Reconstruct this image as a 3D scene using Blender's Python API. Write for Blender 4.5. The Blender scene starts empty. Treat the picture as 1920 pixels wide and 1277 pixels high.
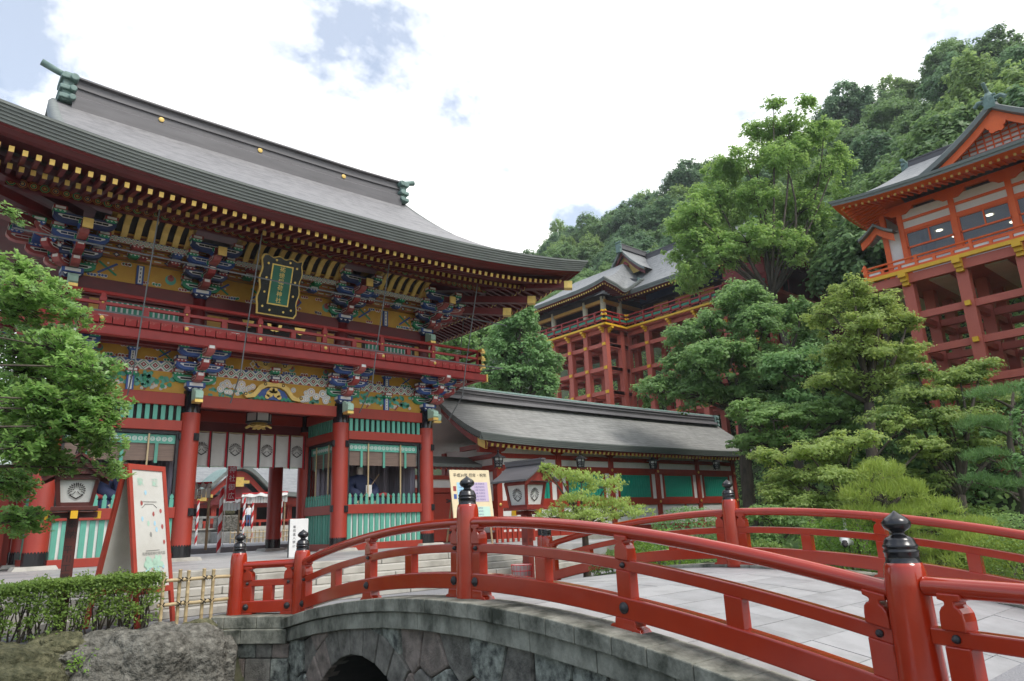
import bpy, math, random
import numpy as np
from mathutils import Vector, Matrix
random.seed(7); rng = np.random.default_rng(11)
R = math.radians
scene = bpy.context.scene
col = scene.collection

# ------------------------------------------------------------------ camera
CAMZ = 1.45
yaw, pitch, roll = R(40.828), R(14.75), R(-2.342)
fw = Vector((math.sin(yaw)*math.cos(pitch), math.cos(yaw)*math.cos(pitch), math.sin(pitch)))
rt = Vector((math.cos(yaw), -math.sin(yaw), 0)); up = rt.cross(fw)
rt, up = math.cos(roll)*rt + math.sin(roll)*up, -math.sin(roll)*rt + math.cos(roll)*up
cam_d = bpy.data.cameras.new('camera'); cam = bpy.data.objects.new('camera', cam_d); col.objects.link(cam)
cam.matrix_world = Matrix(((rt.x, up.x, -fw.x, 0), (rt.y, up.y, -fw.y, 0), (rt.z, up.z, -fw.z, CAMZ), (0, 0, 0, 1)))
cam_d.sensor_width = 36; cam_d.lens = 1295.2/1920*36; cam_d.clip_start = .05; cam_d.clip_end = 2000
scene.camera = cam

# ------------------------------------------------------------------ sky, sun, exposure
SUN_EL, SUN_AZ = R(56), R(168)          # azimuth from +Y towards +X
world = bpy.data.worlds.new('World'); scene.world = world; world.use_nodes = True
nt = world.node_tree; nt.nodes.clear()
def wn(t, **k):
    n = nt.nodes.new(t)
    for a, b in k.items(): setattr(n, a, b)
    return n
sky = wn('ShaderNodeTexSky', sky_type='NISHITA', sun_disc=False, sun_elevation=SUN_EL, sun_rotation=SUN_AZ, air_density=1.2, dust_density=2.0)
bg1 = wn('ShaderNodeBackground'); bg1.inputs[1].default_value = .125
nt.links.new(sky.outputs[0], bg1.inputs[0])
tc = wn('ShaderNodeTexCoord'); sep = wn('ShaderNodeSeparateXYZ'); nt.links.new(tc.outputs['Generated'], sep.inputs[0])
zz = wn('ShaderNodeMath', operation='MAXIMUM'); zz.inputs[1].default_value = 0.0; nt.links.new(sep.outputs[2], zz.inputs[0])
za = wn('ShaderNodeMath', operation='ADD'); za.inputs[1].default_value = .35; nt.links.new(zz.outputs[0], za.inputs[0])
dx = wn('ShaderNodeMath', operation='DIVIDE'); dy = wn('ShaderNodeMath', operation='DIVIDE')
nt.links.new(sep.outputs[0], dx.inputs[0]); nt.links.new(za.outputs[0], dx.inputs[1])
nt.links.new(sep.outputs[1], dy.inputs[0]); nt.links.new(za.outputs[0], dy.inputs[1])
cmb = wn('ShaderNodeCombineXYZ'); nt.links.new(dx.outputs[0], cmb.inputs[0]); nt.links.new(dy.outputs[0], cmb.inputs[1])
n1 = wn('ShaderNodeTexNoise'); n1.inputs['Scale'].default_value = 2.9; n1.inputs['Detail'].default_value = 9; n1.inputs['Roughness'].default_value = .6; n1.inputs['Distortion'].default_value = .15
mpw = wn('ShaderNodeMapping'); mpw.inputs['Location'].default_value = (3.35, 1.2, 0); nt.links.new(cmb.outputs[0], mpw.inputs[0])
nt.links.new(mpw.outputs[0], n1.inputs[0])
rmp = wn('ShaderNodeValToRGB'); rmp.color_ramp.elements[0].position = .44; rmp.color_ramp.elements[1].position = .565
rmp.color_ramp.elements[0].color = (.22, .22, .22, 1); rmp.color_ramp.elements[1].color = (1, 1, 1, 1)
cov = wn('ShaderNodeMath', operation='MULTIPLY_ADD'); cov.inputs[1].default_value = .13; nt.links.new(sep.outputs[0], cov.inputs[0]); nt.links.new(n1.outputs[0], cov.inputs[2]); nt.links.new(cov.outputs[0], rmp.inputs[0])
n2 = wn('ShaderNodeTexNoise'); n2.inputs['Scale'].default_value = 4.2; n2.inputs['Detail'].default_value = 9
nt.links.new(mpw.outputs[0], n2.inputs[0])
rm2 = wn('ShaderNodeValToRGB'); rm2.color_ramp.elements[0].position = .34; rm2.color_ramp.elements[1].position = .50
rm2.color_ramp.elements[0].color = (.56, .60, .66, 1); rm2.color_ramp.elements[1].color = (1.0, 1.0, .99, 1)
cv2 = wn('ShaderNodeMath', operation='MULTIPLY_ADD'); cv2.inputs[1].default_value = .13; nt.links.new(sep.outputs[0], cv2.inputs[0]); nt.links.new(n2.outputs[0], cv2.inputs[2]); nt.links.new(cv2.outputs[0], rm2.inputs[0])
bg2 = wn('ShaderNodeBackground'); bg2.inputs[1].default_value = 1.12; nt.links.new(rm2.outputs[0], bg2.inputs[0])
mxw = wn('ShaderNodeMixShader'); nt.links.new(rmp.outputs[0], mxw.inputs[0]); nt.links.new(bg1.outputs[0], mxw.inputs[1]); nt.links.new(bg2.outputs[0], mxw.inputs[2])
wo = wn('ShaderNodeOutputWorld'); nt.links.new(mxw.outputs[0], wo.inputs[0])
sun_d = bpy.data.lights.new('sun', 'SUN'); sun_d.energy = 1.5; sun_d.angle = R(20); sun_d.color = (1, .96, .9)
sun = bpy.data.objects.new('sun', sun_d); col.objects.link(sun)
sd = Vector((math.sin(SUN_AZ)*math.cos(SUN_EL), math.cos(SUN_AZ)*math.cos(SUN_EL), math.sin(SUN_EL)))
sun.rotation_euler = sd.to_track_quat('Z', 'Y').to_euler(); sun.location = sd*100
vs = scene.view_settings; vs.view_transform = 'Standard'; vs.look = 'None'; vs.exposure = 0.75; vs.gamma = 1; vs.use_curve_mapping = False
scene.cycles.max_bounces = 7; scene.cycles.diffuse_bounces = 4; scene.cycles.glossy_bounces = 3; scene.cycles.transmission_bounces = 4; scene.cycles.transparent_max_bounces = 6
scene.cycles.caustics_reflective = False; scene.cycles.caustics_refractive = False

# ------------------------------------------------------------------ materials
def mat(name, colr, rough=.6, var=.12, scale=4., bump=0., bscale=30., metal=0., c2=None, spec=.5, detail=5., coat=0., stretch=(1, 1, 1), p0=.3, p1=.7, rv=0., obj=0., bdist=.02):
    m = bpy.data.materials.new(name); m.use_nodes = True; t = m.node_tree; b = t.nodes['Principled BSDF']
    b.inputs['Roughness'].default_value = rough; b.inputs['Metallic'].default_value = metal
    b.inputs['Specular IOR Level'].default_value = spec; b.inputs['Coat Weight'].default_value = coat; b.inputs['Coat Roughness'].default_value = .12
    c = colr
    if var > 0 or c2:
        tcn = t.nodes.new('ShaderNodeTexCoord'); mp = t.nodes.new('ShaderNodeMapping'); mp.inputs['Scale'].default_value = stretch
        t.links.new(tcn.outputs['Object'], mp.inputs[0])
        nz = t.nodes.new('ShaderNodeTexNoise'); nz.inputs['Scale'].default_value = scale; nz.inputs['Detail'].default_value = detail; nz.inputs['Roughness'].default_value = .65
        t.links.new(mp.outputs[0], nz.inputs[0])
        rp = t.nodes.new('ShaderNodeValToRGB'); e = rp.color_ramp.elements
        e[0].position = p0; e[1].position = p1
        a = c2 if c2 else tuple(x*(1-var) for x in c)
        d = c if c2 else tuple(min(1, x*(1+var)) for x in c)
        e[0].color = (*a, 1); e[1].color = (*d, 1)
        src = nz.outputs[0]
        if obj:
            oi = t.nodes.new('ShaderNodeObjectInfo'); ma = t.nodes.new('ShaderNodeMath'); ma.operation = 'MULTIPLY_ADD'; ma.inputs[1].default_value = obj
            t.links.new(oi.outputs['Random'], ma.inputs[0]); m2 = t.nodes.new('ShaderNodeMath'); m2.operation = 'SUBTRACT'; m2.inputs[1].default_value = obj/2
            t.links.new(nz.outputs[0], m2.inputs[0]); t.links.new(m2.outputs[0], ma.inputs[2]); src = ma.outputs[0]
        t.links.new(src, rp.inputs[0]); t.links.new(rp.outputs[0], b.inputs['Base Color'])
        if rv:
            mr = t.nodes.new('ShaderNodeMapRange'); mr.inputs[1].default_value = .3; mr.inputs[2].default_value = .7; mr.inputs[3].default_value = rough; mr.inputs[4].default_value = rough+rv
            nr = t.nodes.new('ShaderNodeTexNoise'); nr.inputs['Scale'].default_value = scale*2.7; nr.inputs['Detail'].default_value = 8; t.links.new(mp.outputs[0], nr.inputs[0])
            t.links.new(nr.outputs[0], mr.inputs[0]); t.links.new(mr.outputs[0], b.inputs['Roughness'])
        if bump:
            nb = t.nodes.new('ShaderNodeTexNoise'); nb.inputs['Scale'].default_value = bscale; nb.inputs['Detail'].default_value = 4
            t.links.new(mp.outputs[0], nb.inputs[0])
            bp = t.nodes.new('ShaderNodeBump'); bp.inputs['Strength'].default_value = bump; bp.inputs['Distance'].default_value = bdist
            t.links.new(nb.outputs[0], bp.inputs['Height']); t.links.new(bp.outputs[0], b.inputs['Normal'])
    else:
        b.inputs['Base Color'].default_value = (*c, 1)
    return m

def roofmat(name, c, c2, per=.07, streak=1.0, rough=.42, zaxis=2):
    """copper or bark shingles: fine courses along the height, run-off streaks down the slope"""
    m = bpy.data.materials.new(name); m.use_nodes = True; t = m.node_tree; b = t.nodes['Principled BSDF']
    b.inputs['Roughness'].default_value = rough; b.inputs['Specular IOR Level'].default_value = .5
    tcn = t.nodes.new('ShaderNodeTexCoord'); sp = t.nodes.new('ShaderNodeSeparateXYZ'); t.links.new(tcn.outputs['Object'], sp.inputs[0])
    mp = t.nodes.new('ShaderNodeMapping'); mp.inputs['Scale'].default_value = (.55, .55, 13); t.links.new(tcn.outputs['Object'], mp.inputs[0])
    nz = t.nodes.new('ShaderNodeTexNoise'); nz.inputs['Scale'].default_value = 1.4; nz.inputs['Detail'].default_value = 7; nz.inputs['Roughness'].default_value = .7
    t.links.new(mp.outputs[0], nz.inputs[0])
    mp2 = t.nodes.new('ShaderNodeMapping'); mp2.inputs['Scale'].default_value = (3.2, 3.2, .25); t.links.new(tcn.outputs['Object'], mp2.inputs[0])
    nz2 = t.nodes.new('ShaderNodeTexNoise'); nz2.inputs['Scale'].default_value = 1.1; nz2.inputs['Detail'].default_value = 5; t.links.new(mp2.outputs[0], nz2.inputs[0])
    ad = t.nodes.new('ShaderNodeMath'); ad.operation = 'MULTIPLY_ADD'; ad.inputs[1].default_value = .45*streak; t.links.new(nz2.outputs[0], ad.inputs[0]); t.links.new(nz.outputs[0], ad.inputs[2])
    rp = t.nodes.new('ShaderNodeValToRGB'); e = rp.color_ramp.elements; e[0].position = .52; e[1].position = .86; e[0].color = (*c2, 1); e[1].color = (*c, 1)
    t.links.new(ad.outputs[0], rp.inputs[0])
    w = t.nodes.new('ShaderNodeMath'); w.operation = 'MULTIPLY'; w.inputs[1].default_value = 1/per; t.links.new(sp.outputs[zaxis], w.inputs[0])
    nz3 = t.nodes.new('ShaderNodeTexNoise'); nz3.inputs['Scale'].default_value = .8; t.links.new(tcn.outputs['Object'], nz3.inputs[0])
    w2 = t.nodes.new('ShaderNodeMath'); w2.operation = 'MULTIPLY_ADD'; w2.inputs[1].default_value = 2.; t.links.new(nz3.outputs[0], w2.inputs[0]); t.links.new(w.outputs[0], w2.inputs[2])
    fr = t.nodes.new('ShaderNodeMath'); fr.operation = 'FRACT'; t.links.new(w2.outputs[0], fr.inputs[0])
    r2 = t.nodes.new('ShaderNodeValToRGB'); e = r2.color_ramp.elements; e[0].position = .0; e[1].position = .3; e[0].color = (.62, .62, .62, 1); e[1].color = (1, 1, 1, 1)
    t.links.new(fr.outputs[0], r2.inputs[0])
    mx = t.nodes.new('ShaderNodeMix'); mx.data_type = 'RGBA'; mx.blend_type = 'MULTIPLY'; mx.inputs[0].default_value = .8
    t.links.new(rp.outputs[0], mx.inputs[6]); t.links.new(r2.outputs[0], mx.inputs[7]); t.links.new(mx.outputs[2], b.inputs['Base Color'])
    bp = t.nodes.new('ShaderNodeBump'); bp.inputs['Strength'].default_value = .5; bp.inputs['Distance'].default_value = .02
    t.links.new(fr.outputs[0], bp.inputs['Height']); t.links.new(bp.outputs[0], b.inputs['Normal'])
    return m

def leafmat(name, c1, c2, trans=.35, scale=.6, rough=.5):
    m = bpy.data.materials.new(name); m.use_nodes = True; t = m.node_tree; t.nodes.clear()
    g = t.nodes.new('ShaderNodeNewGeometry'); oi = t.nodes.new('ShaderNodeObjectInfo'); tcn = t.nodes.new('ShaderNodeTexCoord')
    nz = t.nodes.new('ShaderNodeTexNoise'); nz.inputs['Scale'].default_value = scale; nz.inputs['Detail'].default_value = 3; t.links.new(tcn.outputs['Object'], nz.inputs[0])
    s = t.nodes.new('ShaderNodeMath'); s.operation = 'MULTIPLY_ADD'; s.inputs[1].default_value = .45; t.links.new(g.outputs['Random Per Island'], s.inputs[0]); t.links.new(nz.outputs[0], s.inputs[2])
    s2 = t.nodes.new('ShaderNodeMath'); s2.operation = 'MULTIPLY_ADD'; s2.inputs[1].default_value = .4; t.links.new(oi.outputs['Random'], s2.inputs[0]); t.links.new(s.outputs[0], s2.inputs[2])
    rp = t.nodes.new('ShaderNodeValToRGB'); e = rp.color_ramp.elements; e[0].position = .45; e[1].position = 1.25 if False else 1.0; e[0].color = (*c1, 1); e[1].color = (*c2, 1)
    t.links.new(s2.outputs[0], rp.inputs[0])
    d = t.nodes.new('ShaderNodeBsdfPrincipled'); d.inputs['Roughness'].default_value = rough; d.inputs['Specular IOR Level'].default_value = .35; t.links.new(rp.outputs[0], d.inputs['Base Color'])
    tr = t.nodes.new('ShaderNodeBsdfTranslucent'); hs = t.nodes.new('ShaderNodeHueSaturation'); hs.inputs['Value'].default_value = 1.5; hs.inputs['Hue'].default_value = .485
    t.links.new(rp.outputs[0], hs.inputs['Color']); t.links.new(hs.outputs[0], tr.inputs[0])
    mx = t.nodes.new('ShaderNodeMixShader'); mx.inputs[0].default_value = trans; t.links.new(d.outputs[0], mx.inputs[1]); t.links.new(tr.outputs[0], mx.inputs[2])
    o = t.nodes.new('ShaderNodeOutputMaterial'); t.links.new(mx.outputs[0], o.inputs[0])
    return m

def emis(name, c, s):
    m = bpy.data.materials.new(name); m.use_nodes = True; b = m.node_tree.nodes['Principled BSDF']
    b.inputs['Emission Color'].default_value = (*c, 1); b.inputs['Emission Strength'].default_value = s; b.inputs['Base Color'].default_value = (*c, 1)
    return m

M = {}
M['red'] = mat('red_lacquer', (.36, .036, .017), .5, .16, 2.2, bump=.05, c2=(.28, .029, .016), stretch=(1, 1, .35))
M['bridge'] = mat('bridge_lacquer', (.40, .031, .008), .10, .1, 2.6, c2=(.33, .022, .007), bump=.05, bscale=16, coat=.5, rv=.14, detail=8, p0=.3, p1=.7)
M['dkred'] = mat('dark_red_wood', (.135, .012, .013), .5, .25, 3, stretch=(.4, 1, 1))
M['balred'] = mat('balcony_red', (.30, .020, .017), .5, .2, 2.5)
M['wornred'] = mat('worn_red_board', (.36, .024, .022), .65, .2, 4, c2=(.46, .17, .13), p0=.34, p1=.46, detail=8)
M['stage'] = mat('stage_red', (.54, .135, .09), .6, .12, 1.2, c2=(.46, .105, .072))
M['orange'] = mat('vermilion', (.84, .145, .022), .5, .1, 2, c2=(.74, .115, .018))
M['black'] = mat('black_lacquer', (.012, .012, .014), .22, 0, spec=.6)
M['iron'] = mat('black_iron', (.02, .021, .024), .5, .3, 9)
M['gold'] = mat('gilt', (.80, .56, .16), .36, .15, 5, metal=.55)
M['goldpaint'] = mat('gold_paint', (.72, .50, .14), .45, .12, 6, metal=.15)
M['yellow'] = mat('ochre_panel', (.62, .35, .045), .6, .1, 3, c2=(.54, .28, .035))
M['ochre'] = mat('deep_ochre', (.50, .27, .05), .6, .12, 3)
M['brightyel'] = mat('yellow_paint', (.80, .46, .02), .5, .08, 3)
M['teal'] = mat('teal_paint', (.12, .44, .33), .6, .1, 5, c2=(.095, .30, .225), stretch=(1, 1, .2), obj=.25, detail=9)
M['cgreen'] = mat('corridor_green', (.014, .33, .23), .5, .15, 3, c2=(.012, .26, .18))
M['wgreen'] = mat('window_green', (.02, .24, .15), .5, .1, 4)
M['green'] = mat('bracket_green', (.02, .27, .13), .5, .12, 6)
M['blue'] = mat('bracket_blue', (.035, .09, .31), .5, .15, 6)
M['navy'] = mat('bracket_navy', (.024, .042, .13), .5, .15, 6)
M['pink'] = mat('bracket_rose', (.40, .10, .09), .5, .15, 6)
M['crim'] = mat('bracket_crimson', (.32, .04, .038), .5, .15, 6)
M['white'] = mat('white_paint', (.78, .77, .74), .6, .05, 4)
M['plaster'] = mat('white_plaster', (.80, .79, .76), .8, .06, 1.5, c2=(.70, .69, .66))
M['palegrn'] = mat('pale_green', (.42, .62, .50), .5, .12, 6)
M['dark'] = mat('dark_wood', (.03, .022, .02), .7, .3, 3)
M['cloth'] = mat('curtain_cloth', (.66, .65, .62), .85, .06, 3)
M['clothr'] = mat('curtain_red', (.45, .015, .03), .8, .1, 5)
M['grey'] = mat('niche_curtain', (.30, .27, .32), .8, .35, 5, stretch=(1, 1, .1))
M['sudare'] = mat('bamboo_blind', (.20, .14, .11), .7, .25, 30, stretch=(.05, .05, 1))
M['roof'] = roofmat('weathered_copper_roof', (.25, .243, .245), (.105, .103, .106), .11, 1.2, .5)
M['roof2'] = roofmat('corridor_copper_roof', (.30, .30, .285), (.16, .16, .15), .12, .9, .6)
M['fascia'] = mat('eave_copper', (.205, .225, .21), .5, .2, 1.5, c2=(.13, .145, .135), stretch=(.4, .4, 3))
M['ridge'] = mat('ridge_copper', (.115, .11, .115), .5, .2, 1.5, stretch=(.4, 1, 3))
M['verdi'] = mat('verdigris', (.15, .235, .21), .55, .25, 4)
M['slate'] = roofmat('slate_copper', (.27, .28, .28), (.12, .125, .13), .09, .9, .5)
M['coping'] = mat('mossy_coping', (.33, .33, .275), .85, .2, 1.9, c2=(.045, .05, .036), bump=.7, bscale=22, p0=.36, p1=.62, detail=12, stretch=(1, 1.15, .8))
M['masonry'] = mat('bridge_stone', (.27, .255, .22), .85, .2, 4.5, c2=(.075, .07, .06), bump=.8, bscale=38, p0=.33, p1=.66, detail=9)
M['masonry2'] = mat('bridge_stone_pink', (.30, .245, .21), .85, .2, 5.5, c2=(.10, .085, .07), bump=.8, bscale=42, p0=.3, p1=.62, detail=9)
M['masonry3'] = mat('bridge_stone_lichen', (.34, .36, .31), .85, .2, 7, c2=(.05, .055, .05), bump=.7, bscale=32, p0=.38, p1=.62, detail=9)
M['joint'] = mat('mortar_dark', (.05, .048, .042), .9, .2, 6)
M['deck'] = mat('deck_slab', (.35, .35, .355), .55, .1, 2.2, c2=(.21, .21, .21), bump=.1, bscale=60, detail=12, p0=.22, p1=.62, obj=.16)
M['deck2'] = mat('deck_slab_pale', (.38, .38, .38), .55, .1, 2.2, c2=(.24, .24, .24), bump=.1, bscale=60, detail=12, p0=.22, p1=.62, obj=.16)
M['deckj'] = mat('deck_joint', (.16, .16, .155), .9, .1, 6)
M['step'] = mat('step_granite', (.46, .44, .39), .75, .1, 2.5, c2=(.26, .245, .21), bump=.15, bscale=50, detail=12, p0=.25, p1=.6, obj=.2)
M['pave'] = mat('platform_granite', (.43, .425, .415), .5, .1, 1.5, c2=(.29, .285, .28), bump=.05, detail=10, p0=.25, p1=.62, obj=.2)
M['gravel'] = mat('gravel', (.30, .30, .31), .9, .2, 40, c2=(.18, .18, .19), bump=.6, bscale=60)
M['soil'] = mat('garden_soil', (.11, .095, .065), .95, .3, 2.5, c2=(.05, .06, .025), bump=.4)
M['lawn'] = mat('moss_ground', (.10, .15, .035), .95, .3, 1.5, c2=(.045, .07, .02), bump=.3)
M['hill'] = mat('hill_ground', (.045, .065, .02), .95, .3, .2, c2=(.02, .03, .012))
M['rock'] = mat('lichen_rock', (.25, .24, .205), .9, .2, 9, c2=(.045, .042, .033), bump=1., bscale=11, p0=.34, p1=.70, detail=14, bdist=.10)
M['rockm'] = mat('mossy_rock', (.19, .18, .10), .9, .2, 8, c2=(.04, .044, .018), bump=1., bscale=11, p0=.34, p1=.68, detail=14, bdist=.10)
M['bark'] = mat('bark', (.13, .105, .08), .9, .25, 6, c2=(.05, .04, .03), bump=.6, bscale=20, stretch=(1, 1, .3))
M['bamboo'] = mat('dry_bamboo', (.56, .44, .25), .45, .15, 5, c2=(.38, .28, .14), stretch=(1, 1, .5))
M['rope'] = mat('black_rope', (.02, .018, .015), .9, 0)
M['lanw'] = mat('lantern_wood', (.085, .016, .012), .5, .2, 4)
M['frame2'] = mat('lantern_red', (.21, .027, .018), .5, .2, 4)
M['paper'] = mat('lantern_paper', (.62, .63, .60), .7, .04, 3)
M['ink'] = mat('ink', (.02, .015, .015), .7, 0)
M['frame'] = mat('board_frame_red', (.36, .045, .025), .6, .15, 4)
M['board'] = mat('worn_white_board', (.68, .68, .64), .6, .1, 1.2, c2=(.52, .51, .46), detail=9)
M['plywood'] = mat('cream_notice', (.74, .62, .40), .7, .05, 3)
M['lavender'] = mat('print_lavender', (.55, .45, .60), .7, 0); M['skyblue'] = mat('print_blue', (.38, .62, .75), .7, 0); M['mint'] = mat('print_mint', (.50, .70, .60), .7, 0)
M['inkblue'] = mat('ink_blue', (.08, .07, .25), .7, 0)
M['wood'] = mat('plain_wood', (.30, .20, .11), .7, .2, 5)
M['steel'] = mat('grey_rod', (.17, .18, .19), .5, .1, 3, metal=.3)
M['stripe_r'] = mat('stripe_red', (.62, .02, .025), .7, 0); M['stripe_w'] = mat('stripe_white', (.78, .77, .76), .7, 0)
M['banner'] = mat('banner_red', (.62, .015, .03), .75, .06, 3)
M['stone'] = mat('grey_stone', (.33, .33, .31), .85, .2, 4, c2=(.18, .18, .165), bump=.4)
M['skin'] = mat('skin', (.56, .34, .25), .6, 0); M['hair'] = mat('dark_hair', (.03, .02, .015), .6, 0)
M['jeans'] = mat('blue_jeans', (.06, .10, .22), .8, .1, 9); M['shirt'] = mat('white_shirt', (.74, .73, .73), .8, .04, 9)
M['robe'] = mat('navy_robe', (.025, .035, .09), .7, .15, 5); M['brocade'] = mat('brocade', (.55, .50, .36), .6, .3, 14)
M['porc'] = mat('pale_face', (.72, .66, .58), .45, 0)
gm = bpy.data.materials.new('window_glass'); gm.use_nodes = True; gb = gm.node_tree.nodes['Principled BSDF']
gb.inputs['Base Color'].default_value = (.80, .86, .90, 1); gb.inputs['Roughness'].default_value = .03; gb.inputs['Transmission Weight'].default_value = .9; gb.inputs['IOR'].default_value = 1.45
M['glass'] = gm
M['lamp'] = emis('ceiling_lamp', (1, .9, .66), 2.5)
M['plqgreen'] = mat('plaque_green', (.015, .13, .08), .5, .1, 5)
M['crane'] = mat('crane_white', (.80, .80, .78), .6, .05, 5)
M['water'] = mat('stream_water', (.025, .032, .026), .06, .2, 2)
# foliage
M['lf_hill'] = [leafmat('leaf_hill_a', (.08, .15, .06), (.18, .30, .11), .4, .25), leafmat('leaf_hill_b', (.065, .13, .07), (.15, .26, .125), .4, .25), leafmat('leaf_hill_c', (.105, .18, .06), (.24, .36, .12), .45, .25)]
M['lf_broad'] = leafmat('leaf_broad', (.085, .17, .06), (.21, .37, .14), .45, .8)
M['lf_zelk'] = leafmat('leaf_zelkova', (.12, .22, .075), (.26, .42, .15), .5, .7)
M['lf_tall'] = leafmat('leaf_tall', (.105, .20, .05), (.25, .40, .11), .5, .4)
M['lf_maple'] = leafmat('leaf_maple', (.13, .22, .06), (.32, .42, .12), .5, .9)
M['lf_maple2'] = leafmat('leaf_maple_dark', (.10, .185, .06), (.23, .37, .12), .5, .9)
M['lf_pine'] = leafmat('needle_pine', (.13, .21, .035), (.30, .40, .08), .3, 1.2)
M['lf_pine2'] = leafmat('needle_pine_dark', (.05, .13, .045), (.15, .28, .09), .3, 1.2)
M['lf_near'] = leafmat('leaf_glossy', (.10, .22, .055), (.28, .46, .13), .45, 1.5, .3)
M['lf_weep'] = leafmat('leaf_weeping', (.12, .22, .04), (.32, .43, .11), .45, 1.5)
M['lf_box'] = leafmat('leaf_clipped', (.045, .10, .02), (.17, .27, .05), .3, 2.)
M['lf_bright'] = leafmat('leaf_bright', (.07, .17, .015), (.20, .36, .04), .3, 2.)
# ------------------------------------------------------------------ builders
OR = {}
class MB:
    def __init__(s): s.v = []; s.f = []; s.m = []
    def add(s, vs, fs, m=0):
        o = len(s.v); s.v += [tuple(p) for p in vs]
        for i, f in enumerate(fs):
            s.f.append(tuple(o+k for k in f)); s.m.append(m[i] if isinstance(m, (list, tuple)) else m)
        return s
    def box(s, x0, x1, y0, y1, z0, z1, m=0):
        return s.add([(x0, y0, z0), (x1, y0, z0), (x1, y1, z0), (x0, y1, z0), (x0, y0, z1), (x1, y0, z1), (x1, y1, z1), (x0, y1, z1)],
                     [(0, 3, 2, 1), (4, 5, 6, 7), (0, 1, 5, 4), (1, 2, 6, 5), (2, 3, 7, 6), (3, 0, 4, 7)], m)
    def frus(s, c, a, b, z0, z1, m=0):
        """square frustum: half sizes a=(x,y) at z0, b at z1"""
        x, y = c
        return s.add([(x-a[0], y-a[1], z0), (x+a[0], y-a[1], z0), (x+a[0], y+a[1], z0), (x-a[0], y+a[1], z0), (x-b[0], y-b[1], z1), (x+b[0], y-b[1], z1), (x+b[0], y+b[1], z1), (x-b[0], y+b[1], z1)],
                     [(0, 3, 2, 1), (4, 5, 6, 7), (0, 1, 5, 4), (1, 2, 6, 5), (2, 3, 7, 6), (3, 0, 4, 7)], m)
    def beam(s, p, q, w, h, m=0):
        p = Vector(p); q = Vector(q); d = (q-p).normalized(); u = Vector((0, 0, 1))
        if abs(d.z) > .95: u = Vector((0, 1, 0))
        r = d.cross(u).normalized()*w/2; u2 = r.cross(d).normalized()*h/2
        vs = [p-r-u2, p+r-u2, p+r+u2, p-r+u2, q-r-u2, q+r-u2, q+r+u2, q-r+u2]
        return s.add(vs, [(0, 1, 2, 3), (7, 6, 5, 4), (0, 4, 5, 1), (1, 5, 6, 2), (2, 6, 7, 3), (3, 7, 4, 0)], m)
    def tube(s, pts, r, seg=8, m=0, cap=True):
        pts = [Vector(p) for p in pts]; n = len(pts); rs = r if isinstance(r, (list, tuple)) else [r]*n
        o = len(s.v); pu = None
        for i, p in enumerate(pts):
            d = (pts[min(i+1, n-1)]-pts[max(i-1, 0)]).normalized()
            u = Vector((0, 0, 1)) if abs(d.z) < .9 else Vector((0, 1, 0))
            if pu is not None and abs(d.dot(pu)) < .95: u = pu
            a = d.cross(u).normalized(); b = a.cross(d).normalized(); pu = b
            for k in range(seg):
                t = 2*math.pi*k/seg; s.v.append(tuple(p+(a*math.cos(t)+b*math.sin(t))*rs[i]))
        for i in range(n-1):
            for k in range(seg):
                k2 = (k+1) % seg
                s.f.append((o+i*seg+k, o+i*seg+k2, o+(i+1)*seg+k2, o+(i+1)*seg+k)); s.m.append(m)
        if cap:
            s.f.append(tuple(o+k for k in range(seg))[::-1]); s.m.append(m)
            s.f.append(tuple(o+(n-1)*seg+k for k in range(seg))); s.m.append(m)
        return s
    def lathe(s, prof, c=(0, 0, 0), seg=20, m=0, sq=(1, 1)):
        o = len(s.v); n = len(prof)
        for (r, z) in prof:
            for k in range(seg):
                t = 2*math.pi*k/seg; s.v.append((c[0]+r*math.cos(t)*sq[0], c[1]+r*math.sin(t)*sq[1], c[2]+z))
        for i in range(n-1):
            for k in range(seg):
                k2 = (k+1) % seg
                s.f.append((o+i*seg+k, o+i*seg+k2, o+(i+1)*seg+k2, o+(i+1)*seg+k)); s.m.append(m[i] if isinstance(m, list) else m)
        mm = m[0] if isinstance(m, list) else m; m2 = m[-1] if isinstance(m, list) else m
        s.f.append(tuple(o+k for k in range(seg))[::-1]); s.m.append(mm)
        s.f.append(tuple(o+(n-1)*seg+k for k in range(seg))); s.m.append(m2)
        return s
    def extr(s, poly, ax, a, b, m=0, mcap=None):
        n = len(poly)
        P = {'x': lambda t, p: (t, p[0], p[1]), 'y': lambda t, p: (p[0], t, p[1]), 'z': lambda t, p: (p[0], p[1], t)}[ax]
        vs = [P(a, p) for p in poly]+[P(b, p) for p in poly]
        fs = [tuple(range(n)), tuple(range(2*n-1, n-1, -1))]+[(i, i+n, (i+1) % n+n, (i+1) % n) for i in range(n)]
        mc = m if mcap is None else mcap
        return s.add(vs, fs, [mc, mc]+[m]*n)
    def flat(s, poly, ax, t, m=0):
        P = {'x': lambda p: (t, p[0], p[1]), 'y': lambda p: (p[0], t, p[1]), 'z': lambda p: (p[0], p[1], t)}[ax]
        return s.add([P(p) for p in poly], [tuple(range(len(poly)))], m)
    def grid(s, G, m=0):
        o = len(s.v); nu = len(G); nv = len(G[0])
        for row in G: s.v += [tuple(p) for p in row]
        for i in range(nu-1):
            for j in range(nv-1):
                s.f.append((o+i*nv+j, o+(i+1)*nv+j, o+(i+1)*nv+j+1, o+i*nv+j+1)); s.m.append(m)
        return s
    def xf(s, M4):
        s.v = [tuple(M4 @ Vector(p)) for p in s.v]; return s
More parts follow.
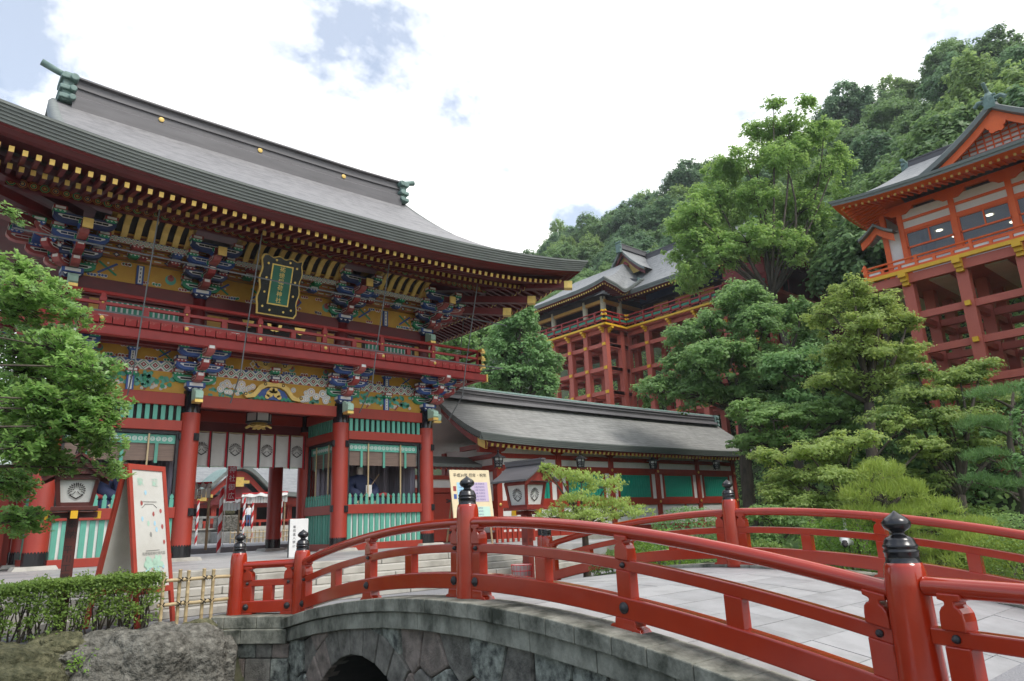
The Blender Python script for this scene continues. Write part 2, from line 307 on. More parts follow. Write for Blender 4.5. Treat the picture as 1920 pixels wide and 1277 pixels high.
    def mesh(s, name, mats, smooth=False, off=None):
        me = bpy.data.meshes.new(name)
        v = s.v if off is None else [(p[0]-off[0], p[1]-off[1], p[2]-off[2]) for p in s.v]
        me.from_pydata(v, [], s.f)
        for mm in (mats if isinstance(mats, (list, tuple)) else [mats]): me.materials.append(M[mm] if isinstance(mm, str) else mm)
        if max(s.m, default=0) > 0: me.polygons.foreach_set('material_index', s.m)
        if smooth: me.polygons.foreach_set('use_smooth', [True]*len(s.f))
        me.update()
        return me
    def build(s, name, mats, parent=None, smooth=False, bevel=0, wloc=None):
        off = Vector(wloc) if wloc is not None else (OR[parent] if parent else Vector((0, 0, 0)))
        o = put(name, s.mesh(name, mats, smooth, off), parent, off)
        if bevel: bev(o, bevel)
        return o
def bev(o, w, seg=2):
    b = o.modifiers.new('bevel', 'BEVEL'); b.width = w; b.segments = seg; b.limit_method = 'ANGLE'; b.angle_limit = R(35); b.harden_normals = False
def put(name, me, parent=None, wloc=(0, 0, 0), rot=None, sc=None):
    o = bpy.data.objects.new(name, me); col.objects.link(o); w = Vector(wloc); OR[o] = w
    if parent: o.parent = parent; o.location = w-OR[parent]
    else: o.location = w
    if rot is not None: o.rotation_euler = rot
    if sc is not None: o.scale = sc if isinstance(sc, (tuple, list)) else (sc,)*3
    return o
def tag(o, label, cat, group=None, kind=None):
    if label: o['label'] = label
    if cat: o['category'] = cat
    if group: o['group'] = group
    if kind: o['kind'] = kind
    return o
def thing(name, label, cat, loc=(0, 0, 0), rz=None, group=None, sc=None):
    """an Empty at the thing's base; with rz given its parts are built in local coordinates"""
    o = bpy.data.objects.new(name, None); col.objects.link(o); o.empty_display_size = .2; o.location = loc
    OR[o] = Vector(loc)
    if rz is not None: o.rotation_euler = (0, 0, rz); OR[o] = Vector((0, 0, 0))
    if sc: o.scale = (sc,)*3 if not isinstance(sc, tuple) else sc
    return tag(o, label, cat, group)
def struct(mb, name, mats, **k):
    o = mb.build(name, mats, **k); o['kind'] = 'structure'; return o
def copy_tree(o, parent=None):
    c = o.copy(); col.objects.link(c); c.parent = parent
    for ch in o.children: copy_tree(ch, c)
    return c
def autosmooth(o, ang=40):
    me = o.data; me.polygons.foreach_set('use_smooth', [True]*len(me.polygons)); me.set_sharp_from_angle(angle=R(ang)); return o
_txt = {}
def text_mb(s, size, vertical=False, gap=1.12):
    """lettering as flat polygons in the local XZ plane, centred"""
    mb = MB(); rows = list(s) if vertical else [s]
    n = len(rows)
    for i, r in enumerate(rows):
        if not r.strip(): continue
        key = (r, size)
        if key not in _txt:
            cu = bpy.data.curves.new('t', 'FONT'); cu.body = r; cu.size = size; cu.align_x = 'CENTER'; cu.align_y = 'CENTER'; cu.resolution_u = 1
            ob = bpy.data.objects.new('t', cu); col.objects.link(ob)
            dg = bpy.context.evaluated_depsgraph_get(); me = bpy.data.meshes.new_from_object(ob.evaluated_get(dg))
            _txt[key] = ([tuple(v.co) for v in me.vertices], [tuple(p.vertices) for p in me.polygons])
            bpy.data.objects.remove(ob); bpy.data.curves.remove(cu); bpy.data.meshes.remove(me)
        vs, fs = _txt[key]; dz = ((n-1)/2-i)*size*gap
        mb.add([(v[0], 0, v[1]+dz) for v in vs], fs)
    return mb
def crest(mb, cx, cz, r, y, m=0):
    """round spray crest: two mirrored drooping sprays and radiating petals, flat in the XZ plane"""
    def ell(x, z, a, b, t):
        c, s_ = math.cos(t), math.sin(t)
        mb.flat([(cx+x+a*math.cos(k)*c-b*math.sin(k)*s_, cz+z+a*math.cos(k)*s_+b*math.sin(k)*c) for k in [i*math.pi/4 for i in range(8)]], 'y', y, m)
    for sgn in (-1, 1):
        for (rad, a0, da, n_, ln, th, dz) in ((.86, 84, 17.5, 8, .155, .072, .05), (.60, 80, 24, 5, .125, .058, .12), (.36, 72, 34, 3, .10, .05, .16)):
            for i in range(n_):
                t = R(a0-i*da); x = sgn*rad*math.cos(t); z = rad*math.sin(t)+dz
                ell(x*r, z*r, r*ln, r*th, math.atan2(math.sin(t), sgn*math.cos(t)))
        P_ = [(sgn*(.86-.10*k)*math.cos(R(-40-9*k)), (.86+.02*k)*math.sin(R(-40-9*k))) for k in range(6)]
        for (x0, z0), (x1, z1) in zip(P_[:-1], P_[1:]): ell((x0+x1)/2*r, (z0+z1)/2*r, r*.13, r*(.085-.005*0), math.atan2(z1-z0, x1-x0))
        P_ = [(sgn*(.10+.10*k), -.05-.16*k+.05*k*k*.3) for k in range(5)]
        for (x0, z0), (x1, z1) in zip(P_[:-1], P_[1:]): ell((x0+x1)/2*r, (z0+z1)/2*r, r*.11, r*.045, math.atan2(z1-z0, x1-x0))
def sky_pt(x, y, depth):
    """world point seen at a picture position and depth, used while placing trees"""
    d = fw + (x-960)/1295.2*rt - (y-638.5)/1295.2*up
    h = Vector((math.sin(yaw), math.cos(yaw), 0)); return Vector((0, 0, CAMZ)) + d*(depth/d.dot(h))
def lerp(a, b, t): return a+(b-a)*t
# ------------------------------------------------------------------ ground and terrain
def terr(x, y):
    x0 = 26.5+13.5*min(1, max(0, (y-13)/9.))
    t = max(0, min(x, 120)-x0); h = t*(.60+.17*min(1, max(0, (y-13)/9.)))*min(1, .55+t/25.)-.25*max(0, x-124)
    return h+.35*math.sin(x*.31+y*.23)*min(1, t/8)
mb = MB()
xs = np.r_[np.linspace(10, 60, 51), np.linspace(62, 420, 50)]; ys = np.r_[np.linspace(-60, 90, 76), np.linspace(95, 420, 30)]
mb.grid([[(x, y, terr(x, y)-.12 if x > 16 else -.12) for y in ys] for x in xs])
struct(mb, 'hillside', 'hill', smooth=True)
mb = MB(); mb.grid([[(x, y, z if x < 22 else min(z, -.3)) for y, z in ((-300, -.14), (2.2, -.14), (2.9, -1.9), (12.5, -1.9), (13.0, -.14), (500, -.14))] for x in (-400, 0, 21, 22, 30)])
struct(mb, 'ground', 'soil')
struct(MB().add([(-30, 2.4, -1.62), (21, 2.4, -1.62), (21, 13, -1.62), (-30, 13, -1.62)], [(0, 1, 2, 3)]), 'stream', 'water')
# bank paving between stream and steps, gravel court behind the gate
struct(MB().box(-20, 18, 13.2, 14.35, -.13, 0), 'bank_path', 'gravel')
struct(MB().box(3.2, 14, -6, 2.3, -.13, 0), 'near_path', 'gravel')
struct(MB().box(-25, 60, 30.6, 110, -.05, .93), 'court', 'gravel')
# stone platform of the gate
pl = MB().box(-20, 17.4, 15.93, 31, -.1, .72); plat = struct(pl, 'gate_platform', 'pave')
slab = MB().box(-.745, .745, -.447, .447, 0, .03).mesh('paving_slab', 'pave')
slab2 = MB().box(-.745, .745, -.447, .447, 0, .03).mesh('paving_slab_worn', 'deck')
for j in range(7):
    for i in range(14):
        put('paving_slab', random.choice((slab, slab, slab2)), plat, (-1.5+i*1.5+(j % 2)*.7, 16.42+j*.9, .72))
for j in range(5):
    for i in range(4):
        put('paving_slab', slab, plat, (6.9+i*1.5-(j % 2)*.5, 22.72+j*.9, .72))
# flight of steps: each step a row of granite slabs
steps = struct(MB().box(-20, 15, 14.5, 15.92, -.1, .10), 'steps', 'step')
sm = [MB().box(-.99, .99, -.2, .2, 0, .145).mesh('step_slab', 'step') for _ in range(1)][0]
for k in range(5):
    for i in range(18):
        x = -8+i*2.0+(k % 2)*.8
        if x < 15.2: bev(put('step_slab', sm, steps, (x, 14.46+k*.33+.05, .0+k*.15+.001)), .012, 1)
st_fill = MB()
for k in range(1, 5): st_fill.box(-8.9, 15.5, 14.46+k*.33+.1, 15.95, k*.15-.05, k*.15-.01)
st_fill.build('step_core', 'joint', steps)

# ------------------------------------------------------------------ stone bridge
BX0, BX1, BYC = 5.5, 11.5, 7.38
def arcz(y): return -.0235*(y-BYC)**2
bridge = thing('stone_arch_bridge', 'grey stone arch bridge with paved hump deck and mossy copings', 'bridge', (8.5, BYC, -1.7))
deckbed = MB()
yy = np.linspace(2.0, 12.8, 41)
G = [[(x, y, .49+arcz(y)) for y in yy] for x in (5.25, 11.75)]
deckbed.grid(G); bed = deckbed.build('deck_bed', 'deckj', bridge)
nrow = 19; ry = np.linspace(2.05, 12.75, nrow+1)
for j in range(nrow):
    y0, y1 = ry[j]+.006, ry[j+1]-.006
    offs = random.uniform(.2, .9); x = 5.62
    while x < 11.38:
        x1 = min(11.38, x+(offs if x == 5.62 else random.choice((.9, 1.05, 1.2))))
        if x1 > 11.1: x1 = 11.38
        z0, z1 = .515+arcz(y0), .515+arcz(y1); e = random.uniform(0, .004)
        m_ = MB().add([(x+.006, y0, z0-.05), (x1-.006, y0, z0-.05), (x1-.006, y1, z1-.05), (x+.006, y1, z1-.05), (x+.006, y0, z0+e), (x1-.006, y0, z0+e), (x1-.006, y1, z1+e), (x+.006, y1, z1+e)],
                      [(0, 3, 2, 1), (4, 5, 6, 7), (0, 1, 5, 4), (1, 2, 6, 5), (2, 3, 7, 6), (3, 0, 4, 7)])
        m_.build('deck_slab', random.choice(('deck', 'deck', 'deck2')), bed); x = x1
def arcblock(x0, x1, y0, y1, zt, h, dz0=0, dz1=0):
    a, b = arcz(y0), arcz(y1)
    return MB().add([(x0, y0, a+zt-h), (x1, y0, a+zt-h), (x1, y1, b+zt-h), (x0, y1, b+zt-h), (x0, y0, a+zt+dz0), (x1, y0, a+zt+dz0), (x1, y1, b+zt+dz1), (x0, y1, b+zt+dz1)],
                    [(0, 3, 2, 1), (4, 5, 6, 7), (0, 1, 5, 4), (1, 2, 6, 5), (2, 3, 7, 6), (3, 0, 4, 7)])
body = MB()
for x in (5.34, 11.66):
    G = [[(x, y, .32+arcz(y)) for y in yy], [(x, y, .10+arcz(y)) for y in yy]]; body.grid(G)
# solid core with a barrel opening (arch centre yA, radius rA)
yA, zA, rA = 9.75, -1.98, 1.66
angs = [R(a) for a in range(0, 181, 12)]
prof = [(yA+rA*math.cos(a), zA+rA*math.sin(a)) for a in angs]
face = [(2.0, -1.9)]+[(y, .3+arcz(y)) for y in yy]+[(12.8, -1.9), (yA-rA, -1.9)][0:1]+[(yA+rA, -1.9)]+prof+[(yA-rA, -1.9)]
body.extr(face, 'x', 5.36, 11.64)
core = body.build('masonry_core', 'joint', bridge)
# coping kerb and ledger band stones on both sides
for side in (0, 1):
    xa, xb = (5.10, 5.60) if side == 0 else (11.40, 11.90)
    y = 2.0
    while y < 12.3:
        y1 = min(12.35, y+random.uniform(.40, .52)); e = random.uniform(0, .006)
        bev(arcblock(xa, xb, y+.004, y1-.004, .565+e, .17).build('coping_stone', 'coping', core), .012); y = y1
    y = 2.0; xa, xb = (5.16, 5.50) if side == 0 else (11.50, 11.84)
    while y < 12.3:
        y1 = min(12.35, y+random.uniform(.75, 1.15))
        bev(arcblock(xa, xb, y+.004, y1-.004, .391, .21).build('ledger_stone', 'coping', core), .01); y = y1
# voussoirs round the arch
for a in range(-2, 178, 12):
    a0, a1 = R(a+.4), R(a+11.6); r1 = rA+.44
    P = [(yA+rA*math.cos(a0), zA+rA*math.sin(a0)), (yA+r1*math.cos(a0), zA+r1*math.sin(a0)), (yA+r1*math.cos(a1), zA+r1*math.sin(a1)), (yA+rA*math.cos((a0+a1)/2)*1, zA+rA*math.sin((a0+a1)/2)), ]
    P = P[:3]+[(yA+rA*math.cos(a1), zA+rA*math.sin(a1))]
    bev(MB().extr(P, 'x', 5.225+random.uniform(0, .02), 5.5).build('voussoir', random.choice(('masonry', 'masonry2')), core), .02)
# irregular spandrel stones: clipped Voronoi cells
def clip(poly, nx, ny, d):
    out = []
    for i in range(len(poly)):
        p, q = poly[i], poly[(i+1) % len(poly)]; a = nx*p[0]+ny*p[1]-d; b = nx*q[0]+ny*q[1]-d
        if a <= 0: out.append(p)
        if a*b < 0: t = a/(a-b); out.append((p[0]+(q[0]-p[0])*t, p[1]+(q[1]-p[1])*t))
    return out
def voronoi(pts, box, gap):
    cells = []
    for i, p in enumerate(pts):
        c = [(box[0], box[2]), (box[1], box[2]), (box[1], box[3]), (box[0], box[3])]
        for j, q in enumerate(pts):
            if i == j: continue
            dx_, dy_ = q[0]-p[0], q[1]-p[1]; L = math.hypot(dx_, dy_)
            if L > 2.2: continue
            nx, ny = dx_/L, dy_/L; c = clip(c, nx, ny, nx*(p[0]+q[0])/2+ny*(p[1]+q[1])/2-gap)
            if len(c) < 3: break
        cells.append(c)
    return cells
pts = []
for iy in range(20):
    for iz in range(4):
        pts.append((2.2+iy*.54+random.uniform(-.17, .17)+(iz % 2)*.25, -1.55+iz*.50+random.uniform(-.14, .14)))
for c in voronoi(pts, (2.0, 12.3, -1.85, .42), .012):
    if len(c) < 3: continue
    cy = sum(p[0] for p in c)/len(c); cz = sum(p[1] for p in c)/len(c)
    if math.hypot(cy-yA, cz-zA) < rA+.28: continue
    q = []
    for (a, b) in c:
        d_ = math.hypot(a-yA, b-zA)
        if d_ < rA+.43: k = (rA+.43)/max(d_, .1); a, b = yA+(a-yA)*k, zA+(b-zA)*k
        b = min(b, .20+arcz(a)); q.append((a, b))
    xo = 5.225+random.uniform(0, .055)
    bev(MB().extr(q, 'x', xo, 5.45).build('spandrel_stone', random.choice(('masonry', 'masonry', 'masonry2', 'masonry3')), core), .032)
# flared wing walls at the far end (left one in view)
def wing(x0, y0, x1, y1, sgn):
    d = Vector((x1-x0, y1-y0, 0)); L = d.length; d.normalize(); n = Vector((-d.y, d.x, 0))*sgn
    a = math.atan2(d.y, d.x)
    def blk(name, s0, s1, t0, t1, z0, z1, mt, b=.012):
        vs = []
        for z in (z0, z1):
            for s_, t_ in ((s0, t0), (s1, t0), (s1, t1), (s0, t1)):
                p = Vector((x0, y0, z))+d*s_+n*t_; vs.append(tuple(p))
        bev(MB().add(vs, [(0, 3, 2, 1), (4, 5, 6, 7), (0, 1, 5, 4), (1, 2, 6, 5), (2, 3, 7, 6), (3, 0, 4, 7)]).build(name, mt, core), b)
    s_ = -.05
    while s_ < L-.1:
        s1 = min(L, s_+.62); blk('coping_stone', s_+.004, s1-.004, -.30, .24, -.14, .055, 'coping'); s_ = s1
    s_ = -.05
    while s_ < L+.25:
        s1 = min(L+.3, s_+.85); blk('ledger_stone', s_+.004, s1-.004, -.24, .34, -.37, -.145, 'coping'); s_ = s1
    z = -.375; row = 0
    for h in (.24, .46, .5, .4):
        s_ = -.05
        while s_ < L+.2:
            w = random.uniform(.26, .5) if row else random.uniform(.3, .6); s1 = min(L+.27, s_+w)
            blk('wing_stone', s_+.006, s1-.006, -.2, .22+random.uniform(0, .035), z-h+.006, z-.006, random.choice(('masonry', 'masonry3', 'masonry3', 'masonry2')), .02); s_ = s1
        z -= h; row += 1
wing(5.36, 12.32, 4.38, 13.55, 1); wing(11.64, 12.32, 12.62, 13.55, -1)
# ------------------------------------------------------------------ bridge railings
capm = MB()
capm.lathe([(.118, 0), (.118, .012), (.112, .016), (.112, .075), (.118, .08), (.118, .092), (.111, .097), (.111, .112), (.116, .116), (.116, .13), (.108, .136), (.10, .165), (.088, .182), (.06, .195), (.045, .205), (.045, .222),
            (.062, .232), (.088, .25), (.098, .272), (.094, .295), (.076, .318), (.045, .34), (.018, .358), (.004, .372)], seg=24)
cap_mesh = capm.mesh('onion_finial', 'black', True)
post_mesh = MB().lathe([(.168, 0), (.166, .05), (.152, .55), (.144, 1.02), (.140, 1.10), (.132, 1.15), (.121, 1.178), (.108, 1.185)], seg=24).mesh('rail_post', 'bridge', True)
def bolt(r):
    return MB().lathe([(r, 0), (r, .012), (r*.8, .022), (r*.62, .024), (r*.55, .036), (r*.3, .044), (.002, .046)], seg=14).mesh('bolt', 'iron', True)
bolt_s, bolt_l = bolt(.028), bolt(.055)
def sweep(P, w, h0, h1, name, parent, mt='bridge', b=.012):
    mb = MB(); G = [[], [], [], []]
    for i, p in enumerate(P):
        d = (Vector(P[min(i+1, len(P)-1)])-Vector(P[max(i-1, 0)])); n = Vector((-d.y, d.x, 0)).normalized()*w/2
        for k, (sg, h) in enumerate(((-1, h0), (1, h0), (1, h1), (-1, h1))): G[k].append(Vector(p)+n*sg+Vector((0, 0, h)))
    n = len(P); o = 0
    for k in range(4): mb.v += [tuple(q) for q in G[k]]
    for k in range(4):
        k2 = (k+1) % 4
        for i in range(n-1): mb.f.append((k*n+i, k2*n+i, k2*n+i+1, k*n+i+1)); mb.m.append(0)
    mb.f.append((0, 3*n, 2*n, n)); mb.m.append(0); mb.f.append((n-1, 2*n-1, 3*n-1, 4*n-1)); mb.m.append(0)
    o = mb.build(name, mt, parent); bev(o, b); return o
def oriented(poly, th, p, d):
    """extrude an (along, z) outline across the rail"""
    mb = MB().extr(poly, 'y', -th/2, th/2); a = math.atan2(d.y, d.x)
    return mb.xf(Matrix.Translation(Vector(p)) @ Matrix.Rotation(a, 4, 'Z'))
def rail_run(root, pts_fn, n, stops, outn, plain=()):
    """pts_fn(t) base point on the kerb; stops: (t, kind) kinds: 'full' baluster, 'short' block, 'halfA','halfB' beside posts"""
    P = [pts_fn(i/n) for i in range(n+1)]
    V = lambda p, dz: (p[0], p[1], p[2]+dz)
    tr = MB().tube([V(p, .915) for p in P], .066, 16, 0).build('top_rail', 'bridge', root, smooth=False); autosmooth(tr, 50)
    sweep([V(p, 0) for p in P], .10, .545, .655, 'middle_rail', root)
    br = sweep([V(p, 0) for p in P], .15, .10, .305, 'bottom_rail', root, b=.016)
    for t, kind in stops:
        p = Vector(pts_fn(t)); q = Vector(pts_fn(min(1, t+.01))); q0 = Vector(pts_fn(max(0, t-.01))); d = (q-q0); sl = d.z/max(1e-6, math.hypot(d.x, d.y)); d.z = 0; d.normalize()
        sh = lambda poly: [(a, z+a*sl) for a, z in poly]
        if kind in ('full', 'half'):
            w = .085
            up_ = [(-w, .65), (-w, .715), (-w*.92, .765), (-w*.7, .795), (-w*.42, .81), (-w*.42, .832), (-w*.95, .842), (-w*.95, .885), (w*.95, .885), (w*.95, .842), (w*.42, .832), (w*.42, .81), (w*.7, .795), (w*.92, .765), (w, .715), (w, .65)]
            bev(oriented(sh(up_), .14, p, d).build('baluster', 'bridge', root), .01)
            bev(oriented(sh([(-w, .30), (-w, .55), (w, .55), (w, .30)]), .13, p, d).build('lower_block', 'bridge', root), .008)
            foot = [(-.20, .0), (-.17, .035), (-.13, .045), (-.12, .105), (.12, .105), (.13, .045), (.17, .035), (.20, .0)]
            bev(oriented(sh(foot), .16, p, d).build('foot', 'bridge', root), .006)
            for nn in (outn,):
                r = Vector(nn).to_track_quat('Z', 'Y').to_euler()
                put('bolt', bolt_l, root, p+Vector(nn)*.075+Vector((0, 0, .205)), r)
                put('bolt', bolt_s, root, p+Vector(nn)*.05+Vector((0, 0, .60)), r)
        elif kind == 'short':
            w = .085
            bev(oriented(sh([(-w, .30), (-w, .55), (w, .55), (w, .30)]), .12, p, d).build('short_block', 'bridge', root), .008)
def add_post(root, p, z):
    po = put('rail_post', post_mesh, root, (p[0], p[1], z)); put('onion_finial', cap_mesh, po, (p[0], p[1], z+1.17))
def railing(X, sgn, label):
    root = thing('bridge_railing', label, 'railing', (X, BYC, .56))
    YE0, YE1 = 2.17, 12.36; zb = .56; outn = (-sgn, 0, 0)
    F = lambda y0, y1: (lambda t: (X, lerp(y0, y1, t), zb+arcz(lerp(y0, y1, t))))
    for (y0, y1) in ((YE0, BYC), (BYC, YE1)):
        hb = .23/(y1-y0)
        rail_run(root, F(y0+.1, y1-.1), 16, [(hb*.55, 'half'), (.26, 'short'), (.5, 'full'), (.74, 'short'), (1-hb*.55, 'half')], outn)
    for y in (YE0, BYC, YE1): add_post(root, (X, y), zb+arcz(y)-.04)
    for ye, sy in ((YE1, 1), (YE0, -1)):
        p0 = Vector((X, ye, zb+arcz(YE1)+.02)); p1 = p0+(Vector((-sgn*.78, sy*.98, -.03)) if sy > 0 else Vector((-sgn*.45, -1.75, -.03)))
        on = Vector((-.98*1, -.78*sy*sgn, 0)) if False else (Vector((p1-p0)).cross(Vector((0, 0, 1)))*sgn*sy*-1)
        on = Vector((-(p1-p0).y, (p1-p0).x, 0)).normalized()
        if on.dot(Vector((-sgn, 0, 0))) < 0: on = -on
        G = lambda t, a=p0, b=p1: tuple(a+(b-a)*(.08+.84*t))
        rail_run(root, G, 3, [(.12, 'half'), (.5, 'short'), (.88, 'half')], tuple(on))
        add_post(root, p1, p1.z-.04)
    return root
railing(BX0, 1, 'red lacquered bridge railing with black onion finials, beside bamboo fence and mossy rocks')
railing(BX1, -1, 'red lacquered bridge railing with black onion finials, along the pine garden side')
# ------------------------------------------------------------------ two-storey gate
GX = [2.63, 6.16, 11.14, 14.67]; GC = 8.65; YF, YM, YB = 22.26, 25.06, 27.86; GZ = .75
gate = thing('two_storey_gate', 'two-storey red shrine gate with painted brackets and sweeping grey copper roof', 'gate', (GC, YM, GZ))
colm = MB().lathe([(.285, .0), (.285, .40), (.28, .42), (.275, 4.30), (.265, 4.32), (.262, 4.98)], seg=24, m=[1, 0, 0, 1, 1]).mesh('column', ['red', 'black'], True)
def scallop():
    mb = MB(); n = 24; r = .290
    for k in range(n):
        a0, a1 = 2*math.pi*k/n, 2*math.pi*(k+1)/n
        for j in range(4):
            b0, b1 = lerp(a0, a1, j/4), lerp(a0, a1, (j+1)/4); f = lambda u: .40+.05*math.sqrt(max(0, 1-(2*u-1)**2))
            mb.add([(r*math.cos(b0), r*math.sin(b0), 0), (r*math.cos(b1), r*math.sin(b1), 0), (r*math.cos(b1), r*math.sin(b1), f((j+1)/4)), (r*math.cos(b0), r*math.sin(b0), f(j/4))], [(0, 1, 2, 3)])
    return mb.mesh('column_boot', 'black')
boot = scallop()
plinth = MB().frus((0, 0), (.50, .50), (.44, .44), 0, .10).mesh('plinth', 'step')
cleat = MB().frus((0, 0), (.085, .02), (.085, .02), -.11, .11).box(-.06, .06, -.045, -.02, -.08, .08).mesh('iron_cleat', 'iron')
for iy, y in enumerate((YF, YM, YB)):
    for ix, x in enumerate(GX):
        c = put('column', colm, gate, (x, y, GZ)); put('column_boot', boot, c, (x, y, GZ)); put('plinth', plinth, c, (x, y, GZ-.002))
        if iy == 0:
            sx = 1 if ix in (0, 2) else -1
            for z in (4.32, 2.12): put('iron_cleat', cleat, c, (x+.14, y-.26, z), (0, 0, .45)); put('iron_cleat', cleat, c, (x-.27, y-.02, z+.02), (0, 0, -1.5))
def part(name, m, *boxes, par=gate, b=0, mats=None):
    mb = MB()
    for bb in boxes: mb.box(*bb)
    return mb.build(name, mats or m, par, bevel=b)
# beams of the lower storey
for i in range(3):
    x0, x1 = GX[i]+.24, GX[i+1]-.24
    part('head_beam', 'red', (x0, x1, YF-.15, YF+.12, 5.25, 5.62), b=.015)
    part('head_beam', 'red', (x0, x1, YM-.12, YM+.12, 5.25, 5.62)); part('head_beam', 'red', (x0, x1, YB-.12, YB+.12, 5.25, 5.62))
for x in GX:
    for (a, b_) in ((YF, YM), (YM, YB)): part('tie_beam', 'red', (x-.12, x+.12, a+.24, b_-.24, 5.25, 5.60))
slat = MB().box(-.058, .058, -.03, .03, 0, .45).mesh('slat', 'teal')
batten = MB().box(-.068, .068, -.025, .02, 0, .98).mesh('batten', 'teal')
pick = MB().extr([(-.055, 0), (-.055, .22), (-.03, .245), (-.055, .28), (-.045, .33), (0, .385), (.045, .33), (.055, .28), (.03, .245), (.055, .22), (.055, 0)], 'y', -.02, .02).mesh('picket', 'teal')
def fill_bay(a, b, face, axis, full=True):
    """side bay between columns a and b on a wall line; axis 'x' runs along X at y=face, 'y' along Y at x=face (seen from -X)"""
    L = b-a-.52; s0 = a+.26
    B = (lambda s_, t_, d0, d1, z0, z1: (s_, t_, face+d0, face+d1, z0, z1)) if axis == 'x' else (lambda s_, t_, d0, d1, z0, z1: (face+d0, face+d1, s_, t_, z0, z1))
    P = (lambda s_, d, z: (s_, face+d, z)) if axis == 'x' else (lambda s_, d, z: (face+d, s_, z))
    rz = None if axis == 'x' else (0, 0, -math.pi/2)
    part('slat_rail', 'red', B(s0, s0+L, -.13, .10, 4.50, 4.80), b=.012)
    part('sill_rail', 'red', B(s0, s0+L, -.13, .10, 1.96, 2.27), b=.012)
    part('ground_beam', 'red', B(s0, s0+L, -.15, .12, .75, .98), b=.012)
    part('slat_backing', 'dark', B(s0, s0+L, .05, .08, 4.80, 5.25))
    part('panel_board', 'white', B(s0, s0+L, 0, .06, .98, 1.96))
    n = int(L/.203)
    for k in range(n):
        s_ = s0+L*(k+.5)/n
        put('slat', slat, gate, P(s_, -.04, 4.80), rz); put('batten', batten, gate, P(s_, -.03, .98), rz); put('picket', pick, gate, P(s_, -.07, 2.27), rz)
    # niche opening: black frame, blind, valance, tassels, standing poles
    part('niche_frame', 'iron', B(s0, s0+L, -.02, .06, 4.40, 4.50), B(s0, s0+.09, -.02, .06, 2.27, 4.40), B(s0+L-.09, s0+L, -.02, .06, 2.27, 4.40))
    part('reed_blind', 'sudare', B(s0+.1, s0+L-.1, .10, .13, 3.62, 4.22))
    part('blind_valance', 'teal', B(s0+.1, s0+L-.1, .06, .085, 4.12, 4.38))
    mb = MB()
    for k in range(int(L/.16)):
        s_ = s0+.2+k*.16
        if s_ > s0+L-.2: break
        for q in range(2):
            rr = .06-.03*q; cc = [(s_+rr*math.cos(t*math.pi/4), 4.25+rr*math.sin(t*math.pi/4)) for t in range(8)]
            for u in range(8):
                (xa, za), (xb, zb) = cc[u], cc[(u+1) % 8]
                mb.beam(P(xa, .055, za), P(xb, .055, zb), .008, .012)
    mb.build('valance_pattern', 'white', gate)
    for fr in (.2, .5, .8): part('tassel', 'teal', B(s0+L*fr-.045, s0+L*fr+.045, .05, .06, 3.55, 4.14))
    for fr in (.28, .72): part('niche_pole', 'bamboo', B(s0+L*fr-.022, s0+L*fr+.022, -.01, .03, 2.3, 4.45))
fill_bay(GX[2], GX[3], YF, 'x'); fill_bay(GX[0], GX[1], YF, 'x'); fill_bay(YF, YM, GX[2], 'y')
fill_bay(YF, YM, GX[0], 'y')
for (x0, x1) in ((GX[2]+.2, GX[3]-.2), (GX[0]+.2, GX[1]-.2)):
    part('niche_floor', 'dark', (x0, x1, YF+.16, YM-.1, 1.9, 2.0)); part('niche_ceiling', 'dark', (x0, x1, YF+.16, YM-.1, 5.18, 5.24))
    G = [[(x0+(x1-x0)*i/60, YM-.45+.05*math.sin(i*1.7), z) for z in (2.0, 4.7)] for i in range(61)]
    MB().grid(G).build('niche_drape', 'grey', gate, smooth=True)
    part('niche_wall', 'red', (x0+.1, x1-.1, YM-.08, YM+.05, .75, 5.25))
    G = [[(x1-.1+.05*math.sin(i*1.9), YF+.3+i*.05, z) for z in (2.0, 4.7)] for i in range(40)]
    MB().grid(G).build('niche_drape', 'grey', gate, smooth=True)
part('passage_wall', 'red', (GX[2]-.05, GX[2]+.05, YM+.28, YB-.28, 4.6, 5.25))
part('passage_wall', 'red', (GX[1]-.05, GX[1]+.05, YM+.28, YB-.28, .75, 5.25))
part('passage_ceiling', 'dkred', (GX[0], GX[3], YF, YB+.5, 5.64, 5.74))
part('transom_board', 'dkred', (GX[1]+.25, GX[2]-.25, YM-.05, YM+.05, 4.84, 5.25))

# ---- painted friezes: panels, motifs, diamond band
def disc(mb, cx, cz, r, y, m, n=10, petals=0):
    P = []
    for k in range(n*(2 if petals else 1)):
        t = 2*math.pi*k/(n*(2 if petals else 1)); rr = r*(.8 if petals and k % 2 else 1); P.append((cx+rr*math.cos(t), cz+rr*math.sin(t)))
    mb.flat(P, 'y', y, m)
MOT = ['white', 'green', 'teal', 'crim', 'blue', 'palegrn', 'goldpaint', 'pink', 'stone']
def chrys(mb, x, z, r, y):
    disc(mb, x, z, r, y, 0, 14, 1); disc(mb, x, z, r*.72, y-.003, 7 if random.random() < .25 else 8, 12, 1); disc(mb, x, z, r*.6, y-.006, 0, 12, 1); disc(mb, x, z, r*.22, y-.009, 6, 8)
def pinec(mb, x, z, r, y):
    for k in range(4): disc(mb, x+random.uniform(-r, r), z+random.uniform(-.3, .3)*r, r*random.uniform(.4, .6), y-.002*k, random.choice((1, 2, 2)), 7, 1)
def cloudc(mb, x, z, r, y):
    c = random.choice((3, 4, 1, 3))
    for k in range(3):
        disc(mb, x+(k-1)*r*.8, z+random.uniform(-.2, .2)*r, r*.55, y-.004*k, 0, 8); disc(mb, x+(k-1)*r*.8, z, r*.4, y-.002-.004*k, c, 8)
